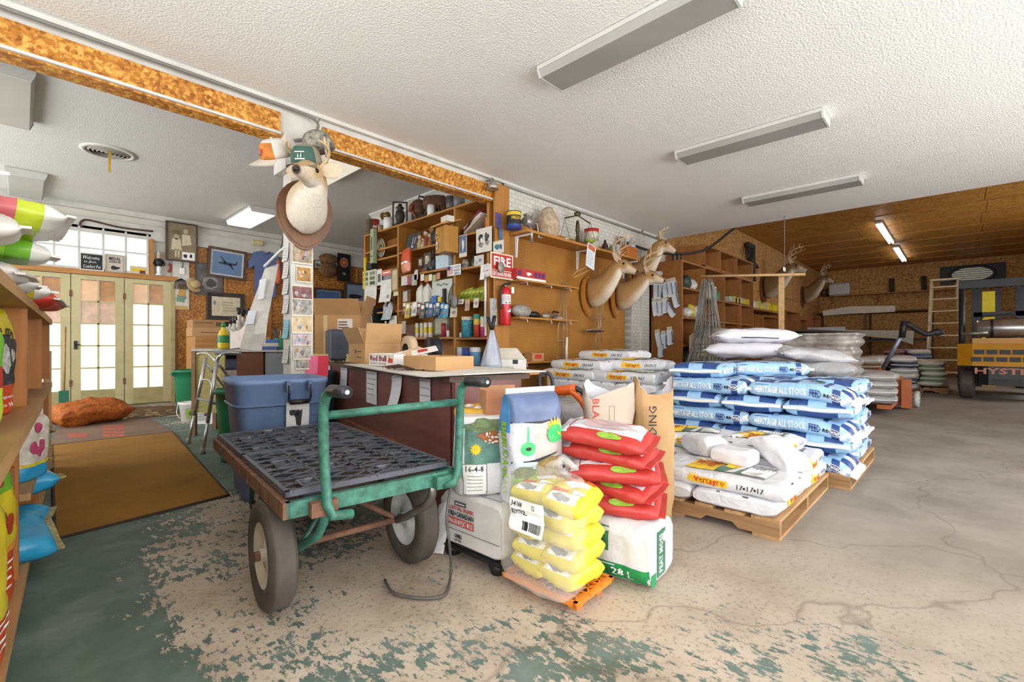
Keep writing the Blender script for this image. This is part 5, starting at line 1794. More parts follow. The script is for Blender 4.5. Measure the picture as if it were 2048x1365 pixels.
carton('long printed brown carton on the pine cabinet',(cx0+.30,cy0+.3,ZC+.14),0,.62,.4,.13,False,[d_rect(-.28,.078,-.02,.092,TBR),d_rect(.02,.03,.1,.1,TBR),d_rect(.14,.03,.22,.1,TBR)],name='brown_carton',m_=CB2,open_=False)
carton('flat brown carton underneath the printed one on the pine cabinet',(cx0+.30,cy0+.3,ZC),0,.64,.42,.138,False,[d_rect(-.2,.06,.1,.07,TBR)],name='brown_carton',m_=CB1,open_=False)
mb=MB()
rr=random.Random(2)
for k in range(14):
 mb.sphere((cx0+.1+rr.random()*.45,cy0+.05+rr.random()*.05,ZC+.03),.035,mat('#e3ded6',.7),7,5,(1.2,.8,.6))
carton('open brown carton beside the red box on the pine cabinet',(cx0+.95,cy0+.3,ZC),R(8),.30,.34,.27,True,(),name='brown_carton',m_=CB1,flapz=88)
o=tag(MB().box((0,0,0),(.14,.12,.29),mat('#b03224',.6)).build('red_box',None,(cx0+.64,cy0+.04,ZC)),'tall narrow red and white box with letters on the pine cabinet','box')
printed([d_text('ZIP',.01,.20,.13,.27,TW,.02),d_text('NE',.02,.11,.12,.18,TW,.02),d_text('C',.04,.02,.1,.09,TW,.02)],plane_fn((0,-.001,0),(1,0,0),(0,0,1)),'lettering',o)
def trash_can(label,loc,r,h,m_,handles=True,name='trash_can',rim=.04):
 t=thing(name,label,'bin',loc)
 MB().lathe([(r*.78,0),(r*.8,.02),(r*.93,h*.72),(r*.945,h*.74),(r*.96,h*.93),(r*1.04,h*.935),(r*1.04,h),(r*.97,h),(r*.94,h*.9),(r*.74,.03),(.001,.03)],m_,32,None,True,True).build('bin_body',t)
 if handles:
  for s_ in(-1,1):
   MB().box((s_*r*1.0-.03,-.06,h*.86),(s_*r*1.0+.05,.06,h*.93),m_).build('handle',t)
 return t
GCAN=mat('#1f7a52',.45,var=.12,vs=4)
trash_can('round green trash can beside the pine cabinet',(1.83,8.55,0),.26,.62,GCAN)
trash_can('dark green trash can half hidden behind the blue bin',(1.33,4.55,0),.2,.62,GCAN,False)
# white bucket, carton jug, small carton
c=fl(381,842)
t=thing('white_bucket','small white bucket with a green label near the walker','bucket',(c.x,c.y,0))
MB().lathe([(.10,0),(.125,.22),(.14,.225),(.14,.25),(.125,.25),(.1,.02),(.001,.02)],TW,24).build('bucket_body',t)
printed([d_rect(-.05,.05,.06,.17,mat('#8fae5a',.6)),d_ell(0.01,.11,.03,.03,mat('#55701f',.6),2)],lambda x,y,l:Vector(((.115+.06*y+l)*math.sin(x/.12-.2),-(.115+.06*y+l)*math.cos(x/.12-.2),y)),'bucket_label',t)
MB().tube(smooth_pts([(-.14,0,.22),(-.16,-.05,.12),(-.13,-.09,.05)]),.004,TW,6).build('bail',t)
c=fl(413,846)
t=thing('white_jug','white printed paper jug standing behind the walker legs','jug',(c.x,c.y,0),R(-35))
rg=[]
for z, w_, d_ in((0,.12,.1),(.18,.115,.095),(.3,.075,.06),(.34,.06,.045),(.38,.06,.04)):
 rg.append([Vector((sx*w_,sy*d_,z))for sx,sy in((-1,-1),(1,-1),(1,1),(-1,1))])
MB().loft(rg,TW,False).build('jug_body',t)
printed([d_lines(-.07,.04,.07,.16,5,TGREY),d_ell(.03,.12,.02,.02,TK)],plane_fn((0,-.1005,0),(1,0,0),(0,0,1)),'print',t)
carton('low brown carton on the floor behind the walker',tuple(fl(452,842).xy)+(0,),R(-40),.42,.3,.2,False,[d_ell(-.12,.1,.03,.05,TK)],name='brown_carton',m_=CB1)
t=thing('red_net_bag','red and white produce bag behind the walker','bag',tuple(fl(430,842).xy)+(.38,))
MB().sphere((0,0,0),.15,mat('#b23a34',.6,var=.4,vs=14),16,10,(1.1,.5,1.2)).build('bag_body',t)
MB().lathe([(.08,0),(.03,.05),(.06,.09)],mat('#c9463c',.6),10,Matrix.Translation((0,0,.16))).build('bag_neck',t)
# ================================================================= ALUMINIUM WALKER
ALU=mat('#c3c5c6',.28,.85,var=.08)
GREYR=mat('#8b9096',.5)
t=thing('walker_frame','aluminium walking frame with grey grips standing on the green floor','walker',tuple(fl(390,900).xy)+(0,))
A1, A2=fl(377,888), fl(406,908)
T1, T2=at(412,716,4.75), at(434,722,4.35)
B1, B2=fl(476,862), fl(505,872)
def leg(p,q,nm='leg'):
 d=(Vector(q)-Vector(p))
 o=MB().tube([p,Vector(p)+d*.35],.013,ALU,10).tube([Vector(p)+d*.33,q],.016,ALU,10).build(nm,t,world=True)
 return o
for(p,q)in((A1,T1),(A2,T2)):
 o=leg(p,q)
 MB().lathe([(.022,0),(.019,.05),(.015,.055)],mat('#9b948a',.7),12,Matrix.Translation(p)).build('rubber_foot',t,world=True)
MB().tube(smooth_pts([at(395,709,5.0),at(403,707,4.95),at(417,708,4.7),at(432,722,4.5),at(455,752,4.6),at(490,800,4.8)]),.014,ALU,10).build('side_rail',t,world=True)
MB().tube(smooth_pts([at(434,722,4.35),at(440,712,4.35),at(452,706,4.4),at(482,707,4.5)]),.014,ALU,10).build('side_rail',t,world=True)
MB().tube([at(430,706,4.4),at(483,707,4.5)],.02,GREYR,12).build('grip',t,world=True)
MB().tube([at(410,724,4.75),at(452,780,5.0)],.012,ALU,8).build('brace',t,world=True)
MB().tube([at(396,798,4.72),at(448,808,4.6)],.011,GREYR,8).build('cross_tube',t,world=True)
MB().tube([at(420,806,4.35),at(448,810,4.6)],.011,GREYR,8).build('cross_tube',t,world=True)
MB().tube([at(432,768,4.9),at(447,805,4.65)],.008,GREYR,8).build('brace',t,world=True)
MB().tube(smooth_pts([at(399,772,4.74),at(404,761,4.74),at(420,762,4.5),at(424,775,4.36)]),.011,ALU,8).build('front_arch',t,world=True)
# ================================================================= BLUE BIN
BB=mat('#6f86ad',.5,var=.1,vs=3)
BBD=mat('#55688c',.5,var=.1)
t=thing('storage_bin','large blue-grey square plastic bin with wire handle before the post','bin',(1.22,3.45,0),R(-8))
t.scale=(.94,.94,1)
def sq_ring(w_,z,e=6.0,n_=32):
 return[Vector((w_*math.copysign(abs(math.cos(a))**(2/e),math.cos(a)),w_*math.copysign(abs(math.sin(a))**(2/e),math.sin(a)),z))for a in[2*PI*i/n_ for i in range(n_)]]
MB().loft([sq_ring(.235,0),sq_ring(.245,.02),sq_ring(.285,.61),sq_ring(.297,.62),sq_ring(.31,.74),sq_ring(.318,.745),sq_ring(.318,.775),sq_ring(.295,.775),sq_ring(.28,.6),sq_ring(.23,.03)],BB).build('bin_body',t)
MB().loft([sq_ring(.29,.60),sq_ring(.305,.605),sq_ring(.305,.615),sq_ring(.29,.62)],BBD).build('lip_band',t)
hx=lambda u, z, o=0.0:Vector((u,-.275-.05*z-o,z))
for s_ in(-.07,.07):
 MB().cbox(hx(.08+s_,.735,.04),(.025,.05,.06),BBD).build('handle_clip',t)
MB().tube(smooth_pts([hx(.01,.74,.06),hx(.01,.69,.07),hx(.012,.65,.06),hx(.03,.625,.06),hx(.13,.625,.06),hx(.15,.65,.06),hx(.15,.69,.07),hx(.15,.74,.06)]),.008,BLK,8).build('wire_handle',t)
MB().tube([hx(.02,.63,.06),hx(.14,.63,.06)],.016,BLK,10).build('handle_grip',t)
sl=[d_rect(-.075,-.1,.075,.1,mat('#d8d8d6',.7,var=.15)),d_ell(-.01,.03,.035,.03,TK,2,14,.5,4),d_poly([(-.02,.03),(.03,.05),(.02,-.06),(-.01,-.05)],TK,2)]
printed(sl,lambda x,y,l:hx(.08+x,.525+y,.016+l),'torn_label',t)
printed(d_frame(-.12,-.2,.23,.2,.004,BBD),lambda x,y,l:hx(x,.34+y,.008+l),'molded_panel',t)
# dark teal drum and pink notes between bin and counter
t=thing('dark_drum','dark blue-green drum standing between the blue bin and the counter','drum',(1.85,4.32,0))
MB().lathe([(.2,0),(.2,.3),(.207,.31),(.207,.33),(.2,.34),(.2,.72),(.207,.74),(.19,.76),(.001,.76)],mat('#2e4550',.5,var=.3),24).build('drum_body',t)
for(px,py,c_,lab,w_)in((623,712,'#e2718f','pale pink paper note hanging at the foot of the post',.11),(637,712,'#d0324d','crimson paper hanging beside the pink note',.17)):
 p=at(px,py,3.88)
 sheet(lab,p,RT,(0,0,1),w_,.15 if w_<.12 else .17,mat(c_,.7),(),.02,group='paper hanging at the post foot')
# ================================================================= MATS ON THE FLOOR
def rug_mat(c,d):
 m, nt, b=newmat('woven_mat')
 v=coords(nt)
 f=noise_t(nt,v,150,2)
 g=noise_t(nt,v,1.6,5,.6)
 wv=noise_t(nt,coords(nt,(60,60,60)),1,1)
 out=ramp(nt,mathn(nt,'ADD',mathn(nt,'MULTIPLY',f,.5),mathn(nt,'MULTIPLY',g,.5)),[(.35,lin(d)),(.65,lin(c))])
 nt.links.new(out,b.inputs['Base Color'])
 b.inputs['Roughness'].default_value=.95
 bump(nt,b,f,.5,.004)
 return m
def floor_mat_obj(name,label,corners,m_,z=.012,hem=None):
 ps=[fl(*c_)for c_ in corners]
 mb=MB()
 n_=len(ps)
 mb.add([(p.x,p.y,z)for p in ps]+[(p.x,p.y,.001)for p in ps],[tuple(range(n_)),tuple(range(2*n_-1,n_-1,-1))]+[(i,i+n_,(i+1)%n_+n_,(i+1)%n_)for i in range(n_)],m_)
 t=tag(mb.build(name),label,'mat')
 if hem:
  MB().tube([(p.x,p.y,.006)for p in ps],.011,hem,6,True).build('hem',t)
 return t
floor_mat_obj('floor_rug','large ochre-brown woven mat on the floor in the left foreground',[(110,1082),(457,993),(345,866),(104,893)],rug_mat('#a87824','#7c5614'),hem=mat('#4b3a28',.9))
t=floor_mat_obj('entry_mat','worn reddish-brown entry mat with faded red stencil marks',[(105,892),(345,865),(298,838),(112,846)],rug_mat('#8d7461','#6d5646'),.008)
mb=MB()
for(xa,xb,ya,yb)in((205,250,851,876),(135,175,868,876)):
 for k in range(4):
  y0=ya+(yb-ya)*k/4
  q=[fl(xa,y0,.009),fl(xb,y0-1,.009),fl(xb,y0+(yb-ya)/7,.009),fl(xa,y0+(yb-ya)/7+1,.009)]
  mb.add(q,[(0,1,2,3)],mat('#b5604e',.9,var=.3,vs=30))
mb.build('stencil_marks',t)
t=floor_mat_obj('leafy_mat','dark patterned mat with pale leaves in front of the folding doors',[(112,845),(298,836),(400,824),(350,812),(140,820)],rug_mat('#6f5334','#4b361f'),.006)
mb=MB()
rr=random.Random(12)
for k in range(46):
 px, py=rr.uniform(150,360), rr.uniform(818,838)
 c=fl(px,py,.008)
 a, s_=rr.uniform(0,PI), rr.uniform(.05,.11)
 mb.add([c+Vector((s_*math.cos(a),s_*math.sin(a),0)),c+Vector((-.03*math.sin(a),.03*math.cos(a),0)),c-Vector((s_*math.cos(a),s_*math.sin(a),0)),c+Vector((.03*math.sin(a),-.03*math.cos(a),0))],[(0,1,2,3)],mat('#c9a878',.9))
mb.build('leaf_pattern',t)['kind']='stuff'
# orange net sack by the shelf end
c=fl(160,852)
NET=mat('#b4601f',.7,var=.5,vs=30,bmp=.5,bs=40)
b_=Bag(.75,.5,.3,2.2,3.0,.2,.05,201,fr=4)
sack('net_sack','lumpy orange-brown mesh sack lying at the end of the left shelves',b_,NET,(),((1,None),),(c.x+.1,c.y+.1,.0),R(20))
# ================================================================= LEFT SHELVES WITH PET FOOD AND SOIL
SHW=wood('#b87938','#93561f',2,.5)
SHB=wood('#b9925f','#9a7444',1,.6)
LRZ=R(-3.43)
LM=Matrix.Translation((-.147,0,0))@Matrix.Rotation(LRZ,4,'Z')
t=thing('gondola_shelf','long pine store shelving along the left edge of the picture','shelf',(-.147,0,0),LRZ)
for(z,x0,y0,y1,th)in((1.2,-.5,.9,5.3,.04),(.73,-.5,.9,3.42,.05),(.70,-.5,3.42,5.3,.04),(.36,-.5,2.9,5.3,.03),(.09,-.5,.9,5.3,.03)):
 MB().box((x0,y0,z-th),(0.0 if z!=.73 else .02,y1,z),SHB).build('shelf_board',t)
for y in(1.0,3.0,4.15,5.26):
 MB().box((-.5,y-.02,.73),(-.015,y+.02,1.16),SHW).build('divider',t)
for y in(1.0,2.66,3.9,5.26):
 MB().box((-.5,y-.02,.0),(-.02,y+.02,.68),SHW).build('divider',t)
MB().box((-.52,.9,0),(-.5,5.3,1.6),wood('#a8743a','#87571f',2,.5)).build('back_panel',t)
MB().box((-.46,2.62,.44),(-.03,2.645,.53),wood('#a5672c','#7d4616',0,.5)).build('brace',t)
def LP(x,y,z):
 return tuple(LM@Vector((x,y,z)))
def pet_bag(label,loc,rz,L,W,H,paint,dec=(),seed=0,lying=False,rot=None,name='pet_food_bag',seams=((1,None),),flare=.03):
 if lying:
  b=Bag(L,W,H,2.8,4.5,.07,.014,seed,flare=flare)
 else:
  b=Bag(L,W,H,3.0,5,.08,.012,seed,bot=.8,post=stand(L,H),flare=flare)
 return sack(name,label,b,paint,dec,seams,loc,rz,None,'bag',rot=rot,na=22,ns=32)
YL, GR2, ORR=mat('#d2c02c',.35,var=.15), mat('#6fae2e',.35,var=.2), mat('#cc4a1d',.35,var=.15)
BLK2=mat('#3b3d40',.5,var=.7,vs=28)
WHB=mat('#dcdad6',.4,var=.08)
PNK=mat('#c8646a',.4,var=.25,vs=9)
BLU=mat('#2c9bc9',.35,var=.2)
HAY=mat('#a59a6f',.7,var=.4,vs=50)
RED2=mat('#b5382a',.4,var=.15)
def fruit_paint(x,q):
 if x>.14:
  return GR2
 if x>-.04:
  return YL
 return ORR if x<-.06 else mat('#e0962c',.4)
fruit_dec=[d_ell(.05,.03,.045,.05,mat('#7d3a24',.5),1,14,.2,1),d_ell(-.0,.06,.04,.035,mat('#3f5f2a',.5),1,14,.2,2),d_ell(.04,-.04,.035,.04,mat('#a83b22',.5),1,14,.2,4),d_ell(.19,0,.02,.025,mat('#8f3a22',.5),1),d_text('OUR',.055,.0,.085,.07,TW,.02,0,-90)]
for k in range(4):
 fruit_dec.append(d_rect(-.10-k*.03,-.08,-.092-k*.03,.09-.02*(k%2),TW))
pet_bag('green, yellow and red parrot food bag on the lowest shelf in front',LP(-.1,2.32,.095),LRZ+R(76),.52,.30,.14,fruit_paint,fruit_dec,301)
pet_bag('yellow and red pet food bag nearest the bottom left corner',LP(-.08,1.9,.095),LRZ+R(80),.48,.28,.14,lambda x,q:YL if x>-.08 else ORR,fruit_dec[5:],302)
def soil_paint(x,q):
 if x>.09:
  return YL
 if x>-.10:
  return BLK2
 return ORR
soil_dec=[d_text('te m',.09,-.06,.13,.06,TK,.02,0,-90),d_ell(0,-.03,.05,.05,mat('#b9b9b4',.6,var=.5,vs=40),1,18,.3,2),d_text('e Fix Pigment',-.15,-.09,-.135,.09,TW,.01,0,-90),d_text('To Promote Vib',-.18,-.09,-.165,.09,TW,.01,0,-90)]
pet_bag('yellow, black and red potting soil bag on the middle shelf',LP(-.13,2.62,.732),LRZ+R(72),.42,.26,.15,soil_paint,soil_dec,303)
pet_bag('second potting soil bag with red base behind the first on the middle shelf',LP(-.14,2.92-.12,.732),LRZ+R(64),.40,.25,.14,soil_paint,soil_dec,304)
pet_bag('lime green bag at the left edge of the middle shelf',LP(-.1,2.05,.732),LRZ+R(80),.36,.24,.14,lambda x,q:mat('#b9d63a',.4,var=.2)if x<-.05 else(RED2 if x<.03 else GR2),(),305)
# hearts bag
HRT=mat('#b8466a',.5)
pet_bag('treat bag with pink hearts and a blue base on the lower shelf',LP(-.03,3.22,.362),LRZ+R(62),.30,.20,.10,lambda x,q:BLU if x<-.08 else mat('#cfc6b8',.4,var=.3,vs=30),[d_ell(.0,.03,.03,.025,HRT,1),d_ell(.0,-.03,.03,.025,HRT,1),d_poly([(.0,.055),(.0,-.055),(-.05,0)],HRT,2),d_ell(.09,0,.025,.03,HRT,1),d_rect(-.085,-.1,-.07,.1,YL,1)],306)
def blue_paint(x,q):
 if abs(q)<.09 and-.12<x<.05:
  return HAY
 return BLU
for k, (x,y,z,rz,L)in enumerate(((.04,4.05,.37,-10,.34),(.05,3.45,.21,15,.42),(.03,3.2,.10,-8,.40),(.05,2.92,.10,12,.40))):
 lab=('blue hay bag jutting from the shelf farthest along','crumpled blue hay bag, second along the lowest shelf','blue hay bag, third along the lowest shelf, window showing straw','blue hay bag nearest the camera on the lowest shelf')[k]
 pet_bag(lab,LP(x-.19,y,z+.0),0,L,.26,.13,blue_paint,(),310+k,True,(R(-10+8*k),R(-14+6*k),LRZ+R(rz)),'hay_bag')
# bags lying on top of the shelves
def stripe(c1,c2,c3):
 def f(x,q):
  if x>.17:
   return WHB
  if x>.10:
   return c3
  if x>.02 and abs(q)>.12:
   return c1
  if abs(q)<.07:
   return c1
  return c2
 return f
PALE=mat('#d9c7a8',.7,var=.15)
LIME=mat('#b9c92e',.35,var=.2)
tops=[('pale torn paper bag on top of the left shelves, highest',(-.27,2.12,1.45),(10,-8,14),lambda x,q:PALE,.44,.34),('pink striped and lime pet food bag high on the left shelves',(-.13,2.36,1.40),(-10,5,10),stripe(PNK,LIME,LIME),.46,.27),('cream bag with a red panel tucked into the top pile',(-.2,2.2,1.31),(6,-3,2),stripe(WHB,PALE,RED2),.44,.30),('bright green and white pet food bag in the middle of the top pile',(-.15,2.50,1.315),(4,8,4),stripe(mat('#8fce3f',.35,var=.2),WHB,GR2),.44,.27),('yellow and white bag at the bottom of the top pile',(-.22,2.40,1.205),(0,3,-4),stripe(YL,RED2,LIME),.46,.30),('lime bag with silver end at the bottom of the top pile',(-.19,2.72,1.21),(3,5,8),stripe(LIME,YL,WHB),.42,.26),('red, grey and lime bag hanging over the shelf edge farther back',(-.17,3.05,1.21),(5,3,6),stripe(RED2,WHB,YL),.44,.30),('tan bag with a red corner drooping over the shelf end',(-.15,3.6,1.205),(-4,6,-8),lambda x,q:mat('#c7ad82',.6,var=.2)if x<.16 else RED2,.46,.32),]
for k, (lab,p,rt,pa,L,W_)in enumerate(tops):
 dc=[]
 if 0<k<7:
  dc=[d_rect(-.04+.022*j,-.10,-.03+.022*j,.05,(TRED,TW)[j%2]if k==1 else(TW,LIME)[j%2],1)for j in range(5)]+[d_ell(.09,-.03,.04,.05,(TW,TYEL,GR2)[k%3],2,14,.3,k),d_lines(-.15,-.13,-.06,-.04,4,TGREY,2,.3,k)]
 pet_bag(lab,LP(*p),0,L,W_,.095,pa,dc,330+k,True,(R(rt[0]),R(rt[1]),LRZ+R(rt[2])),'bagged_food',((1,WHB),))
# loop handle of a pale scoop and cartons farther along
carton('brown carton with yellow and red packets beyond the shelf end',LP(-.22,5.65,.95),LRZ,.34,.3,.3,False,(),m_=CB1)
tag(MB().box((-.16,-.14,0),(.16,.14,.05),RED2).box((-.17,-.15,-.02),(.17,.15,.0),YL).build('red_packet',None,LP(-.22,5.65,1.275)),'red and yellow packet on the brown carton at the shelf end','packet')
t=thing('display_stand','slim wooden display stand beyond the left shelves','stand',LP(-.22,5.7,0),LRZ)
MB().box((-.2,-.16,.92),(.2,.16,.945),SHB).build('stand_top',t)
for sx in(-.18,.18):
 for sy in(-.14,.14):
  MB().box((sx-.02,sy-.02,0),(sx+.02,sy+.02,.92),SHB).build('leg',t)
c=at(152,672,6.4)
t=thing('broom','green broom with wooden handle leaning at the folding doors','broom',(c.x-.12,c.y,0))
MB().tube([(0,0,.35),(.02,.1,1.25)],.012,SHB,8).build('broom_handle',t)
MB().box((-.05,-.03,.0),(.05,.03,.38),mat('#2a6e52',.7)).build('bristles',t)
# ================================================================= POST WITH PHOTOGRAPHS
po=struct(MB().box((1.5,YB,0),(1.68,YB+.16,2.68),WPAINT).build('trim_6'))
MB().box((1.44,YB-.05,2.40),(1.76,YB+.2,2.69),WPAINT).build('capital',po)
# snapshots taped to the post, front side and left side
phm=[mat('#b9a58c',.6,var=.5,vs=16),mat('#b98a4a',.6,var=.4,vs=18),mat('#8d5f62',.6,var=.6,vs=20),mat('#aaa8a0',.6,var=.6,vs=22),mat('#d8c39c',.6,var=.3,vs=12),mat('#c9b8c4',.6,var=.5,vs=16),mat('#bdb7ac',.6,var=.5,vs=18),mat('#6f97a8',.6,var=.4,vs=14)]
plist=[(596,477,.16,.06,7,'blue and white paper scrap under the deer on the post'),(604,490,.17,.16,0,'colour snapshot of people near the top of the post'),(607,532,.12,.14,1,'browned newspaper clipping on the post'),(604,571,.17,.12,2,'reddish snapshot halfway down the post'),(604,594,.17,.16,3,'grey group photograph on the post'),(604,626,.17,.17,4,'faded cream and red print on the post'),(604,665,.15,.11,5,'snapshot of a purple figure low on the post'),(604,688,.15,.13,6,'pale group photo low on the post'),(606,708,.13,.13,3,'black and white photo at the foot of the post')]
for i, (px,py,w,h,mi,lab)in enumerate(plist):
 p=onY(px,py,YB-.004)
 p.x=max(1.5+w/2,min(1.68-w/2,p.x))
 base=mat('#e4dccb',.6,var=.06)
 dd=[d_rect(-w*.46,-h*.92,w*.46,-h*.1,phm[mi],1)]
 rr=random.Random(i+40)
 for k in range(5):
  dd.append(d_ell(rr.uniform(-.3,.3)*w,-h*rr.uniform(.35,.8),w*rr.uniform(.05,.1),h*rr.uniform(.08,.16),phm[(mi+1+k)%8],2,10,.3,k))
 sheet(lab,p,(1,0,0),(0,0,1),w,h,base,dd,.012,'photo','snapshot','photographs on the post')
for i, py in enumerate((486,520,552,590,640,690)):
 p=onX(576,py,1.496)
 sheet('white paper strip number %s down the left side of the post'%('one','two','three','four','five, bluish,','six')[i],(1.496,YB+.08,p.z),(0,-1,0),(0,0,1),.11,.15,mat('#7fc4d6',.6)if i==4 else mat('#d6d5d2',.7,var=.2,vs=16),d_lines(-.04,-.13,.04,-.03,5,TGREY,1,.25,i),.015,'paper','paper_strip','papers on the post side')
# ---- plastic sleeve of papers hanging from a rod on the post, apron and small bits
SL=mat('#c9c6c0',.35,var=.25,vs=7)
p0, p1=at(537,528,4.35), at(500,700,4.2)
t=thing('paper_sleeve','long clear sleeve of old papers hanging slanted from a rod left of the post','sleeve',tuple(p0))
q=[at(530,537,4.3),at(557,528,4.3),at(540,615,4.25),at(523,702,4.2),at(479,698,4.2),at(500,620,4.25)]
nrm=Vector((-.7,-.7,0))*.006
MB().add([v for v in q]+[v-nrm for v in q],[(0,1,2,3,4,5),(11,10,9,8,7,6)]+[(i,i+6,(i+1)%6+6,(i+1)%6)for i in range(6)],SL).build('sleeve',t,world=True)
for k, (pts,c_)in enumerate(((((519,560),(533,556),(527,597),(515,600)),'#e8e8ec'),(((497,622),(513,620),(507,648),(489,650)),'#e4e9f2'),(((515,640),(538,618),(530,690),(500,695)),'#dedcd6'))):
 v=[at(a,b,4.22)for a,b in pts]
 MB().add(v+[x-nrm*.2 for x in v],[(0,1,2,3),(7,6,5,4),(0,4,5,1),(1,5,6,2),(2,6,7,3),(3,7,4,0)],mat(c_,.7,var=.08,vs=20)).build('paper',t,world=True)
MB().tube([at(529,533,4.3),at(561,502,4.1),(1.52,3.98,1.83)],.012,TW,8).build('rod',t,world=True)
MB().tube([at(561,502,4.1),at(565,482,4.05),at(566,472,4.0)],.004,BLK,5).build('string',t,world=True)
tag(MB().tube(smooth_pts([at(556,522,9.385),at(557,545,9.385),at(556,568,9.385)]),[.03,.035,.04,.05,.055,.055,.055,.05,.04],mat('#d0694a',.8),8).build('orange_ribbon'),'short orange ribbon hanging over the blue t-shirt','ribbon')
# ================================================================= SUPPLY TABLE LEFT OF THE POST
STM=Matrix.Translation(tuple(at(470,760,5.35).xy)+(0,))
sx, sy=at(470,760,5.35).xy
t=thing('supply_table','narrow supply table covered in bottles left of the post','table',(sx,sy,0),R(-42))
MB().box((-.36,-.2,.93),(.36,.25,.955),mat('#b9bcbc',.5)).build('table_top',t)
MB().box((-.34,-.18,.25),(-.02,-.16,.93),mat('#b8ae6e',.8,var=.25,vs=40,bmp=.4,bs=80)).build('burlap_front',t)
MB().box((.14,-.18,.2),(.34,-.16,.93),mat('#d8cdbd',.8,var=.15)).build('cloth_front',t)
for a in(-.34,.34):
 for b in(-.18,.23):
  MB().box((a-.02,b-.02,0),(a+.02,b+.02,.93),mat('#8a6a48',.7)).build('leg',t)
LIM=mat('#b7c24a',.5,var=.3,vs=12)
sack('lime_sack','lime green and black sack slumped below the supply table',Bag(.5,.26,.14,3,5,.2,.02,401,post=stand(.5,.14)),lambda x,q:LIM if int((x+.3)*9)%2 else mat('#6b6f4a',.6),(),(),tuple(at(482,800,5.0).xy)+(.0,),R(-40),None,'bag')
def bottle(label,loc,h,r,body,cap,name='spray_bottle',group=None,spray=False,band=None,neck=.35,rz=0.0,cat='bottle',seg=14):
 t=thing(name,label,cat,loc,rz,group)
 z1=h*(1-neck)
 mats=[body]*6
 if band is not None:
  mats=[body,body,band,body,body,body]
 MB().lathe([(r*.95,0),(r,.01),(r,z1*.35),(r,z1*.8),(r*.8,z1),(r*.38,z1+h*neck*.35),(r*.36,h*.86)],body,seg,None,True,True,mats).build('bottle_body',t)
 MB().lathe([(r*.42,h*.84),(r*.42,h*.94),(r*.3,h)],cap,10).build('cap',t)
 if spray:
  MB().box((-r*.9,-r*.25,h*.93),(r*.6,r*.25,h*1.02),cap).build('nozzle',t)
  MB().tube([(-r*.6,0,h*.92),(-r*.7,0,h*.8)],r*.1,cap,5).build('trigger',t)
 return t
for k, (px,py,m_,sp)in enumerate(((447,697,TW,0),(453,690,mat('#cfd3cc',.4),1),(461,690,mat('#d8d4c8',.4),1),(468,688,mat('#bfc6bd',.4),1),(478,680,mat('#d6d2c4',.4),1),(486,680,mat('#c8cbb8',.4),1),(496,682,mat('#cfcab8',.4),1))):
 p=at(px,694,5.25+.1*(k%3))
 lab=('short white bottle with a red cap at the left end of the supply table','grey spray bottle, first from the left on the supply table','cream spray bottle, second from the left on the supply table','grey-green spray bottle, third from the left on the supply table','tall cream spray bottle in the middle of the supply table','olive-tinted spray bottle beside the tall cream one','cream spray bottle next to the hanging sleeve')[k]
 bottle(lab,(p.x,p.y,.957),(.2,.3,.34,.34,.46,.44,.44)[k],.04,m_,mat('#b33a2c',.5)if k==0 else BLK,group='bottles on the supply table',spray=bool(sp),rz=k*.7)
p=at(447,697,5.12)
bottle('squat yellow and green bottle at the front of the supply table',(p.x,p.y,.957),.28,.055,mat('#e0c62c',.4),mat('#2f8a4c',.5),band=mat('#2f8a4c',.5),rz=.3,group='bottles on the supply table')
CLO=mat('#ddd0cc',.85,var=.08,bmp=.3,bs=14)
q=[at(455,655,5.0),at(466,664,4.95),at(480,660,4.95),at(492,648,4.9),at(500,652,4.9),at(486,695,4.85),at(460,698,4.95),at(462,665,4.98)]
n_=Vector((-.7,-.7,0))*.03
mb=MB().add([v for v in q]+[v-n_ for v in q],[tuple(range(8)),tuple(range(15,7,-1))]+[(i,i+8,(i+1)%8+8,(i+1)%8)for i in range(8)],CLO)
tag(mb.build('apron'),'pale pink cloth apron draped over the bottles on the supply table','cloth')
# desk right behind the post: pen cup, grey drawers
t=thing('filing_unit','grey metal drawers and brown crate on the floor beside the post','drawers',tuple(at(548,760,4.95).xy)+(0,),R(-43))
MB().box((-.28,-.2,0),(-.02,.25,.93),mat('#6b4027',.7,var=.2)).build('crate',t)
MB().box((.0,-.2,0),(.3,.25,.93),mat('#7d8488',.45,.3)).build('drawer_unit',t)
for z in(.1,.38,.66):
 MB().box((.02,-.212,z),(.28,-.2,z+.25),mat('#8a9196',.45,.3)).build('drawer',t)
MB().box((-.3,-.22,.93),(.32,.27,.945),mat('#c9c6be',.6)).build('unit_top',t)
p=at(558,680,4.85)
for k in range(3):
 tag(MB().box((-.12,-.09,0),(.12,.09,.035),mat(('#3f5f96','#c8c4bb','#4a6fa8')[k],.6)).build('book',None,(tuple(at(537,700,4.85).xy)+(.947+.036*k,)),(0,0,R(-43+4*k))),('blue book at the bottom of the small pile beside the post','grey book in the middle of the small pile beside the post','light blue book on top of the small pile beside the post')[k],'book','books beside the post')
t=thing('pen_cup','green and white cup full of pens beside the post','cup',(p.x,p.y,.947))
MB().lathe([(.035,0),(.045,.12),(.042,.12),(.033,.01),(.001,.01)],TW,16,None,True,True,[mat('#3f9a6a',.5)]*5).build('cup_body',t)
for k in range(8):
 a=2*PI*k/8
 MB().tube([(.015*math.cos(a),.015*math.sin(a),.02),(.045*math.cos(a),.045*math.sin(a),.2+.015*(k%3))],.005,mat(('#2c3f9a','#222222','#d8c8b0','#2c3f9a')[k%4],.5),6).build('pen',t)
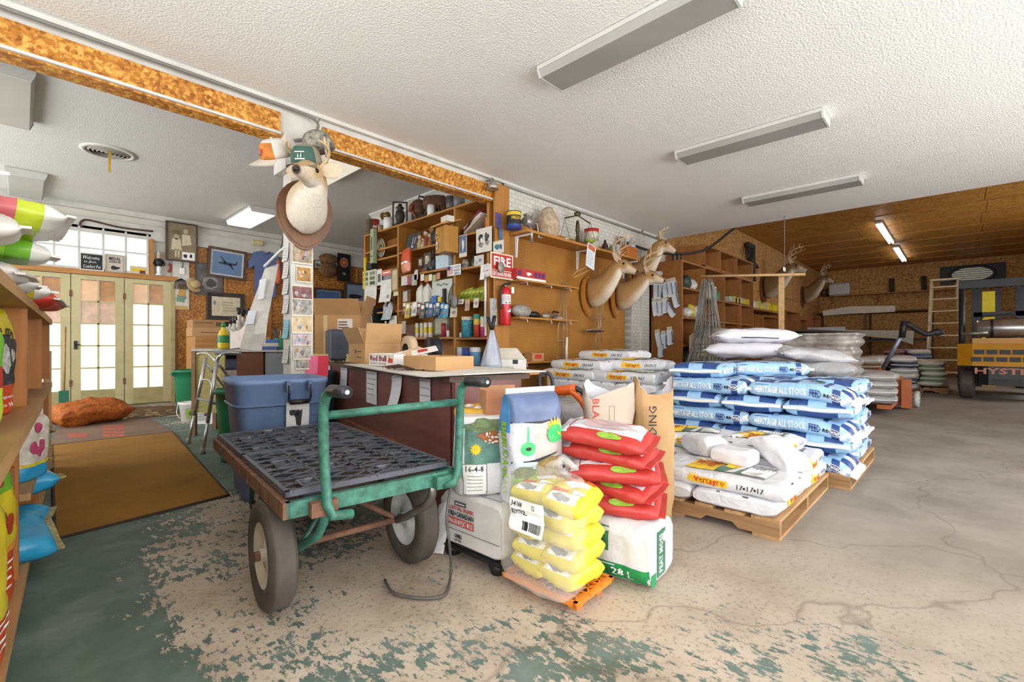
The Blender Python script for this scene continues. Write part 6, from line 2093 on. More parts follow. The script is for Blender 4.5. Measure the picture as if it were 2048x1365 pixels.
# ================================================================= TALL CORNER SHELVES (face to -x)
XF, XBK=3.76, 4.18
GOLD=wood('#b8813c','#9c6626',2,.5,.45)
GOLDY=wood('#b8813c','#9c6626',1,.5,.45)
GOLDB=mat('#b07a34',.6,var=.12,vs=3)
ZT=2.74
DIV=[onX(729,500,XF).y,onX(796,500,XF).y,onX(909,500,XF).y,YB+.08]
t=thing('corner_shelves','tall varnished wooden shelves crowded with curios in the middle of the room','shelf',(XF,DIV[3],0))
T0=Vector((XF,DIV[3],0))
for i, y in enumerate(DIV):
 MB().box((0,y-.02-T0.y,0),(XBK-XF,y+.02-T0.y,ZT),GOLD).build('upright',t)
MB().box((XBK-XF-.02,0,0),(XBK-XF,DIV[0]-T0.y,ZT),GOLDB).build('back_panel',t)
SHZ=[[2.46,2.31,1.87,1.50,1.16],[2.33,1.99,1.50,1.10],[2.36,1.95,1.54,1.09]]
for b in range(3):
 y0, y1=DIV[b+1]+.02-T0.y, DIV[b]-.02-T0.y
 for z in SHZ[b]+[ZT,.75,.4,.08]:
  MB().box((0,y0,z-.025),(XBK-XF-.02,y1,z),GOLDY).build('shelf_board',t)
# end panel next to the pegboard
t2=MB().box((0,0,0),(.23,.03,2.86),GOLD).build('end_board',t)
t2.location=(-.01,YB-.02-T0.y-.03,0)
def sx_(px,py,d=.0):
 return onX(px,py,XF+d)
def std(px,py,z,d=.12):
 """a spot on a shelf at height z under pixel column px"""
 p=onX(px,py,XF+d)
 return(p.x,p.y,z)
def can(label,loc,r,h,bands,name='tin_can',cat='can',lid=None,text=None,tm=None,face=-135,group=None,seg=20):
 """bands: list of (z fraction, material) from the base up"""
 t=thing(name,label,cat,loc,0,group)
 prof, mats, z0=[(r,0)], [], 0
 for fz, m_ in bands:
  prof.append((r,h*fz))
  mats.append(m_)
 prof+=[(r*.9,h),(.001,h)]
 mats+=[lid or bands[-1][1]]*2
 MB().lathe(prof,bands[0][1],seg,None,True,True,mats).build('can_body',t)
 MB().lathe([(r*1.03,h*.985),(r*1.03,h*1.0),(r*.98,h*1.005)],lid or mat('#b9b6ae',.4,.6),seg,None,True,False).build('can_rim',t)
 if text:
  a0=R(face)
  dd=[]
  for(s_,z0,z1,wd,m_)in text:
   dd.append(d_text(s_,-wd/2,h*z0,wd/2,h*z1,m_,.02))
  printed(dd,lambda x,y,l:Vector(((r+l)*math.cos(a0+x/r),(r+l)*math.sin(a0+x/r),y)),'can_label',t)
 return t
# --- on top
zt=ZT+.001
tag(MB().box((-.05,-.05,0),(.05,.05,.24),wood('#6f5638','#4b371f',2)).build('wood_block',None,std(741,470,zt,.05)),'upright dark wooden block at the far end on top of the corner shelves','block')
can('red syrup can with white lettering on top of the corner shelves',std(748,460,zt),.085,.25,[(1,mat('#b3322c',.45))],text=[('Jewel',.35,.65,.15,TW)],lid=mat('#c9c3bb',.5))
can('small tan cup next to the red can on top of the shelves',std(761,455,zt),.04,.13,[(1,mat('#b39668',.6))])
can('white canister with a brass fitting on top of the shelves',std(777,450,zt),.075,.2,[(1,TW)],lid=mat('#b49a5a',.4,.5))
t=thing('brass_fitting','old brass pipe fitting lying on the white canister','fitting',std(772,440,zt+.205))
MB().tube([(0,-.06,.05),(0,.05,.05)],.045,mat('#8a7048',.5,.5,var=.4),12).build('pipe',t)
MB().lathe([(.06,0),(.06,.02)],mat('#b08a3c',.4,.6),14,Matrix.Translation((0,.08,.05))@Matrix.Rotation(R(90),4,'X')).build('flange',t)
OLD=mat('#4c443d',.6,.4,var=.4,vs=12)
p=std(800,440,zt,.14)
t=thing('old_lantern','dark old barn lantern with square wire guard on top of the shelves','lantern',p,R(-40))
MB().lathe([(.085,0),(.09,.05),(.05,.08),(.06,.12),(.075,.18),(.06,.25),(.035,.28),(.06,.29),(.06,.31),(.03,.32),(.03,.36)],OLD,18).build('lantern_body',t)
MB().tube(smooth_pts([(-.1,0,.02),(-.1,0,.36),(-.08,0,.385),(.08,0,.385),(.1,0,.36),(.1,0,.02)],3),.012,OLD,8).build('guard_frame',t)
RST=mat('#6d4f38',.8,.2,var=.5,vs=14,bmp=.4,bs=30)
p=std(838,425,zt,.15)
t=thing('rusty_pump','rusty cast iron pump head on top of the shelves','pump',p,R(-40))
MB().cbox((0,0,.05),(.2,.16,.1),OLD).build('base',t)
MB().sphere((0,0,.2),.13,RST,14,10,(1,.9,1)).build('housing',t)
MB().lathe([(.06,0),(.06,.05),(.02,.06)],mat('#8d5436',.8),14,Matrix.Translation((-.08,-.06,.18))@Matrix.Rotation(R(-70),4,'Y')).build('cover',t)
MB().tube([(-.1,-.08,.16),(-.02,-.1,.02)],.016,mat('#8d5436',.8),8).build('lever',t)
MB().tube([(0,0,.3),(0,0,.38),(.12,0,.35)],.014,OLD,8).build('spindle',t)
p=std(872,412,zt,.16)
t=thing('old_motor','rusty old motor with tangled wires on top of the shelves','motor',p,R(-50))
MB().lathe([(.06,-.17),(.1,-.14),(.11,0),(.1,.12),(.05,.16)],RST,18,Matrix.Translation((0,0,.2))@Matrix.Rotation(R(90),4,'Y')).build('motor_drum',t)
for s_ in(-.1,.1):
 MB().box((s_-.015,-.08,0),(s_+.015,.08,.14),RST).build('stand',t)
mb=MB()
for k in range(7):
 a=k*.9
 mb.tube(smooth_pts([(-.12+.04*k,-.08,.2),(-.1+.04*k,-.11,.1+.02*math.sin(a)),(-.14+.05*k,-.1,.01)]),.006,mat('#7a5a44',.8),5)
mb.build('wires',t)['kind']='stuff'
can('white paper cup in front of the old motor',std(862,425,zt,.05),.05,.14,[(1,TW)],name='paper_cup',cat='cup')
for k, (px,c_)in enumerate(((903,'#6f6a63'),(918,'#8a8a88'))):
 can(('dark grey metal pot on top of the shelves','light grey pail with bail at the end of the shelf top')[k],std(px,405,zt,.14),.075,.2+.02*k,[(1,mat(c_,.5,.4,var=.3))],name='metal_pot',cat='pot')
tag(MB().tube(smooth_pts([(-.05,-.05,.16),(-.1,-.08,.22),(-.02,-.1,.26),(.04,-.08,.2)]),.008,OLD,6).build('bail'),None).parent=bpy.data.objects['metal_pot.001']
# --- left bay
t=thing('spirit_level','bright yellow spirit level standing at the far end of the shelves','level',std(731,545,SHZ[0][2],-.02))
MB().box((-.015,-.03,0),(.015,.03,.5),mat('#dcbd28',.45)).build('level_body',t)
MB().box((-.017,-.015,.24),(-.013,.015,.3),mat('#9fb04a',.3)).build('vial',t)
p=sx_(747,527,-.05)
t=thing('long_green_box','long upright pale green box with dark lettering hung on the shelf front','box',tuple(p))
MB().box((-.03,-.045,0),(.03,.045,.52),mat('#9db08e',.6)).build('box_body',t)
printed([d_rect(-.012,.2,.012,.40,TK),d_star(0,.1,.012,.025,4,TK)],plane_fn((-.031,0,0),(0,-1,0),(0,0,1)),'lettering',t)
tag(MB().box((-.05,-.07,-.05),(.05,.07,.05),BLK).build('black_clock',None,sx_(744,532,-.02)),'black block below the pale green box','clock')
p=sx_(764,497,.06)
t=thing('souvenir_plate','oval silver and gold emblem plate standing in the shelf','plate',tuple(p))
mt=Matrix.Rotation(R(-90),4,'Y')
MB().lathe([(.001,.0),(.1,.0),(.13,.012),(.13,.02),(.1,.012),(.001,.012)],mat('#b6b3a8',.35,.5),26,mt@Matrix.Diagonal((1.15,.85,1,1)),True,False).build('plate_body',t)
printed([d_ell(0,0,.07,.095,mat('#b39a54',.4)),d_ell(0,0,.045,.06,mat('#4b5a45',.5),2),d_star(0,0,.012,.035,5,mat('#d8cf9a',.4),3)],plane_fn((-.021,0,0),(0,-1,0),(0,0,1)),'emblem',t)
UYX, UZ=(0,-1,0), (0,0,1)
def pin(label,px0,px1,py0,py1,m_,dec=None,d=-.03,name='pinned_paper',cat='paper',curl=.0,group=None):
 d=max(d,-.05)
 a, b=sx_(px0,py0,d), sx_(px1,py0,d)
 w=(a-b).length
 h=a.z-sx_(px0,py1,d).z
 return sheet(label,(a+b)/2,UYX,UZ,w,h,m_,dec(w,h)if dec else(),curl,cat,name,group)
WP=mat('#dcdad4',.75,var=.06,vs=10)
def pics(n,seed,cols=('#6d7a5a','#8a8f88','#4f5a50')):
 def f(w,h):
  rr=random.Random(seed)
  d=[]
  for k in range(n):
   cx, cy=-w*.3+(k%2)*w*.5, -h*(.2+.28*(k//2))
   d.append(d_rect(cx-w*.17,cy-h*.1,cx+w*.2,cy+h*.1,mat(cols[k%len(cols)],.7,var=.5,vs=30),1))
  return d
 return f
pin('photo calendar page at the far end of the corner shelves',726,753,541,575,mat('#cdd0b4',.7,var=.2),pics(6,1))
pin('white calendar grid sheet below the photo page',730,754,574,612,WP,lambda w,h:d_lines(-w*.42,-h*.9,w*.42,-h*.2,6,TGREY,1,.12),curl=.03)
pin('narrow card with a dark photo pinned on the shelves',754,764,539,571,WP,lambda w,h:[d_rect(-w*.3,-h*.8,w*.3,-h*.3,mat('#6d6d6d',.7,var=.5,vs=30))])
pin('pink lettered strip pinned on the shelf edge',764,783,540,551,mat('#d9735c',.7),lambda w,h:[d_rect(-w*.4,-h*.6,w*.4,-h*.4,TW)])
pin('large white sheet hanging on the left shelf bay',762,785,560,604,mat('#e2e0da',.75),lambda w,h:[d_rect(w*.15,-h*.85,w*.35,-h*.7,TGREY)],curl=.04)
pin('grey picture top tucked behind the hanging white sheet',767,784,549,563,mat('#8c9196',.6,var=.4,vs=14),None,-.02)
t=pin('narrow framed certificate hanging on the shelf divider',783,797,537,583,mat('#8f7345',.6),lambda w,h:[d_rect(-w*.33,-h*.92,w*.33,-h*.08,mat('#cbbf9c',.7,var=.1),1),d_lines(-w*.25,-h*.7,w*.25,-h*.3,6,mat('#8f8464',.7),2,.2)],-.05,'framed_certificate','certificate')
pin('small yellowed tag below the framed certificate',787,797,583,592,mat('#d8cfa4',.7))
# little black bookcase with books
p=sx_(745,664,-.06)
t=thing('black_bookcase','small black bookcase of leaflets behind the big open carton','bookcase',(p.x,p.y,.78))
MB().box((0,-.02,0),(.26,.0,.78),BLK).build('side',t)
MB().box((0,.32,0),(.26,.34,.78),BLK).build('side',t)
MB().box((.24,0,0),(.26,.32,.78),BLK).build('back',t)
for z in(.28,.5,.72):
 MB().box((0,0,z),(.24,.32,z+.015),BLK).build('shelf',t)
for k, z in enumerate((.3,.52)):
 for j in range(6):
  c_=('#c9b35a','#dcdcd6','#3b3f4a','#b8b6ae','#8e9aa4','#d4cf9e')[(j+2*k)%6]
  o=MB().box((0,0,0),(.15,.022,.16),mat(c_,.7)).build('leaflet',None,(p.x+.04,p.y+.03+j*.048,.78+z+.0),(R(-9),0,0))
  tag(o,'%s upright leaflet on the %s shelf of the black bookcase, %s'%(('yellow','white','dark','grey','blue-grey','cream')[(j+2*k)%6],('lower','upper')[k],('right end','second from right','third from right','third from left','second from left','left end')[j]),'leaflet','leaflets in the black bookcase')
# clutter in the left bay, lower
for k, (px,z,h,c_)in enumerate(((772,SHZ[0][3],.16,'#9fa6a8'),(782,SHZ[0][3],.18,'#d8d5cc'),(772,SHZ[0][4],.2,'#86a7b8'),(781,SHZ[0][4],.24,'#c9dbe2'),(789,SHZ[0][4],.17,'#b8b84a'))):
 bottle(('grey bottle on the upper cluttered shelf by the divider','white bottle on the upper cluttered shelf by the divider','grey-blue bottle low behind the carton','pale blue bottle low behind the carton','yellow-green bottle low by the shelf divider')[k],std(px,640,z+.001,.08),h,.045,mat(c_,.4),BLK if k%2 else TW,'small_bottle','bottles low in the corner shelves')
pin('white card leaning low by the shelf divider',780,794,632,655,WP,None,-.02)
pin('hanging plastic scraps and tags in the left bay',768,786,614,640,mat('#b9c2c4',.4,var=.4,vs=18),None,-.04,curl=.05)
# --- middle bay
z=SHZ[1][0]+.001
p=std(823,490,z,.05)
t=thing('slate_sign','dark slate with white chalk marks leaning in the shelf','sign',p)
MB().box((0,-.16,0),(.02,.16,.26),mat('#45474a',.7),Matrix.Rotation(R(12),4,'Y')).build('slate',t)
printed([d_poly([(-.02,.08),(-.01,.2),(0.0,.2),(-.01,.08)],TW),d_poly([(.03,.1),(.05,.2),(.06,.2),(.04,.1)],TW),d_ell(.0,.06,.02,.015,TW)],lambda x,y,l:Matrix.Rotation(R(12),4,'Y')@Vector((-.001-l,-x,y)),'chalk_marks',t)
for k, (px,c_,h)in enumerate(((840,'#c9b37a',.2),(847,'#dcd3c4',.16),(853,'#9a4a38',.24),(860,'#b78a5a',.2))):
 p=std(px,480,z,.06+.03*(k%2))
 t=thing('rag_doll',('small blond doll','small pale doll','small red-clad doll','small tan doll')[k]+' on the upper middle shelf','doll',p,0,'dolls on the upper middle shelf')
 MB().lathe([(.045,0),(.04,.02),(.025,h*.6),(.012,h*.68)],mat(c_,.8,var=.3,vs=40),10).build('dress',t)
 MB().sphere((0,0,h*.8),h*.16,mat('#d9b79a',.7),10,8).build('head',t)
 MB().sphere((.006,0,h*.84),h*.165,mat(('#b58a3a','#6a4a30','#3b2a20','#8a6a3a')[k],.9),10,6).build('hair',t)
 for s_ in(-1,1):
  MB().tube([(0,s_*.02,h*.55),(-.01,s_*.05,h*.35)],.009,mat(c_,.8),6).build('arm',t)
p=sx_(871,470,-.06)
t=thing('iron_pot','black round iron pot hanging beside the birdhouse','pot',tuple(p))
MB().sphere((0,0,-.02),.085,mat('#2f3236',.5,.3),16,10,(.5,1,1.1)).build('pot_body',t)
MB().lathe([(.03,.08),(.035,.1),(.02,.13)],BLK,10).build('knob',t)
# birdhouse
p=sx_(893,507,-.14)
t=thing('birdhouse','wooden birdhouse hanging on the front of the corner shelves','birdhouse',tuple(p),R(-8))
BH=wood('#c99648','#ad7a30',2,.6)
MB().box((-.09,-.11,0),(.1,.11,.32),BH).build('house_body',t)
MB().add([(-.15,-.14,.31),(.13,-.14,.4),(.13,.14,.4),(-.15,.14,.31),(-.15,-.14,.33),(.13,-.14,.42),(.13,.14,.42),(-.15,.14,.33)],[(0,3,2,1),(4,5,6,7),(0,1,5,4),(1,2,6,5),(2,3,7,6),(3,0,4,7)],BH).build('roof',t)
MB().box((-.1,.02,.17),(-.09,.1,.27),BH).build('front_block',t)
printed([d_ell(-.06,.22,.014,.014,TK),d_ell(-.06,.09,.025,.05,TW),d_ell(-.06,.085,.012,.03,mat('#8c5030',.6),2)],plane_fn((-.101,0,0),UYX,UZ),'entry_hole',t)
MB().box((-.08,-.15,.36),(.02,-.0,.43),mat('#e2ddd2',.6)).build('name_card',t)
# second shelf of the middle bay
z=SHZ[1][1]+.001
OB=mat('#d5552c',.35,var=.25,vs=10)
sack('snack_bag','shiny orange snack bag hanging from the upper middle shelf',Bag(.30,.24,.08,2.6,4,.1,.012,411,post=stand(.30,.08)),lambda x,q:OB if x>-.03 else mat('#e59a80',.4),[d_rect(-.03,-.1,-.005,.1,TW)],((1,None),),tuple(sx_(813,545,-.1)),R(-100),None,'bag')
for k, (px0,px1,py0,py1,lab)in enumerate(((836,846,515,535,'small dark framed photo on the second middle shelf'),(848,862,506,533,'small pale framed drawing leaning on the second middle shelf'))):
 pin(lab,px0,px1,py0,py1,mat('#4b3829',.5),lambda w,h:[d_rect(-w*.3,-h*.8,w*.3,-h*.2,mat('#c9bda6',.7,var=.5,vs=30))],-.01,'framed_photo','picture')
o=tag(MB().box((-.02,-.11,0),(.02,.11,.15),mat('#8d5f42',.6),Matrix.Rotation(R(15),4,'Y')).build('brown_book',None,std(847,545,z,.04)),'brown hardback book leaning on the second middle shelf','book')
p=std(865,545,z,.05)
t=thing('grey_figurine','dark grey bear figurine on the second middle shelf','figurine',p)
GF=mat('#5a5a58',.6,var=.3)
MB().sphere((0,0,.09),.08,GF,12,10,(.9,1,1.1)).build('body',t)
MB().sphere((-.02,0,.2),.05,GF,12,8).build('head',t)
for s_ in(-1,1):
 MB().sphere((-.01,s_*.035,.245),.018,GF,8,6).build('ear',t)
 MB().sphere((-.06,s_*.05,.03),.03,GF,8,6).build('paw',t)
p=std(891,540,z,.05)
tag(MB().box((-.06,-.13,0),(.06,.13,.17),mat('#c6dbe6',.5)).build('pale_box',None,p),'pale blue cardboard box under the birdhouse','box')
for k in range(4):
 q=std(881+6*k,520,z+.172,.05)
 can('little brown and white jar on the pale blue box, %s of four'%('first','second','third','last')[k],q,.022,.07,[(.6,mat('#8f5a34',.5)),(1,TW)],name='little_jar',cat='jar',seg=10,group='little jars on the pale blue box')
# flag plaque
def flag(w,h):
 d=[d_rect(-w*.5,-h,w*.5,0,TW)]
 for k in range(5):
  d.append(d_poly([(-w*.48,-h*(.35+.14*k)),(-w*.05,-h*(.12+.14*k)),(-w*.05,-h*(.19+.14*k)),(-w*.48,-h*(.42+.14*k))],TRED,2))
 d.append(d_rect(-w*.48,-h*.45,-w*.25,-h*.08,TNV,3))
 for k, s_ in enumerate(('GOD','BLESS','AMERICA')):
  d.append(d_text(s_,w*.02,-h*(.34+.3*k),w*.45,-h*(.12+.3*k),TNV,.02))
 return d
pin('small flag plaque with blue capital letters on the shelf edge',895,922,530,551,TW,flag,-.01,'flag_plaque','plaque')
# round badges and tags along the edge
for k, (px,py,c_)in enumerate(((845,555,'#e4dfcf'),(853,557,'#b48a3a'),(861,555,'#e4e0d4'),(869,556,'#a8b070'),(877,552,'#c98a74'))):
 pin('%s hanging from the second middle shelf edge'%('cream price tag','gold medal ribbon','white price tag','green badge','pink paper tag')[k],px-3.5,px+3.5,py-6,py+7,mat(c_,.6),None,-.02,'edge_tag','tag')
for k, (px0,px1,py0,py1,c_,lab)in enumerate(((803,815,553,571,'#d6d2c6','cream leaflet hanging below the orange bag'),(815,824,552,570,'#9a5a64','maroon leaflet hanging below the orange bag'),(824,834,550,571,'#a8b8a4','pale green leaflet hanging below the orange bag'),(829,836,540,560,'#dcdcd8','narrow white slip beside the orange bag'))):
 pin(lab,px0,px1,py0,py1,mat(c_,.6,var=.3,vs=24),None,-.03,'hanging_leaflet','leaflet')
# third shelf: jugs, fish panel, boxes
z=SHZ[1][2]+.001
for k, px in enumerate((843,856)):
 p=std(px,600,z,.04)
 t=thing('plastic_jug',('left','right')[k]+' one of two translucent white jugs with red caps','jug',p)
 rg=[]
 for zz, w in((0,.07),(.02,.075),(.22,.075),(.28,.055),(.31,.025),(.33,.022)):
  rg.append([Vector((w*.75*math.copysign(abs(math.cos(a))**.6,math.cos(a)),w*math.copysign(abs(math.sin(a))**.6,math.sin(a)),zz))for a in[2*PI*i/16 for i in range(16)]])
 MB().loft(rg,mat('#d8d8cc',.4)).build('jug_body',t)
 MB().lathe([(.026,.325),(.026,.36)],mat('#a8432c',.5),12).build('cap',t)
 MB().tube(smooth_pts([(-.0,-.075,.12),(-.0,-.1,.2),(0,-.05,.27)]),.012,mat('#d8d8cc',.4),8).build('handle',t)
pin('grey card with fish lures beside the jugs',865,905,560,606,mat('#ccd0cb',.5,var=.1),lambda w,h:[d_ell(-w*.2+.06*k,-h*(.18+.05*(k%2)),.035,.012,mat('#71826f',.5),1)for k in range(4)],.02,'lure_card','card')
tag(MB().box((-.03,-.05,0),(.03,.05,.14),mat('#3f6fb0',.5)).build('blue_box',None,std(871,600,z+.001,-.0)),'blue carton in front of the lure card','box')
tag(MB().box((-.03,-.03,0),(.03,.03,.12),mat('#e0c82c',.5)).build('yellow_box',None,std(882,600,z+.001,-.0)),'bright yellow carton beside the blue one','box')
tag(MB().box((-.02,-.02,0),(.02,.02,.22),BLK).build('black_tube',None,std(889,600,z+.001,-.0)),'black tube standing beside the yellow carton','tube')
pin('stack of framed cards standing on the third middle shelf',805,822,580,608,mat('#5a4632',.6),lambda w,h:[d_rect(-w*.4,-h*.9,w*.1,-h*.1,mat('#c8c0ae',.7,var=.3,vs=30)),d_rect(w*.15,-h*.9,w*.4,-h*.3,mat('#7a4a34',.6),1)],.02,'framed_cards','card')
tag(MB().lathe([(.035,0),(.035,.09)],mat('#ddd5c2',.6),14).build('paper_spool',None,std(823,592,z+.001,.03)),'cream thread spool on the third middle shelf','spool')
mb=MB()
for k in range(9):
 a=.1*k
 mb.tube(smooth_pts([(-.01*k%.03,-.02+.012*math.sin(k),.0),(-.02,-.05+.012*k,-.14),(-.01,-.03+.01*k,-.27),(0,.0+.004*k,-.2)]),.004,mat('#6d675c',.8),4)
o=mb.build('cord_coil',None,sx_(904,567,-.06))
tag(o,'coil of thin grey cords hanging on the divider','cord')
tag(MB().lathe([(.001,0),(.055,0),(.055,.012),(.001,.012)],mat('#8c8a86',.5),20,Matrix.Rotation(R(-90),4,'Y')@Matrix.Diagonal((1.5,1,1,1)),True,False).build('grey_disc',None,sx_(909,604,-.08)),'grey oval disc hanging below the cord coil','disc')
hang=[(810,'#7a3a34'),(816,'#d8b84a'),(822,'#c9a83a'),(830,'#dcd8cc'),(838,'#8f4a50'),(846,'#4b5a48'),(854,'#3b4a66'),(862,'#3f63a0'),(869,'#8fa89a'),(876,'#41628a'),(884,'#3a8ac0'),(893,'#4fa6d6')]
for k, (px,c_)in enumerate(hang):
 pin('%s carded packet hanging from the third middle shelf'%('maroon','yellow','mustard','white','wine red','dark green','navy','royal blue','sage green','steel blue','bright blue','sky blue')[k],px-5,px+5,604+(k%3)*2,630+(k*7)%9,mat(c_,.4,var=.4,vs=24),lambda w,h:[d_rect(-w*.3,-h*.35,w*.3,-h*.1,TW,1),d_ell(0,-h*.65,w*.25,h*.15,TGREY,1,10,.3)],-.03-.015*(k%2),'carded_packet','packet',.02)
# bottom shelf
z=SHZ[1][3]+.001
for k, (px,b1,b2)in enumerate(((835,'#d9c72c','#e4e2da'),(844,'#cfc9b0','#ddd5bd'),(852,'#ddc41f','#e6e4dc'),(861,'#e0c81f','#e6e2d6'))):
 can('yellow spray can on the bottom middle shelf, %s from the left'%('first','second, paler,','third','fourth')[k],std(px,665,z,.05),.03,.2,[(.3,mat(b2,.45)),(.7,mat(b1,.45)),(1,mat(b2,.45))],name='spray_can',group='spray cans on the bottom middle shelf',seg=14)
pin('greenish framed document leaning on the bottom middle shelf',868,898,631,670,mat('#7c8570',.6),lambda w,h:[d_rect(-w*.38,-h*.9,w*.38,-h*.1,mat('#b9bda4',.7,var=.1)),d_lines(-w*.3,-h*.75,w*.3,-h*.25,7,mat('#85886f',.7),2,.2)],.08,'framed_document','picture')
can('red aerosol can on the bottom middle shelf',std(887,668,z,.02),.03,.18,[(.75,mat('#b8324a',.45)),(1,mat('#8f2438',.45))],name='spray_can',seg=14)
can('small white bottle next to the red aerosol',std(896,668,z,.02),.02,.1,[(.8,TW),(1,mat('#c03a3a',.5))],name='small_jar',cat='jar',seg=10)
pin('brown leather case leaning beside the yellow spray cans',813,832,650,672,mat('#6b4630',.6,var=.2),None,.03,'leather_case','case')
pin('grey card leaning in the corner of the bottom middle shelf',798,812,643,668,mat('#b8b2a4',.7),None,.05)
# --- right bay
z=SHZ[2][0]+.001
p=std(948,470,z,.06)
for k, (c_,a,lab)in enumerate((('#c8b9a4',62,'tan folder slanting on the upper right shelf'),('#7d2f45',55,'wine red folder slanting on the upper right shelf'),('#dcd6cc',66,'white folder slanting on the upper right shelf'))):
 o=MB().box((-.08,-.012,0),(.08,.012,.34),mat(c_,.7),Matrix.Rotation(R(a),4,'X')).build('folder',None,(p[0]+.02,p[1]+.12-.0*k,p[2]+.015+.026*k))
 tag(o,lab,'folder','folders on the upper right shelf')
tag(MB().lathe([(.085,0),(.08,.03),(.06,.1),(.001,.12)],mat('#5a3822',.6),18).build('brown_dome',None,std(933,468,z,.14)),'brown domed wooden lid on the upper right shelf','lid')
tag(MB().box((-.04,-.035,0),(.04,.035,.16),mat('#d8822c',.5)).build('orange_box',None,std(979,455,z,.1)),'orange carton at the right end of the upper right shelf','box')
PHB=mat('#ddd9cf',.6,var=.04)
pin('blue tinted snapshot hanging below the birdhouse',919,934,470,514,PHB,lambda w,h:[d_rect(-w*.45,-h*.82,w*.45,-h*.03,mat('#6f7fa6',.6,var=.5,vs=20),1),d_ell(w*.0,-h*.45,w*.12,h*.25,TW,2,14,.3)],-.05,'snapshot','photo')
pin('black and white photo of two figures hanging on the right bay',953,984,456,504,PHB,lambda w,h:[d_ell(-w*.2,-h*.42,w*.14,h*.2,TK,1,14,.25,1),d_ell(w*.18,-h*.4,w*.13,h*.18,mat('#4a4a48',.6),1,14,.3,2),d_ell(-w*.2,-h*.66,w*.15,h*.12,TGREY,1,12,.3),d_ell(w*.2,-h*.62,w*.12,h*.12,TGREY,1,12,.3),d_ell(-w*.16,-h*.5,w*.06,h*.12,TW,2)],-.08,'snapshot','photo')
pin('small blue abstract print on the shelf end board',987,1008,482,507,PHB,lambda w,h:[d_ell(-w*.15,-h*.45,w*.2,h*.22,mat('#3f7a8a',.6,var=.4,vs=30),1,12,.4),d_ell(w*.2,-h*.5,w*.15,h*.2,mat('#3b5f8c',.6),1,12,.4,3)],-.06,'snapshot','photo')
z=SHZ[2][1]+.001
bottle('dark wine bottle on the second right shelf',std(948,530,z,.05),.27,.035,mat('#1f2420',.2),mat('#2a2a2a',.4),'wine_bottle',neck=.4)
pin('white greeting card on the second right shelf',949,968,511,531,WP,lambda w,h:[d_ell(w*.1,-h*.5,w*.15,h*.2,mat('#8a92a8',.6),1,10,.3),d_lines(-w*.4,-h*.9,0,-h*.5,3,TGREY)],-.0,'greeting_card','card')
p=std(932,532,z,.06)
t=thing('grey_fan','small grey round fan lying on the second right shelf','fan',p)
MB().lathe([(.045,-.03),(.06,0),(.045,.03)],mat('#9a958c',.5,.3),16,Matrix.Translation((0,0,.06))@Matrix.Rotation(R(70),4,'Y')).build('fan_head',t)
MB().box((-.05,-.09,0),(.05,.07,.025),mat('#77726a',.5)).build('fan_base',t)
# white pole with round clock
p=sx_(970,540,-.12)
t=thing('white_pole','slim white pole hanging upright before the right shelf bay','pole',tuple(sx_(971,672,-.02)))
MB().tube([(0,0,0),(0,0,sx_(971,532,-.02).z-sx_(971,672,-.02).z)],.014,TW,10).build('pole',t)
t=thing('round_dial','round white dial thermometer on the white pole','thermometer',tuple(sx_(977,541,-.04)))
mt=Matrix.Rotation(R(-90),4,'Y')
MB().lathe([(.001,0),(.075,0),(.08,.01),(.078,.02),(.001,.018)],TW,24,mt,True,False).build('dial_face',t)
printed([d_poly([(-.04,-.01),(.04,.006),(.04,.002),(-.04,-.014)],TRED),d_frame(-.003,.05,.003,.06,.003,TK),d_ell(0,0,.006,.006,TK,2)],plane_fn((-.022,0,0),UYX,UZ),'dial_print',t)
pin('white glove shaped card beside the dial',962,971,530,560,TW,None,-.16,'white_card','card',.02)
# green seed packets
z=SHZ[2][2]+.001
GP=mat('#97a52c',.35,var=.25,vs=16)
for k in range(6):
 px=922+8*k
 p=std(px,597,z,.03)
 t=thing('lime_packet','lime green seed packet on the third right shelf, %s from the left'%('first','second','third','fourth','fifth','sixth')[k],'packet',p,0,'lime packets on the third right shelf')
 mt=Matrix.Rotation(R(20),4,'Y')@Matrix.Rotation(R(-10),4,'X')
 MB().box((-.008,-.045,0),(.008,.045,.15+.012*(k%3)),GP,mt).build('packet',t)
 printed([d_ell(0,.05,.022,.025,mat('#5d6b1e',.5),1,12,.3,k),d_rect(-.03,.1,.03,.12,mat('#d8d878',.5),1)],lambda x,y,l,mt=mt:mt@Vector((-.0085-l,-x,y)),'packet_print',t)
for k, (px0,px1,py0,py1,c_,lab)in enumerate(((917,928,599,609,'#e0dcd4','white price card on the third right shelf edge'),(931,940,599,622,'#c9a48a','tan fish-shaped card on the third right shelf edge'),(948,958,597,616,'#d8d4c8','small photo card on the third right shelf edge'),(901,915,615,635,'#d9d0bc','cream card hanging on the right divider'))):
 pin(lab,px0,px1,py0,py1,mat(c_,.65,var=.1),lambda w,h:[d_ell(0,-h*.5,w*.25,h*.2,TGREY,1,12,.3)],-.03,'price_card','card',.01)
z=SHZ[2][3]+.001
can('large blue tub with white swirls on the bottom right shelf',std(935,667,z,.02),.075,.25,[(.85,mat('#4a9ab0',.45,var=.5,vs=24)),(1,mat('#d8cfb8',.5))],name='round_tub',cat='tub',lid=mat('#d9d0ba',.5))
can('teal capped yellow and red canister on the bottom right shelf',std(954,667,z,.0),.042,.27,[(.55,mat('#b5452f',.45)),(.8,mat('#ddb52c',.45)),(1,mat('#2a9a86',.45))],name='spray_canister',seg=16)
can('white and pink canister at the end of the bottom right shelf',std(966,667,z,.0),.032,.24,[(.5,mat('#c2407a',.45)),(1,mat('#e0dcd8',.45))],name='spray_canister',seg=16)
can('tiny white jar before the blue tub',std(923,668,z,.0),.025,.06,[(1,TW)],name='small_jar',cat='jar',seg=10)
z=.751
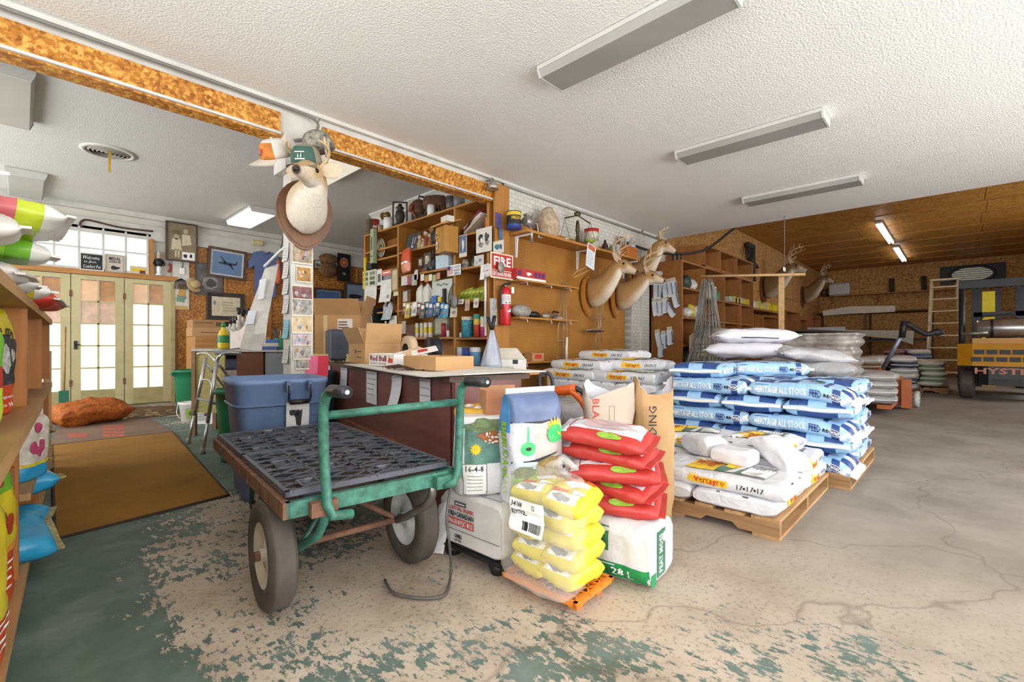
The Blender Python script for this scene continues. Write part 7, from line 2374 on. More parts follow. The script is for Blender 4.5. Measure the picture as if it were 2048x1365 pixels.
for k, (px,c1,c2)in enumerate(((925,'#d0d6dc','#d0d6dc'),(935,'#3a58a8','#30488a'),(951,'#6aa0c8','#dfe3e6'))):
 can('%s plastic tub on the low shelf behind the counter'%('pale grey','navy blue','white and blue')[k],std(px,710,z+.0,.02),.07,.22,[(.75,mat(c1,.45)),(1,mat(c2,.45))],name='plastic_tub',cat='tub',group='tubs on the low shelf')
# ================================================================= FIRE EXTINGUISHER, SIGN AND END BOARD BITS
XE0=3.87
p=Vector((XE0,YB-.13,0))
def ey(px,py,d=0.0):
 return onY(px,py,YB-.06-d)
RX=mat('#c4222c',.25,var=.06)
b_=ey(1011,651,.07)
t_=ey(1011,575,.07)
t=thing('fire_extinguisher','red fire extinguisher with white instruction band on the shelf end','extinguisher',tuple(b_))
h=t_.z-b_.z
r=.062
MB().lathe([(r*.9,0),(r,.015),(r,h*.86),(r*.9,h*.94),(r*.5,h*.99),(r*.35,h*1.01)],RX,26,None,True).build('cylinder',t)
MB().lathe([(r*.36,h*1.0),(r*.36,h*1.06),(r*.2,h*1.07)],mat('#b5a27a',.35,.7),12).build('valve',t)
MB().box((-.015,-.07,h*1.05),(.015,.03,h*1.08),BLK).build('lever',t)
MB().box((-.015,-.08,h*1.09),(.015,.03,h*1.11),BLK).build('carry_handle',t)
MB().tube(smooth_pts([(-.02,0,h*1.03),(-.08,-.01,h*.98),(-.088,-.01,h*.6),(-.085,-.01,h*.42)]),.012,BLK,8).build('hose',t)
cyl=lambda x, y, l:Vector(((r+l)*math.sin(x/r-.5),-(r+l)*math.cos(x/r-.5),y))
printed([d_rect(-.09,h*.55,.09,h*.8,mat('#e6e4e0',.5)),d_lines(-.05,h*.62,.05,h*.78,6,TGREY,2,.3),d_rect(-.02,h*.57,.0,h*.6,TK,2),d_rect(.02,h*.57,.04,h*.6,TK,2),d_poly([(-.01,h*.37),(.06,h*.45),(.06,h*.35),(.02,h*.33)],TW)],cyl,'instruction_label',t)
MB().box((.035,-.066,h*.84),(.075,-.062,h*1.0),TW).build('inspection_tag',t)
a, b=ey(981,555,.1), ey(1026,512,.1)
w, h2=b.x-a.x, b.z-a.z
t=thing('extinguisher_sign','red and white FIRE sign above the extinguisher','sign',((a.x+b.x)/2,a.y,a.z))
MB().box((-w/2,0,0),(w/2,.004,h2),mat('#e3d6c2',.6)).build('sign_board',t)
printed([d_rect(-w*.45,h2*.33,w*.45,h2*.95,mat('#b7302c',.5)),d_text('FIRE',-w*.36,h2*.5,w*.38,h2*.86,TW,.02),d_rect(-w*.45,h2*.06,w*.45,h2*.3,mat('#b7302c',.5)),d_text('EXTINGUISHER',-w*.42,h2*.1,w*.42,h2*.26,TW,.02)],plane_fn((0,-.001,0),(1,0,0),(0,0,1)),'lettering',t)
p=ey(1002,535,.14)
tag(MB().lathe([(.001,0),(.048,0),(.048,.008),(.001,.008)],mat('#98948e',.45,.2),22,Matrix.Rotation(R(90),4,'X')@Matrix.Diagonal((1,1.3,1,1)),True,False).build('oval_paddle',None,p),'grey oval paddle hanging in front of the fire sign','paddle')
for k, (px0,px1,py0,py1,c_,lab)in enumerate(((990,1002,428,455,'#5a4a7a','blue and purple badge ribbon on the shelf end board'),(998,1003,437,480,'#2f6fc0','blue and red screwdriver card on the shelf end board'),(979,993,598,650,'#a9a9a6','bunch of grey keys and clips on the shelf end board'),(998,1008,705,733,'#cfd4bd','small green and white card at the foot of the end board'))):
 a, b=ey(px0,py1,.02), ey(px1,py0,.02)
 sheet(lab,((a.x+b.x)/2,a.y,b.z),(1,0,0),(0,0,1),b.x-a.x,b.z-a.z,mat(c_,.5,var=.4,vs=20),(),.01,'card','hanging_card')
# grey shopping bag hanging over the counter
GB_=mat('#a9aebc',.3,var=.12,bmp=.3,bs=12)
p=at(984,740,3.9)
t=thing('shopping_bag','pale grey plastic shopping bag hanging by black handles beyond the counter','bag',tuple(p))
rg=[]
for j, (z,w,d)in enumerate(((0,.10,.07),(.05,.105,.075),(.13,.08,.06),(.22,.05,.04),(.30,.022,.02),(.33,.016,.015))):
 rg.append([Vector(((w+.012*math.sin(5*a+j))*math.cos(a),(d+.01*math.cos(4*a))*math.sin(a),z))for a in[2*PI*i/20 for i in range(20)]])
MB().loft(rg,GB_).build('bag_body',t)
MB().tube([(0,0,.33),(.03,0,.45)],.016,BLK,8).tube([(0,0,.33),(-.03,.02,.44)],.014,BLK,8).build('handle',t)
t=thing('white_desk','small white desk with cartons behind the hanging bag','desk',(3.15,3.15,0),R(-8))
MB().box((-.3,-.25,.72),(.42,.25,.75),mat('#b78a52',.6)).build('desk_top',t)
for a in(-.27,.39):
 for b in(-.22,.22):
  MB().box((a-.02,b-.02,0),(a+.02,b+.02,.72),mat('#8a6a48',.7)).build('leg',t)
carton('white printed file carton on the desk behind the shopping bag',(3.2,3.1,.751),R(-38),.30,.22,.11,False,[d_rect(-.15,.07,-.1,.11,TK),d_rect(.02,.07,.07,.11,TK),d_lines(-.14,.01,.1,.05,3,TGREY)],'file_carton',m_=mat('#dcdad4',.6),open_=False)
tag(MB().add([(-.17,-.12,0),(.17,-.12,0),(.17,.12,0),(-.17,.12,0),(-.12,-.06,.1),(.1,-.06,.1),(.1,.12,.1),(-.12,.12,.1)],[(0,3,2,1),(4,5,6,7),(0,1,5,4),(1,2,6,5),(2,3,7,6),(3,0,4,7)],mat('#c9c3b6',.4)).build('slanted_lid',None,(3.2,3.14,.868),(0,0,R(-38))),'slanted pale plastic cover on the file carton','cover')
# ================================================================= PEGBOARD WALL
def peg_mat():
 m, nt, b=newmat('pegboard')
 v=coords(nt)
 sep=nt.nodes.new('ShaderNodeSeparateXYZ')
 nt.links.new(v,sep.inputs[0])
 d=[]
 for s_ in(sep.outputs[0],sep.outputs[2]):
  f=mathn(nt,'FRACT',mathn(nt,'MULTIPLY',s_,1/.0254))
  d.append(mathn(nt,'POWER',mathn(nt,'SUBTRACT',f,.5),2.0))
 r=mathn(nt,'ADD',d[0],d[1])
 hole=ramp(nt,r,[(.02,1.0),(.035,0.0)])
 c=ramp(nt,noise_t(nt,v,2.5,4),[(.3,lin('#95621f')),(.7,lin('#b07a30'))])
 nt.links.new(mixc(nt,mathn(nt,'MULTIPLY',hole,.75),c,lin('#3a240c')),b.inputs['Base Color'])
 b.inputs['Roughness'].default_value=.6
 return m
t=tag(MB().box((4.0,YB-.025,.3),(6.67,YB-.003,2.30),peg_mat()).build('pegboard'),'wide brown pegboard panel on the partition wall','pegboard')
YP_=YB-.025
def wy(px,py,d=0.0):
 return onY(px,py,YP_-d)
# upper shelf on white brackets
zs=2.33
t=thing('wall_shelf','long brown shelf on white brackets above the pegboard','shelf',(4.0,YP_,zs))
MB().box((0,-.3,-.03),(2.62,.02,0),GOLDY).build('shelf_board',t)
MB().box((0,0,0),(2.62,.022,.14),GOLDY).build('back_rail',t)
for px in(1036,1158,1250):
 x=wy(px,480,.05).x-4.0
 MB().box((x-.012,-.27,-.045),(x+.012,.02,-.03),TW).build('bracket',t)
 MB().add([(x-.008,-.05,-.045),(x+.008,-.05,-.045),(x+.008,-.005,-.045),(x-.008,-.005,-.045),(x-.008,-.03,-.28),(x+.008,-.03,-.28),(x+.008,-.005,-.28),(x-.008,-.005,-.28)],[(0,3,2,1),(4,5,6,7),(0,1,5,4),(1,2,6,5),(2,3,7,6),(3,0,4,7)],TW).build('bracket_leg',t)
def ws_(px,d=.16):
 p=wy(px,470,d)
 return(p.x,p.y,zs+.001)
can('black and yellow grease can on the wall shelf',ws_(1028),.085,.2,[(.25,mat('#27408a',.5)),(.75,BLK),(.95,mat('#dcb92c',.5)),(1,BLK)],text=[('SHELLZONE',.5,.68,.14,TYEL)],face=-110)
IRN=mat('#a9a6a0',.4,.6,var=.3)
t=thing('meat_grinder','old grey meat grinder clamped to the wall shelf edge','grinder',ws_(1057,.24))
MB().lathe([(.05,-.07),(.055,.0),(.05,.07)],IRN,14,Matrix.Translation((0,0,.1))@Matrix.Rotation(R(90),4,'Y')).build('barrel',t)
MB().lathe([(.025,.12),(.06,.18),(.062,.19)],IRN,14).build('hopper',t)
MB().tube([(0,0,.08),(0,-.05,-.02),(0,-.05,-.14)],.016,IRN,8).build('clamp',t)
MB().tube([(.07,0,.1),(.13,-.02,.1),(.15,-.03,-.06),(.19,-.05,-.06)],.01,IRN,8).build('crank',t)
PN=mat('#b9a58a',.9,var=.35,vs=22,bmp=.7,bs=26)
mb=MB()
rg=[]
for j in range(15):
 v=j/14
 rad=.175*math.sin(PI*(.12+.8*v))**.6*(1.05-.3*v)
 rg.append([Vector(((rad+.012*math.sin(9*v*3+a))*math.cos(a),(rad+.01*math.sin(3*a+9*v))*math.sin(a)*.8,.38*v))for a in[2*PI*i/24 for i in range(24)]])
tag(MB().loft(rg,PN).build('wasp_nest',None,ws_(1097)),'big papery tan wasp nest on the wall shelf','nest')
BRZ=mat('#4d4a30',.4,.6,var=.3)
t=thing('balance_scale','bronze balance scale figure with hanging pans on the wall shelf','scale',ws_(1155,.18),R(-40))
MB().lathe([(.06,0),(.06,.02),(.02,.04),(.03,.1),(.015,.14),(.03,.2),(.025,.28),(.015,.33)],BRZ,14).build('column',t)
MB().tube([(-.17,0,.36),(0,0,.40),(.17,0,.30)],.01,BRZ,8).build('beam',t)
MB().sphere((0,0,.42),.035,BRZ,10,8,(1.4,.8,1)).build('figure',t)
for s_, zz in((-1,.06),(1,.05)):
 MB().tube([(s_*.17,0,.33+(.03 if s_<0 else-.03)),(s_*.17-.07,0,zz+.02)],.003,BRZ,4).tube([(s_*.17,0,.33),(s_*.17+.07,0,zz+.02)],.003,BRZ,4).build('chain',t)
 MB().lathe([(.001,zz-.02),(.05,zz-.01),(.085,zz+.02),(.08,zz+.022),(.001,zz)],mat('#b3a27a',.4,.4)if s_<0 else mat('#8a9a3c',.4),18,Matrix.Translation((s_*.17,0,0)),True,False).build('pan',t)
can('round red topped soda tin with a cream picture on the wall shelf',ws_(1183,.18),.1,.27,[(.82,mat('#c9c2ae',.5,var=.3,vs=12)),(1,mat('#b8332f',.45))],lid=mat('#b8332f',.45),text=[('Coca-Cola',.35,.6,.15,mat('#8f8a80',.6))],face=-120,name='soda_tin')
bottle('squat brown glass bottle on the wall shelf',ws_(1210,.2),.17,.045,mat('#3b2a22',.15),BLK,'brown_bottle')
bottle('small green glass bottle on the wall shelf',ws_(1222,.22),.12,.035,mat('#6a6a48',.3),mat('#8a7a4a',.5),'green_bottle')
tag(MB().box((-.05,-.04,0),(.05,.04,.14),mat('#b9bcbc',.4)).build('grey_carton',None,ws_(1233,.22)),'small grey carton on the wall shelf','box')
tag(MB().box((-.17,-.1,0),(.17,.08,.15),mat('#b5651f',.5,var=.25,vs=8)).build('orange_crate',None,ws_(1252,.2)),'orange-brown wooden box at the end of the wall shelf','box')
o=tag(MB().box((-.08,-.015,0),(.08,.015,.2),mat('#8a5a48',.5)).build('picture_tile',None,ws_(1243,.06)[:2]+(zs+.152,)),'small framed tile standing on the wooden box','picture')
printed([d_rect(-.06,.02,.06,.18,mat('#a9a898',.5,var=.3,vs=20)),d_ell(0,.1,.03,.04,mat('#6d7a68',.5),2)],plane_fn((0,-.016,0),(1,0,0),(0,0,1)),'tile_picture',o)
tag(MB().lathe([(.07,0),(.065,.08),(.045,.16),(.02,.19),(.02,.21),(.001,.22)],mat('#a9b0b8',.15,var=.1),18).build('glass_bell',None,ws_(1263,.12)[:2]+(zs+.152,)),'grey glass bell jar at the end of the wall shelf','jar')
# price list and hanger
a, b=wy(1163,537,.3), wy(1197,494,.3)
t=sheet('white price list hanging on a slant from the wall shelf',((a.x+b.x)/2+.04,a.y,b.z),(1,0,-.25),(.25,0,1),.2,.33,PAPER,[d_rect(-.08,-.08,.08,-.01,mat('#cc6a45',.6),1)]+d_lines(-.08,-.3,.08,-.1,8,TGREY,1,.25),.02,'list','price_list')
MB().tube([(-.1,0,-.3),(-.36,0,-.4),(-.42,0,-.45),(-.40,0,-.48),(-.36,0,-.46),(-.05,0,-.34)],.006,mat('#c9a96a',.6),6).build('wooden_hanger',t)
# lower shelves
for(z,px0,px1,lab)in((1.76,1012,1156,'upper short shelf on the pegboard'),(1.325,1012,1156,'middle short shelf on the pegboard'),(.80,1012,1150,'lower short shelf on the pegboard')):
 xa, xb=wy(px0,600).x, wy(px1,600,.2).x
 t=thing('peg_shelf',lab,'shelf',(xa,YP_,z),0,'short shelves on the pegboard')
 MB().box((0,-.22,-.02),(xb-xa,0,0),GOLDY).build('shelf_board',t)
 for x in(.15,.6,1.0):
  MB().tube([(x,-.002,-.02),(x,-.2,-.025),(x,-.21,-.06)],.005,TW,6).build('peg_hook',t)
p=wy(1052,545,.12)
o=tag(MB().box((-.26,-.09,0),(.26,.09,.12),mat('#b8312c',.5)).build('red_carton',None,(p.x,p.y,1.762)),'long red and white carton on the upper short shelf','box')
printed([d_rect(-.26,0,.26,.025,TW),d_rect(.05,.04,.1,.1,mat('#4a2f6a',.5)),d_rect(.12,.04,.17,.1,mat('#4a2f6a',.5)),d_rect(.19,.04,.24,.1,mat('#4a2f6a',.5)),d_ell(-.05,.07,.04,.02,TW,1,14,.3),d_rect(-.24,.04,-.18,.1,mat('#4a2f6a',.5))],plane_fn((0,-.0905,0),(1,0,0),(0,0,1)),'print',o)
def lump(label,name,loc,r,sc,m_,cat,rz=0,seed=0):
 mb=MB().sphere((0,0,0),r,m_,16,10,sc)
 mb.v=[tuple(Vector(v)*(1+.18*noise.noise(Vector(v)*14+Vector((seed,0,0)))))for v in mb.v]
 zm=min(v[2]for v in mb.v)
 mb.v=[(a,b,c-zm)for a,b,c in mb.v]
 return tag(mb.build(name,None,loc,(0,0,rz)),label,cat)
lump('crumpled grey plastic wrap on the middle short shelf','plastic_wrap',tuple(wy(1042,630,.1).xy)+(1.326,),.13,(1.2,.6,.6),mat('#9a9890',.4,var=.4,vs=18),'wrap',0,1)
lump('black tool head on the middle short shelf','tool_head',tuple(wy(1068,630,.12).xy)+(1.326,),.08,(1.3,.6,.5),BLK,'tool',0,3)
lump('silver coil of hardware on the middle short shelf','hardware_coil',tuple(wy(1092,630,.12).xy)+(1.326,),.07,(1.1,.6,.5),mat('#b0aca2',.3,.5,var=.4,vs=30),'hardware',0,5)
t=thing('chrome_iron','chrome iron shaped tool on the middle short shelf','tool',tuple(wy(1115,632,.12).xy)+(1.326,))
MB().add([(-.13,-.04,0),(.13,0,0),(-.13,.04,0),(-.12,-.03,.07),(.06,0,.05),(-.12,.03,.07)],[(0,2,1),(3,4,5),(0,1,4,3),(1,2,5,4),(2,0,3,5)],mat('#c4c4c0',.15,.9)).build('sole',t)
MB().tube([(-.1,0,.07),(-.08,0,.1),(.02,0,.09)],.012,BLK,8).build('handle',t)
carton('small brown carton with red label on the lower short shelf',tuple(wy(1068,730,.12).xy)+(.801,),R(-5),.2,.14,.1,False,[d_rect(-.05,.03,.06,.08,TRED)],'small_carton',m_=CB2)
tag(MB().tube([(0,0,0),(0,0,0.14),(.01,0,.3)],[.018,.016,.012],TW,8).build('white_marker',None,tuple(wy(1133,700,.1).xy)+(.801,)),'white marker post standing on the lower short shelf','marker')
# wire racks and landing net hung on the pegboard
WIRE=mat('#b5ab96',.4,.6)
t=thing('wire_rack','tall thin wire rack hanging left of the deer on the pegboard','rack',tuple(wy(1122,730,.05)))
z0, z1=wy(1122,730,.05).z, wy(1126,565,.05).z
for x in(-.14,.02,.12):
 MB().tube([(x,-.02,0),(x*.3+.04,-.02,z1-z0)],.005,WIRE,6).build('upright',t)
for k in range(3):
 MB().tube([(-.13+.03*k,-.02,.1+.22*k),(.13-.02*k,-.02,.1+.22*k)],.004,WIRE,6).build('rung',t)
t=thing('wire_basket_rack','wire rack with hoop and slender rods below the deer heads','rack',tuple(wy(1190,700,.08)))
z0=wy(1190,700,.08).z
for(x0,x1,za,zb)in((-.08,-.02,0,.35),(0,.02,0,.62),(.1,.05,.1,.62),(-.02,.0,.3,1.15),(.1,.18,.3,1.2)):
 MB().tube([(x0,-.05,za),(x1,-.05,zb)],.005,WIRE,6).build('rod',t)
MB().tube([(.12*math.cos(2*PI*i/16)+.02,-.06+.05*math.sin(2*PI*i/16),.45)for i in range(16)],.005,WIRE,6,True).build('hoop',t)
t=thing('landing_net','dark landing net with an orange float hanging below the deer','net',tuple(wy(1190,662,.14)))
MB().tube(smooth_pts([(-.22,0,0),(-.1,-.05,.02),(.1,-.06,.01),(.22,-.02,0),(.2,.03,-.01),(-.1,.05,-.01),(-.22,0,0)]),.008,WIRE,6).build('net_frame',t)
MB().sphere((0,0,-.005),.1,mat('#4a4036',.9),14,6,(1.9,.5,.12)).build('mesh',t)
MB().sphere((.15,-.01,.01),.035,mat('#d2622c',.5),10,8,(1.3,1,.6)).build('float',t)
# ================================================================= DEER
def fur_mat():
 m, nt, b=newmat('deer_fur')
 at_=nt.nodes.new('ShaderNodeAttribute')
 at_.attribute_name='Col'
 v=coords(nt,(1,1,1))
 f=noise_t(nt,v,60,4,.7)
 nt.links.new(mixc(nt,1.0,at_.outputs['Color'],ramp(nt,f,[(.3,.78),(.7,1.08)]),'MULTIPLY'),b.inputs['Base Color'])
 b.inputs['Roughness'].default_value=.85
 bump(nt,b,f,.35,.004)
 return m
FUR=fur_mat()
ANT=mat('#c9b08a',.55,var=.25,vs=14)
EYE=mat('#120d0a',.08,var=0)
NOSE=mat('#2a2420',.4)
def deer(label,loc,rz,s=1.0,turn=0.0,tan='#a8814f',pale='#e6dac6',plaque=None,antl=1.0,rise=1.0,chest=0.0,lift=0.0):
 t=thing('deer_mount',label,'deer head',loc,rz)
 t.scale=(s,s,s)
 spine=[((0,0),.25,.175),((-.10,.005),.245,.18),((-.2,.05),.22,.165),((-.3,.14),.18,.14),((-.39,.24),.148,.118),((-.45,.33),.13,.105),((-.50,.395),.112,.095),((-.55,.40),.115,.098),((-.61,.375),.105,.085),((-.67,.34),.08,.064),((-.72,.312),.062,.053),((-.765,.29),.052,.046),((-.79,.278),.034,.034)]
 n=28
 tanc, palc, drk=Vector(lin(tan)), Vector(lin(pale)), Vector(lin('#5b4632'))
 rings, cols=[], []
 K=len(spine)
 piv=Vector((0,-.47,0))
 def tw(p,i):
  f=max(0,min(1,(i-3)/4))
  q=p-piv
  a=turn*f
  q=Matrix.Rotation(a,4,'Z')@q
  return q+piv
 for i, ((y,z),hh,ww)in enumerate(spine):
  z*=rise
  a=spine[max(0,i-1)][0]
  b=spine[min(K-1,i+1)][0]
  d=Vector((b[0]-a[0],(b[1]-a[1])*rise)).normalized()
  if i==0:
   d=Vector((-1,0))
  nx=Vector((-d.y,d.x))
  if nx.y<0:
   nx=-nx
  ring, cc=[], []
  for k in range(n):
   th=2*PI*k/n
   cx, cz=math.cos(th), math.sin(th)
   rr_=1+.03*noise.noise(Vector((cx*3,cz*3,i*.9)))
   if i<=2 and cz<0:
    rr_*=1+.07*abs(math.sin(th*3))*(1-i/3)
   p=Vector((ww*cx*rr_,y+nx.x*hh*cz*rr_,z+nx.y*hh*cz*rr_))
   ring.append(tw(p,i))
   c=tanc.copy()
   under=max(0,-cz)
   if i>=5:
    if cz<-.35:
     c=tanc.lerp(palc,min(1,(under-.3)*2.2))
    if i>=K-4:
     c=tanc.lerp(palc,.55)if cz<.5 else tanc*.85
    if i>=K-1:
     c=drk*.5
    if i in(7,8)and cz>.7:
     c=tanc*.7
   else:
    c=tanc.lerp(palc,max(0,min(1,under*1.2-.55+(.5 if 3<=i<=5 else 0)*under+chest*(1.2 if cz<.75 else .6))))
   cc.append(c)
  rings.append(ring)
  cols+=cc
 mb=MB().loft(rings,FUR)
 o=mb.build('neck_and_head',t)
 ca=o.data.color_attributes.new('Col','FLOAT_COLOR','POINT')
 for k, c in enumerate(cols):
  ca.data[k].color=(c.x,c.y,c.z,1)
 sd=o.modifiers.new('smooth','SUBSURF')
 sd.levels=sd.render_levels=1
 def hp(x,y,z,i=9):
  return tw(Vector((x,y,z*rise)),i)
 MB().sphere(hp(0,-.79,.288),.026,NOSE,12,8,(1.1,.8,.7)).build('nose',t)
 for sg in(-1,1):
  MB().sphere(hp(sg*.083,-.60,.415),.02,EYE,12,8).build('eye',t)
  e0, e1=hp(sg*.07,-.50,.46), hp(sg*.25,-.46,.56)
  ax=(e1-e0)
  ux=ax.normalized()
  fw_=Vector((0,-1,0))if abs(ux.y)<.8 else Vector((1,0,0))
  wv=ux.cross(fw_).normalized()
  rg_=[]
  for v, w_ in((0,.03),(.25,.06),(.55,.072),(.8,.046),(1.0,.005)):
   c0=e0+ax*v
   rg_.append([c0+wv*(w_*math.cos(a))+fw_*(.012*math.sin(a)+.02*(math.cos(a)**2))for a in[2*PI*i/10 for i in range(10)]])
  ear=MB().loft(rg_,FUR).build('ear',t)
  c2=ear.data.color_attributes.new('Col','FLOAT_COLOR','POINT')
  for k in range(len(c2.data)):
   q=tanc.lerp(palc,.45)
   c2.data[k].color=(q.x,q.y,q.z,1)
  if antl>0:
   A=antl
   b0=hp(sg*.045,-.545,.475)
   T=Matrix.Rotation(turn,4,'Z')
   def off(x,y,z):
    return b0+T@Vector((sg*x*A,y*A,z*A))
   beam=smooth_pts([off(0,0,0),off(.06,.06,.08),off(.14,.08,.18),off(.2,-.0,.26),off(.2,-.12,.3),off(.14,-.22,.33)])
   nb=len(beam)
   an=MB().tube(beam,[.02-.014*i/nb for i in range(nb)],ANT,8).build('antler',t)
   for(p0,p1)in(((.04,.04,.06),(.02,-.06,.15)),((.15,.07,.2),(.13,.02,.36)),((.2,-.02,.27),(.2,-.04,.42)),((.2,-.12,.3),(.2,-.16,.4))):
    a_, b_=off(*p0), off(*p1)
    MB().tube([a_,(a_+b_)/2+Vector((0,.01,0)),b_],[.012,.01,.003],ANT,6).build('tine',an)
 if plaque:
  mb=MB()
  pts=[]
  for k in range(28):
   a=2*PI*k/28
   q=abs(math.sin(a))
   pts.append((.25*math.cos(a)*(1 if math.sin(a)>0 else 1-.25*q*q),-.02+(.30 if math.sin(a)>0 else .36)*math.sin(a)))
  mb.prism(pts,.03,plaque,Matrix.Translation((0,.0,0)))
  mb.prism([(x*.93,z*.93-.0)for x,z in pts],.012,plaque,Matrix.Translation((0,-.012,0)))
  mb.build('plaque',t)
 return t
PLQ=wood('#7b5233','#57371f',2,.6,.35)
PLQ2=wood('#b37a35','#8f5a20',2,.6,.35)
# on the pegboard
p=wy(1178,587,.03)
deer('antlered deer head mount on the pegboard, left of the pair',(p.x,YP_-.035,p.z),R(8),.88,R(10),plaque=PLQ2,antl=1.0)
p=wy(1233,590,.03)
deer('antlered deer head mount on the pegboard, right of the pair and lower',(p.x,YP_-.035,p.z-.02),R(14),.9,R(14),plaque=PLQ2,antl=1.0,rise=.75)
p=onY(1268,548,YB-.03)
deer('small deer head with thin antlers mounted higher beyond the wall shelf',(p.x,YB-.035,p.z),R(6),.85,R(25),plaque=PLQ2,antl=.55,rise=1.25)
# in the warehouse
p=onY(1528,572,YW-.03)
deer('large antlered deer mount on the warehouse wall behind the wooden pole',(p.x,YW-.035,p.z-.05),R(0),1.3,R(8),tan='#86683f',plaque=PLQ,antl=.9,rise=.95)
p=onY(1606,588,YW-.03)
deer('smaller deer mount farthest back on the warehouse wall',(p.x,YW-.035,p.z-.05),R(0),1.15,R(5),tan='#86683f',plaque=PLQ,antl=.8,rise=1.15)
p=onY(1545,540,YW-.03)
# on the post, with caps
pd=deer('cream deer head mount wearing caps on the white post',(1.595,YB-.045,2.10),R(-14),.86,R(-34),tan='#c9aa7c',pale='#efe6d6',plaque=PLQ,antl=.6,rise=.42,chest=.75)
def cap(label,loc,rot,crown,brim,patch=None,s=1.0,dec=()):
 t=thing('baseball_cap',label,'cap',loc,0,'caps hung on the post deer',rot)
 t.scale=(s,s,s)
 rg=[]
 for j in range(7):
  v=j/6
  r=.092*math.cos(v*PI/2*.97)**.55
  rg.append([Vector((r*math.cos(a),r*1.12*math.sin(a),.115*math.sin(v*PI/2)))for a in[2*PI*i/24 for i in range(24)]])
 mb=MB().loft(rg,crown,True,True)
 if patch:
  i=mb.m(patch)
  for k, f in enumerate(mb.f[:24*4]):
   a=(k%24+.5)/24*360
   if 215<a<325:
    mb.mi[k]=i
 mb.build('crown',t)
 vs, fs=[], []
 for j in range(4):
  for k in range(9):
   a=R(205+130*k/8)
   e=.09*j/3*math.sin(PI*(k+.6)/9.2)**.5
   for dz in(0,):
    vs.append(Vector(((.092+.004*j)*math.cos(a),(.103)*math.sin(a)-e,-.01*j+.012*math.cos((k-4)/4*1.4)*j/3)))
 for j in range(3):
  for k in range(8):
   fs.append((j*9+k,j*9+k+1,(j+1)*9+k+1,(j+1)*9+k))
 n=len(vs)
 MB().add(vs+[v-Vector((0,0,.004))for v in vs],fs+[tuple(n+q for q in reversed(f))for f in fs],brim,True).build('brim',t)
 MB().sphere((0,0,.117),.008,crown,8,6).build('button',t)
 if dec:
  printed(dec,lambda x,y,l:Vector(((.092*(1-.9*max(0,y-.03))+l)*math.sin(x/.09),-(.104*(1-2.0*max(0,y-.03)**1.2)+l+.002)*math.cos(x/.09),y)),'emblem',t)
 return t
CAMO=mat('#8f8c80',.8,var=.75,vs=26)
cap('khaki cap with green front and white antler emblem on the deer head',tuple(at(614,328,3.44)),(R(16),0,R(-46)),mat('#948a74',.85),mat('#8a8070',.85),mat('#3f5f55',.85),1.15,[d_poly([(-.012,.03),(-.004,.03),(-.008,.055)],TW),d_poly([(.004,.03),(.012,.03),(.012,.06)],TW),d_rect(-.03,.018,.03,.024,TW),d_rect(-.03,.06,.03,.065,TW)])
cap('white and orange cap tipped on the left antler',tuple(at(553,314,3.5)),(R(28),R(18),R(-80)),mat('#d8d3ca',.8,var=.15),mat('#cfc8bb',.8),mat('#c97a34',.8,var=.4,vs=18),1.1,[d_text('NWTF',-.04,.02,.02,.036,TK,.02),d_ell(.01,.055,.012,.018,TRED)])
cap('grey camouflage cap hung on the right antler',tuple(at(640,300,3.62)),(R(14),R(-12),R(-75)),CAMO,mat('#8f8572',.85),None,1.2)
MB().tube([at(632,262,3.62),at(636,245,3.7),at(640,238,3.85)],.005,mat('#8a7a60',.6),5).build('hanging_hook',pd,world=True)
# ================================================================= CEILING FIXTURES, CONDUIT, VENT
LENS=mat('#a09f9b',.35,var=.12,vs=2)
LENSL=mat('#fff6e6',.4,var=.0,emit=2.6)
LENSD=mat('#b8b7b2',.4,var=.08,vs=2)
HOUS=mat('#c9c8c4',.5,var=.06)
def wrap_light(label,c,L,W,z,along='y',lens=LENS,h=.075,group='ceiling lights of the front room'):
 t=thing('ceiling_light',label,'light',(c[0],c[1],z),0 if along=='y' else R(90),group)
 MB().box((-W/2,-L/2,-.03),(W/2,L/2,-.001),HOUS).build('housing',t)
 prof=[(-W/2+.006,-.03),(-W/2+.03,-h),(W/2-.03,-h),(W/2-.006,-.03)]
 MB().prism(prof,L-.03,lens,Matrix.Translation((0,-L/2+.015,0))).build('diffuser',t)
 for s_ in(-1,1):
  MB().prism([(-W/2,-.03),(-W/2+.025,-h-.003),(W/2-.025,-h-.003),(W/2,-.03)],.015,HOUS,Matrix.Translation((0,s_*(L/2-.0075)-.0075,0))).build('end_cap',t)
 return t
def ceil(px,py,z):
 d=ray(px,py)
 return CO+d*((z-CAMH)/d.z)
zc=H1-.003
for(a,b,lab)in(((1104,165),(1440,-12),'large unlit strip light on the white ceiling nearest the camera'),((1362,320),(1678,230),'unlit strip light in the middle of the white ceiling'),((1490,406),(1744,358),'unlit strip light nearest the warehouse on the white ceiling')):
 p, q=ceil(*a,H1-.05), ceil(*b,H1-.05)
 L=1.25
 x=(p.x+q.x)/2
 y1=max(p.y,q.y)
 wrap_light(lab,(x,y1-L/2),L,.29,zc)
for(a,W,L,lens,lab)in(((4,195),.40,1.25,LENSD,'unlit box light at the left edge of the grey ceiling'),((52,372),.38,1.25,LENSD,'unlit box light farther back on the grey ceiling'),((502,437),.42,1.25,LENSL,'lit box light on the grey ceiling left of the post'),((670,336),.42,1.25,mat('#efe9d8',.4,var=0,emit=.7),'dimly lit box light on the grey ceiling behind the deer')):
 p=ceil(*a,H2-.06)
 wrap_light(lab,(p.x,p.y),L,W,H2-.003,'y',lens,.09,'ceiling lights of the left room')
p=ceil(217,307,H2-.02)
t=thing('ceiling_vent','round slatted air vent in the grey ceiling with a yellow ribbon','vent',(p.x,p.y,H2-.002))
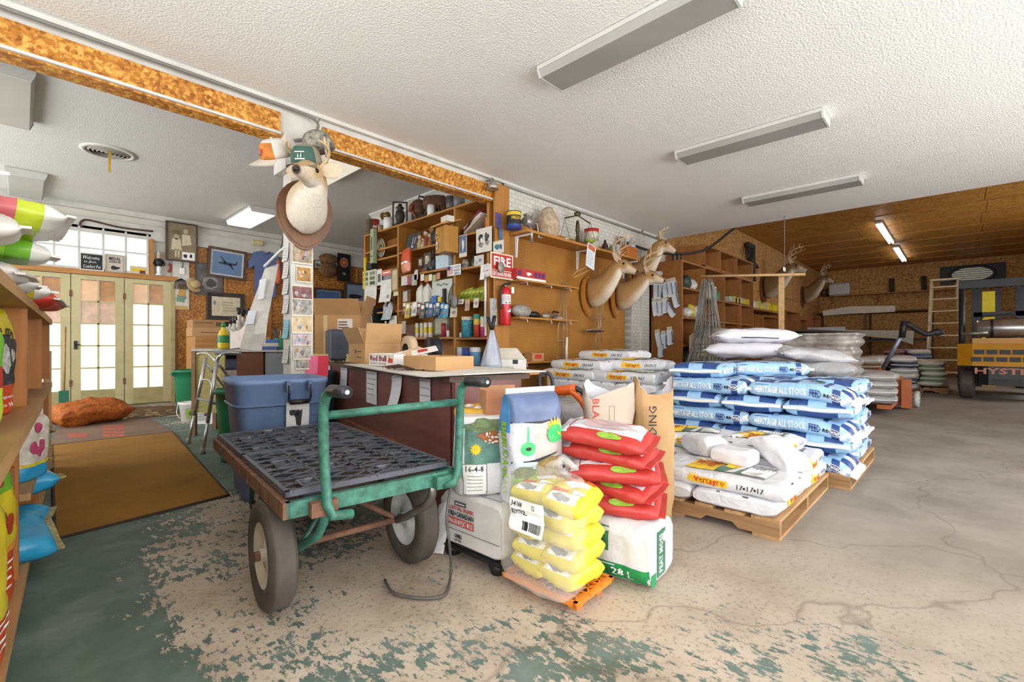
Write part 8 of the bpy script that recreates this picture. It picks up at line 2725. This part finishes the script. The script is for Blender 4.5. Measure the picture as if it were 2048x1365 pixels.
MB().lathe([(.25,0),(.25,-.012),(.21,-.02),(.2,-.005)],mat('#d8d6cf',.5),32,None,True,False).build('flange',t)
for k in range(5):
 r=.19-.036*k
 MB().lathe([(r,-.002),(r-.02,-.025),(r-.024,-.022),(r-.006,-.001)],mat('#a9a69e',.5),28,None,True,False).build('ring_slat',t)
MB().lathe([(.2,-.0015),(.001,-.0015)],BLK,24,None,False,False).build('dark_throat',t)
MB().box((-.012,-.1,-.26),(.012,-.097,-.02),mat('#d0a836',.7)).build('ribbon',t)
# conduit along the partition
pts=[(-2.5,YB-.045,H1-.045),(-.5,YB-.045,H1-.05),(1.2,YB-.045,H1-.045),(1.62,YB-.05,H1-.06),(1.70,YB-.05,H1-.12),(1.62,YB-.06,H1-.24),(1.50,YB-.07,H1-.30)]
tag(MB().tube(smooth_pts(pts),.012,mat('#7d7c78',.5),8).build('conduit_cable'),'grey cable clipped along the ceiling edge and bending down to the post','cable')
tag(MB().tube([(3.9,YB-.045,H1-.05),(8.1,YB-.045,H1-.05)],.016,mat('#a5a49f',.5),8).build('conduit_pipe'),'grey conduit pipe along the top of the brick partition','pipe')
tag(MB().tube(smooth_pts([(6.6,YB-.08,2.62),(7.5,3.65,2.55),(8.1,3.2,2.62),(8.2,2.7,2.95),(8.2,2.3,3.1)]),.02,BLK,8).build('black_cable'),'thick black cable sagging from the brick pier to the warehouse','cable')
p=onY(985,370,YB-.1)
t=thing('iron_bell','grey iron bell hung above the shelf end','bell',(p.x,YB-.1,p.z))
MB().lathe([(.07,-.05),(.05,0),(.03,.05),(.012,.07)],IRN,14).build('bell_body',t)
MB().box((-.012,0,.06),(.012,.1,.08),IRN).build('bracket',t)
# ================================================================= WAREHOUSE SHELVING
YSF=3.34
WSH=wood('#a9713a','#85521f',2,.5,.6)
WSX=wood('#a9713a','#85521f',0,.5,.6)
t=thing('warehouse_shelves','tall pine shelving along the warehouse wall','shelf',(7.6,YSF,0))
D=YW-YSF-.02
bays=[7.6,onY(1409,600,YSF).x,onY(1449,600,YSF).x,onY(1482,600,YSF).x,onY(1506,600,YSF).x]
for i, x in enumerate(bays):
 MB().box((x-7.6,0,0),(x-7.57,D,2.42),WSH).build('upright',t)
MB().box((0,D-.02,0),(bays[-1]-7.6,D,2.42),WSH).build('back_panel',t)
for b in range(4):
 for z in([2.42,1.97,1.47,1.0,.5]if b==0 else[2.42,1.86,1.45,.9,.45]):
  MB().box((bays[b]-7.57,0,z-.03),(bays[b+1]-7.6,D-.02,z),WSX).build('shelf_board',t)
t=thing('upper_cubbies','row of open pine cubbies on top of the warehouse shelving','shelf',(bays[1],YSF,2.42))
wL=bays[-1]-bays[1]
for x in(0,wL*.28,wL*.62,wL-.03):
 MB().box((x,0,.0),(x+.03,D,.38),WSH).build('upright',t)
MB().box((0,0,.38),(wL,D,.41),WSX).build('top_board',t)
MB().box((0,0,.001),(wL,D,.03),WSX).build('bottom_board',t)
MB().box((0,D-.02,.03),(wL,D,.38),mat('#c39a5c',.7)).build('back_panel',t)
# end panel with hung glove packs
t=tag(MB().box((7.575,YSF,.35),(7.598,YW-.1,2.42),mat('#8f5b25',.6,var=.15)).build('hook_board'),'brown hook board on the end of the warehouse shelving','board')
def ex(px,py,d=.03):
 return onX(px,py,7.575-d)
GLW=mat('#dfe3e6',.5,var=.1)
GLB=mat('#3a6a9a',.5)
glove=None
for k, (px,py)in enumerate(((1313,583),(1320,583),(1331,580),(1340,579),(1348,577),(1311,617),(1320,617),(1330,612),(1340,620),(1318,680),(1328,683),(1340,675),(1322,700),(1351,600))):
 p=ex(px,py)
 w_=('top','middle','bottom')[0 if k<5 else(1 if k<9 else 2)]
 lab='carded pack of white gloves on the hook board, %s row, %s'%(w_,('first','second','third','fourth','fifth','first','second','third','fourth','first','second, bluish,','third','fourth','slanting')[k])
 if glove is None:
  glove=thing('glove_pack',lab,'gloves',tuple(p),0,'glove packs on the hook board')
  MB().box((-.015,-.04,.12),(.005,.04,.18),mat('#cfc8b6',.6)).build('header_card',glove)
  MB().prism([(-.045,-.12),(.03,-.14),(.05,-.11),(.05,.12),(-.05,.12)],.03,GLW,Matrix.Rotation(R(90),4,'Z')@Matrix.Translation((0,-.012,0))).build('gloves',glove)
  MB().box((-.03,-.05,-.1),(.0,-.044,.1),GLB).build('blue_trim',glove)
 else:
  dup(glove,tuple(p),None,lab,rot=(R(rnd.uniform(-12,12)-(25 if k in(8,13)else 0)),0,0))
for k, (px,py,h)in enumerate(((1414,570,.32),(1421,570,.36),(1428,570,.28))):
 p=onY(px,py,YSF+.12)
 bottle(('white','grey-green','green')[k]+' chemical jug on the warehouse shelf',(p.x,p.y,1.861),h*.95,.11,mat(('#d8d6cc','#a9b4a4','#4f7f5c')[k],.4),TW,'chemical_jug','jugs on the warehouse shelf',cat='jug')
for k in range(6):
 p=onY(1453+6.5*k,575,YSF+.06)
 tag(MB().box((-.14,-.1,0),(.12,.1,.1+.02*(k%2)),mat(('#b9bcae','#c8b23a','#d0a92c','#b8b4a4','#d8c23a','#c9b02e')[k],.5,var=.3,vs=20)).build('shelf_packet',None,(p.x,p.y,1.861)),'%s packet on the middle warehouse shelf'%('grey','olive yellow','orange yellow','beige','lemon yellow','mustard')[k],'packet','packets on the warehouse shelf')
for k, (px,z,c_,s_)in enumerate(((1371,1.971,'#3c4a44',(.1,.1,.12)),(1383,1.971,'#d8d4cc',(.12,.1,.1)),(1380,1.471,'#d0b83a',(.09,.08,.13)),(1390,1.471,'#d4cfc4',(.12,.1,.12)),(1372,1.471,'#dcd8cf',(.1,.12,.09)),(1377,.501,'#8f8a80',(.2,.2,.2)))):
 p=onY(px,600,YSF+.14)
 lump('%s hardware bundle on the first warehouse shelf bay'%('dark green','white','yellow','pale grey','off-white','large grey')[k],'hardware_bundle',(p.x,p.y,z),1.0,s_,mat(c_,.5,var=.4,vs=18),'bundle',0,k)
# boot and slanted white pack on the wall brackets near the pier
t=thing('small_bracket_shelf','small brown shelf on white brackets near the brick pier','shelf',(7.25,YB-.01,2.13))
MB().box((0,-.3,-.02),(.3,0,0),WSX).build('shelf_board',t)
MB().box((.05,-.25,-.12),(.07,-.0,-.1),TW).build('bracket',t)
tag(MB().lathe([(.05,-.16),(.055,-.1),(.055,.12),(.02,.14),(.02,.18)],mat('#dcdcda',.4),14,Matrix.Rotation(R(80),4,'Y')).build('white_cylinder',None,(7.4,YB-.2,2.19)),'white cylinder lying on the small bracket shelf','cylinder')
# beige trunk
p=onY(1450,655,2.85)
t=thing('beige_crate','big beige plastic dog crate in front of the warehouse shelves','crate',(p.x,2.9,.0))
BG=mat('#c9baa0',.6,var=.1,vs=3)
MB().rbox((-.55,-.3,.70),(.6,.38,1.26),.12,BG).build('crate_shell',t)
MB().rbox((-.5,-.27,0.0),(.55,.35,.70),.08,mat('#3a3836',.6)).build('crate_base',t)
for k in range(5):
 MB().box((-.5+.05*k,-.31,.8),(-.48+.05*k,-.295,1.15),mat('#9f927b',.6)).build('vent_slot',t)
# tomato cages: stacked wire cones
def cage(label,c,r0,r1,h,lean=(0,0),n=10,rings=9,fan=0.0):
 t=thing('tomato_cages',label,'wire cages',c)
 GW=mat('#83847f',.4,.7,var=.2)
 for k in range(n*3):
  a=2*PI*k/(n*3)+.07*(k%3)
  j=.02*(k%3)
  b_=Vector((r0*math.cos(a),r0*math.sin(a)*.8,.0+j))
  tp=Vector((lean[0]+(r1+j)*math.cos(a),lean[1]+(r1+j)*math.sin(a),h+.12*((k*7)%5)/5))
  MB().tube([b_,tp],.0055,GW,4,False,False).build('wire',t)
 for q in range(rings):
  v=.08+.78*q/rings
  MB().tube([(lean[0]*v+(r0+(r1-r0)*v)*math.cos(a),lean[1]*v+(r0*.9+(r1-r0*.9)*v)*math.sin(a),h*v)for a in[2*PI*i/14 for i in range(14)]],.0055,GW,4,True).build('hoop',t)
 return t
p=onY(1437,700,2.75)
cage('tall bundle of stacked galvanised tomato cages by the beige crate',(6.75,2.6,0),.42,.04,1.85)
cage('second bundle of tomato cages leaning left of the tall one',(6.3,2.58,0),.42,.05,1.3,(.42,.02))
# wooden pole T and hanging cord with white tag
t=thing('wooden_pole','pale square wooden post standing behind the white sacks','post',tuple(at(1563,680,7.2).xy)+(0,))
hz=at(1560,548,7.2).z
MB().box((-.032,-.032,0),(.032,.032,hz),PALE_PINE).build('post',t)
a, b=at(1402,553,7.6), at(1611,549,6.9)
MB().tube([a,b],.02,PALE_PINE,8).build('cross_pole',t,world=True)
p=at(1569,535,7.0)
t=thing('hanging_wire','thin wire with a white tag hanging from the warehouse ceiling','wire',(p.x,p.y,p.z))
MB().tube([(0,0,-.03),(0,0,.7),(.03,0,H3-p.z)],.006,mat('#77736c',.6),6).build('wire',t)
MB().box((-.06,-.004,-.06),(.05,.004,.0),TW).build('tag',t)
# dark harness hanging on wall, antlers plaque
p=onY(1501,520,YW-.1)
t=thing('dark_harness','dark leather harness hanging on the warehouse wall','harness',tuple(p))
LTH=mat('#3a3431',.7,var=.3)
MB().cbox((.0,0,.35),(.5,.08,.12),LTH).build('collar',t)
for(x0,z0,x1,z1,r)in((-.1,.35,-.3,.0,.03),(.15,.35,.2,-.2,.03),(.0,.3,.05,-.55,.09),(-.2,.3,-.45,.1,.025),(.1,0,.45,-.15,.04)):
 MB().tube([(x0,-.02,z0),(x1,-.03,z1)],r,LTH,8).build('strap',t)
p=onY(1353,505,YW-.15)
t=thing('wooden_crate_rack','dark wooden rack with pale bars on top of the first shelving bay','rack',(p.x,p.y,2.421))
MB().box((-.2,-.03,0),(.2,.1,.05),mat('#4b3626',.7)).build('base',t)
for k in range(5):
 MB().box((-.18+.09*k-.02,-.02,.05),(-.18+.09*k+.02,.0,.28),mat('#8f8272',.7)if k%2 else mat('#4b3626',.7)).build('bar',t)
# cabinets farther along
for k, (px0,px1,z1,d,lab)in enumerate(((1527,1560,1.72,.5,'brown cabinet side beyond the grey door in the warehouse'),(1572,1600,1.95,.5,'pine bookcase in the warehouse behind the wooden post'),(1601,1620,1.78,.5,'narrow pine bookcase near the warehouse corner'),(1625,1642,1.9,.5,'brown cupboard in the warehouse corner'))):
 Y=YW-d
 xa, xb=onY(px0,650,Y).x, onY(px1,650,Y).x
 t=thing('pine_cabinet',lab,'cabinet',(xa,Y,0))
 w_=xb-xa
 MB().box((0,0,0),(.04,d-.03,z1),WSH).build('side_panel',t)
 MB().box((w_-.04,0,0),(w_,d-.03,z1),WSH).build('side_panel',t)
 MB().box((.04,d-.06,0),(w_-.04,d-.03,z1),WSH).build('back_panel',t)
 for z in(.1,.6,1.1,z1-.03):
  MB().box((.04,0,z),(w_-.04,d-.06,z+.03),WSX).build('shelf',t)
xa, xb=onY(1508,640,YW-.05).x, onY(1526,640,YW-.05).x
d_=struct(MB().box((xa,YW-.05,0),(xb,YW-.005,1.75),mat('#a9adaf',.6)).build('door_5'))
MB().box((xa-.06,YW-.055,0),(xa,YW-.003,1.82),WSH).build('jamb',d_)
t=thing('seed_shelf','high plank with white and yellow packets in the warehouse','shelf',(onY(1506,600,YW-.5).x+.05,YW-.5,1.85))
MB().box((0,0,-.03),(2.6,.49,0),WSX).build('plank',t)
for k in range(9):
 c_=('#dcdad2','#d8d4c4','#c8b84a','#e0cf3a','#b8bc9a','#e3cc2a','#ddc21f','#e6d33c','#d9be20')[k]
 tag(MB().rbox((-.13,-.12,0),(.13,.12,.18+.03*(k%3)),.04,mat(c_,.4,var=.2)).build('bulk_packet',None,(onY(1506,600,YW-.5).x+.25+.27*k,YW-.3,1.851)),'%s bulk packet on the high plank, %s from the left'%(('white','cream','olive','yellow','sage','yellow','yellow','yellow','golden')[k],('first','second','third','fourth','fifth','sixth','seventh','eighth','last')[k]),'packet','packets on the high plank')
tag(MB().box((-.02,0,0),(.02,.9,1.5),mat('#b9bfc2',.5)).build('leaning_board',None,(15.8,2.3,0)),'pale grey panel leaning near the warehouse corner','panel')
# ================================================================= BACK WALL
def bx(px,py,d=.05):
 return onX(px,py,XB-d)
zl=bx(1750,588).z
t=thing('wall_ledge','long wooden ledge high on the warehouse back wall','ledge',(XB-.35,-1.0,zl))
MB().box((0,0,-.04),(.32,4.6,0),WSX).build('ledge_board',t)
for y in(.1,1.6,3.1,4.5):
 MB().box((.27,y,-.3),(.31,y+.05,-.04),WSX).build('ledge_bracket',t)
p=bx(1679,586,.2)
tag(MB().rbox((-.12,-.33,0),(.12,.33,.46),.05,mat('#d8dad8',.5)).build('white_cooler',None,(p.x,p.y,zl+.001)),'white cooler box on the back wall ledge','cooler')
for k, px in enumerate((1782,1788,1846,1852)):
 p=bx(px,586,.15)
 tag(MB().tube([(0,0,0),(0,.02,.5)],.035,mat('#4b3a2c',.7),8).build('ledge_rod',None,(p.x,p.y,zl+.001)),'dark rod standing on the back ledge, %s from the left'%('first','second','third','fourth')[k],'rod','rods on the back ledge')
for k, px in enumerate((1648,1656)):
 can(('brown jar on the back ledge in the corner','dark jar on the back ledge beside the cooler')[k],(bx(px,586,.15).x,bx(px,586,.15).y,zl+.001),.09,.3,[(1,mat(('#6b4a30','#3a2f28')[k],.5))],name='ledge_jar',cat='jar')
# louvred fan
a, b=bx(1880,572), bx(2012,524)
t=thing('exhaust_fan','black louvred exhaust fan high in the back wall','fan',(XB-.06,a.y,a.z))
w_, h_=b.y-a.y, b.z-a.z
MB().box((0,w_,0),(.05,0,h_),BLK).build('fan_housing',t)
for k in range(6):
 zz=h_*(.2+.11*k)
 ww=abs(w_)*(.26+.06*math.sin(PI*(k+.5)/6))
 MB().box((-.03,w_*.5-ww,zz),(-.01,w_*.5+ww,zz+.05),mat('#c9c9b8',.5,emit=.15)).build('louver',t)  # slats given a faint glow of their own in the material
MB().tube([(-.05,w_*.5+abs(w_)*.34*math.cos(2*PI*i/24),h_*.5+h_*.42*math.sin(2*PI*i/24))for i in range(24)],.04,mat('#2f302e',.5),6,True).build('fan_ring',t)
# rack with white sheeting
t=thing('storage_rack','timber storage rack with white sheeting at the warehouse back wall','rack',(19.0,.6,0))
for y in(0,1.6,3.0):
 for x in(0,1.2):
  MB().box((x,y,0),(x+.07,y+.07,2.1),mat('#6b4f34',.7)).build('post',t)
for z in(.5,1.1,2.06):
 MB().box((-.02,0,z),(1.28,3.07,z+.04),mat('#6b5034',.7)).build('deck',t)
MB().box((.1,.1,1.14),(1.1,2.9,1.2),BLK).build('dark_sheets',t)
for k, (pp,lab)in enumerate((([(1645,622),(1700,613),(1790,612),(1790,624),(1700,628),(1646,632)],'rolled white sheeting on top of the storage rack'),([(1667,660),(1828,662),(1826,690),(1790,678),(1720,672),(1700,678),(1672,668)],'white sheeting draped along the middle of the storage rack'))):
 q=[onX(x,y,18.95)for x,y in pp]
 n_=len(q)
 tag(MB().add([v for v in q]+[v+Vector((.25,0,0))for v in q],[tuple(range(n_)),tuple(range(2*n_-1,n_-1,-1))]+[(i,i+n_,(i+1)%n_+n_,(i+1)%n_)for i in range(n_)],mat('#d3cfbf',.6,var=.12)).build('white_sheeting'),lab,'sheeting')
# wooden stepladder
t=thing('stepladder','tall wooden stepladder standing near the back of the warehouse','ladder',tuple(onX(1888,760,16.0).xy)+(0,))
LW=wood('#cdbb98','#a8946f',2,.6)
hL=2.66
for s_ in(-1,1):
 MB().tube([(0,s_*.36,0),(.25,s_*.24,hL)],.03,LW,6).build('rail',t)
 MB().tube([(.75,s_*.33,0),(.30,s_*.22,hL-.1)],.022,LW,6).build('rear_rail',t)
for k in range(8):
 v=(k+1)/8.6
 MB().box((.25*v-.06,-(.36-.12*v),hL*v-.015),(.25*v+.06,.36-.12*v,hL*v+.015),LW).build('step',t)
MB().box((.15,-.27,hL-.02),(.38,.27,hL+.02),LW).build('top_cap',t)
# warehouse tube lights
for k, (a,b)in enumerate((((1757,449),(1783,486)),((1790,497),(1810,522)))):
 p, q=ceil(*a,H3-.08), ceil(*b,H3-.08)
 t=thing('tube_light',('lit fluorescent batten nearest on the warehouse ceiling','lit fluorescent batten farther back on the warehouse ceiling')[k],'light',((p.x+q.x)/2,(p.y+q.y)/2,H3-.012),0,'warehouse tube lights')
 L=(q-p).length
 MB().box((-L/2,-.06,-.05),(L/2,.06,0),HOUS).build('batten',t)
 for s_ in(-.035,.035):
  MB().tube([(-L/2+.03,s_,-.075),(L/2-.03,s_,-.075)],.02,mat('#ffffff',.4,var=0,emit=14.0),8).build('tube',t)
# ================================================================= PALLET JACK AND FAR HEAPS
ORJ=mat('#b4602c',.5,var=.2,vs=5)
J=fl(1832,818)
t=thing('pallet_jack','orange hand pallet jack parked beside the grey sacks','pallet jack',(J.x,J.y,0))
for y in(.2,.75):
 MB().box((-1.25,y,.09),(.0,y+.16,.15),ORJ).build('fork',t)
MB().box((-.12,.16,.05),(.05,.95,.5),ORJ).build('mast_plate',t)
MB().box((-.25,.05,.02),(.0,.16,.46),ORJ).build('side_plate',t)
MB().lathe([(.09,.2),(.09,.34),(.06,.4),(.05,.62)],ORJ,16,Matrix.Translation((.2,.45,0))).build('pump',t)
MB().cbox((.2,.45,.24),(.3,.2,.1),ORJ).build('pump_bracket',t)
for y in(.0,.36):
 MB().lathe([(.125,-.03),(.13,0),(.125,.03),(.09,.031),(.02,.04)],mat('#c9d0c8',.5),26,Matrix.Translation((.22,y,.13))@Matrix.Rotation(R(90),4,'X')).build('steer_wheel',t)
 for k in range(6):
  a=PI*k/3
  MB().tube([(.22,y-.036,.13),(.22+.1*math.cos(a),y-.036,.13+.1*math.sin(a))],.006,mat('#8f9a90',.5),5).build('spoke',t)
hd=at(1812,650,7.35)-J
MB().tube([(.2,.45,.55),(hd.x+.02,hd.y+.05,hd.z-.15)],.03,mat('#7d8794',.4,.5),10).build('tiller',t)
MB().tube([(hd.x+.02,hd.y+.05,hd.z-.2),(hd.x,hd.y+.02,hd.z+.06)],.045,BLK,10).build('tiller_head',t)
MB().tube(smooth_pts([(hd.x,hd.y,hd.z+.03),tuple(at(1850,668,7.3)-J),tuple(at(1872,665,7.25)-J),tuple(at(1888,667,7.2)-J)]),[.04]*7+[.05,.06,.06,.05,.03,.02],BLK,10).build('grip',t)
HB_=Bag(.62,.42,.13,2.8,5,.15,.012,501)
fs0=None
def heap(lab,cx,cy,layers,cols,z0=.128,pal=True,rz=0,two=True,plab=None):
 global fs0
 if pal:
  pallet(plab or('pallet under the '+lab),(cx-.6,cy-.45,0),1.2,.95)
 for k in range(layers):
  for j, (dx,dy)in enumerate(((-.27,-.2),(-.27,.25),(.37,0.0))if two else((0,0),)):
   c_=cols[(k+j)%len(cols)]
   lb='%s sack, %s layer of the %s, %s'%(c_[1],('bottom','second','third','fourth','fifth','sixth','seventh','eighth')[k],lab,('aisle side','wall side','rear')[j])
   loc, r_=(cx+dx,cy+dy,z0+k*.105), R(rz+(90 if j==2 else 0)+rnd.uniform(-8,8))
   sack('bulk_sack',lb,HB_,c_[0],(),((-1,TW),),loc,r_,'sacks in the far heaps',na=12,ns=20)
C=lambda c, n:(mat(c,.5,var=.15,vs=8),n)
heap('low grey heap on the pallet jack',J.x-.75,J.y+.55,4,[C('#a8a6a6','grey'),C('#b5b2b0','pale grey')],.16,False)
p=fl(1725,775)
heap('brown and white heap behind the jack',10.9,1.4,6,[C('#8a8682','dusty grey'),C('#7a5a3c','brown'),C('#c9c6c0','white')])
heap('grey heap with dark print',12.2,1.0,6,[C('#b0aeac','grey'),C('#3c4250','navy'),C('#cfccc6','white')])
heap('mixed red, white and blue heap',15.2,.9,7,[C('#cfccc4','white'),C('#7a3a36','dark red'),C('#6a7a9c','blue')])
heap('green and white heap near the forklift',13.6,.62,5,[C('#d0d2c4','white'),C('#9aa98a','green tinted')])
# plastic-wrapped heaps
for k, (cx,cy,w_,d_,h_,lab)in enumerate(((7.15,1.4,1.0,1.0,1.14,'tall pallet load wrapped in dusty clear plastic behind the white sacks'),(9.0,1.85,1.0,.9,1.05,'lower plastic-wrapped brown pallet load farther back'))):
 t=thing('wrapped_load',lab,'pallet load',(cx,cy,0))
 WR=mat(('#98908a','#8f7d62')[k],.35,var=.5,vs=9,bmp=.6,bs=9)
 rg=[]
 for j in range(41):
  z=.13+(h_-.13)*j/40
  bl=.045*abs(math.sin(z*26))
  rg.append([Vector(((w_/2-.03+bl+.04*noise.noise(Vector((a,z*6,k))))*math.copysign(abs(math.cos(a))**.3,math.cos(a)),(d_/2-.03+bl+.04*noise.noise(Vector((a,z*5,k+5))))*math.copysign(abs(math.sin(a))**.3,math.sin(a)),z))for a in[2*PI*i/36 for i in range(36)]])
 MB().loft(rg,WR).build('wrapped_block',t)
 MB().box((-w_/2,-d_/2,0),(w_/2,d_/2,.125),PWOODX).build('pallet_base',t)
 MB().add([(-w_/2,-d_/2,h_+.005),(w_/2,-d_/2,h_+.03),(w_/2,d_/2,h_+.01),(-w_/2,d_/2,h_+.04),(0,0,h_+.06)],[(0,1,4),(1,2,4),(2,3,4),(3,0,4)],mat('#24231f' if k==0 else '#a89a84',.6,var=.3)).build('cover_sheet',t)
# ================================================================= FORKLIFT
FY=mat('#c98f1e',.4,var=.15,vs=3)
FK=mat('#20232a',.45,var=.25,vs=6)
W0=fl(1934,797)
t=thing('forklift','old yellow and black forklift with gas cylinder seen from behind','forklift',(W0.x,W0.y+.13,0))
# local: rear face to -x, width towards -y
MB().loft([[Vector((x,y,z))for x,y in((-.28,-.28),(-.38,-.4),(-.38,-.85),(-.28,-.97),(.6,-.97),(.6,-.28))]for z in(.28,.62)],FK,False).build('counterweight',t)
MB().loft([[Vector((x+(z-.62)*.3,y*(1-0*z),z))for x,y in((-.28,.0),(-.40,-.2),(-.40,-1.05),(-.28,-1.25),(.9,-1.25),(.9,.0))]for z in(.62,1.02)],FY,False).build('engine_hood',t)
MB().box((-.12,-1.1,1.02),(.9,-.2,1.12),FY).build('hood_top',t)
for(z,y0)in((.70,-.16),(.83,-.2)):
 for k in range(6):
  MB().box((-.415+(z-.62)*.3+.01,y0-.16*k-.15,z),(-.3,y0-.16*k-.02,z+.08),BLK).build('grille_slot',t)
printed([d_text('HYSTER',-.40,.48,.42,.59,mat('#c98a6a',.6,var=.2),.03)],plane_fn((-.3815,-.625,0),(0,-1,0),(0,0,1)),'lettering',t)
MB().box((-.40,-.8,.28),(-.36,-.45,.4),BLK).build('tow_recess',t)
for y in(-.13,-1.12):
 wheel(t,(.15,y,.27),.27,.22,mat('#2e2c2a',.6),rot=Matrix.Rotation(R(90),4,'X'))
 wheel(t,(1.75,y,.33),.33,.26,mat('#2e2c2a',.6),rot=Matrix.Rotation(R(90),4,'X'))
MB().box((.6,-1.1,.25),(2.1,-.15,.6),FK).build('chassis',t)
MB().box((.9,-.95,.6),(1.5,-.3,1.05),FK).build('seat_deck',t)
MB().rbox((.75,-.85,1.05),(.9,-.4,1.5),.04,BLK).build('seat_back',t)
for y in(-.06,-1.19):
 MB().tube([(-.1,y,1.0),(-.02,y,1.3),(.1,y,2.1),(.2,y,2.17)],.045,FK,8).build('guard_post',t)
 MB().tube([(1.7,y,1.0),(1.45,y,2.17)],.045,FK,8).build('guard_post',t)
 MB().tube([(.1,y,2.15),(1.5,y,2.17)],.045,FK,8).build('guard_rail',t)
MB().box((.05,-1.24,2.06),(.13,-.02,2.20),FK).build('guard_header',t)
for k in range(7):
 MB().box((.1,-.15-.16*k,2.15),(1.5,-.11-.16*k,2.18),FK).build('guard_bar',t)
for y in(-.3,-.95):
 MB().box((2.05,y-.08,.1),(2.25,y+.08,2.3),FK).build('mast_channel',t)
MB().box((2.08,-.66,.3),(2.2,-.58,2.2),FK).build('mast_cylinder',t)
MB().box((2.05,-1.0,1.6),(2.2,-.25,1.7),FK).build('mast_crossbar',t)
GC=mat('#b5b6b4',.3,.8,var=.2)
MB().lathe([(.06,-.43),(.12,-.42),(.16,-.38),(.165,.3),(.13,.38),(.1,.43)],GC,24,Matrix.Translation((-.0,-.66,1.30))@Matrix.Rotation(R(90),4,'X')).build('gas_cylinder',t)
for y in(-.45,-.9):
 MB().lathe([(.17,-.02),(.17,.02)],BLK,24,Matrix.Translation((0,y,1.30))@Matrix.Rotation(R(90),4,'X'),True,False).build('strap',t)
MB().tube([(-.02,-.25,1.35),(-.06,-.35,1.52),(-.06,-.7,1.55),(-.02,-.8,1.46)],.012,BLK,6).build('hose',t)
MB().tube([(-.15,-.05,1.2),(-.15,-.4,1.22)],.03,mat('#9a9a96',.3,.6),8).build('exhaust',t)
tag(MB().box((-.02,-.2,0),(.02,.2,2.3),mat('#e0cc2a',.5,var=.1)).build('yellow_banner',None,(16.3,-.45,0)),'bright yellow upright banner behind the forklift mast','banner')
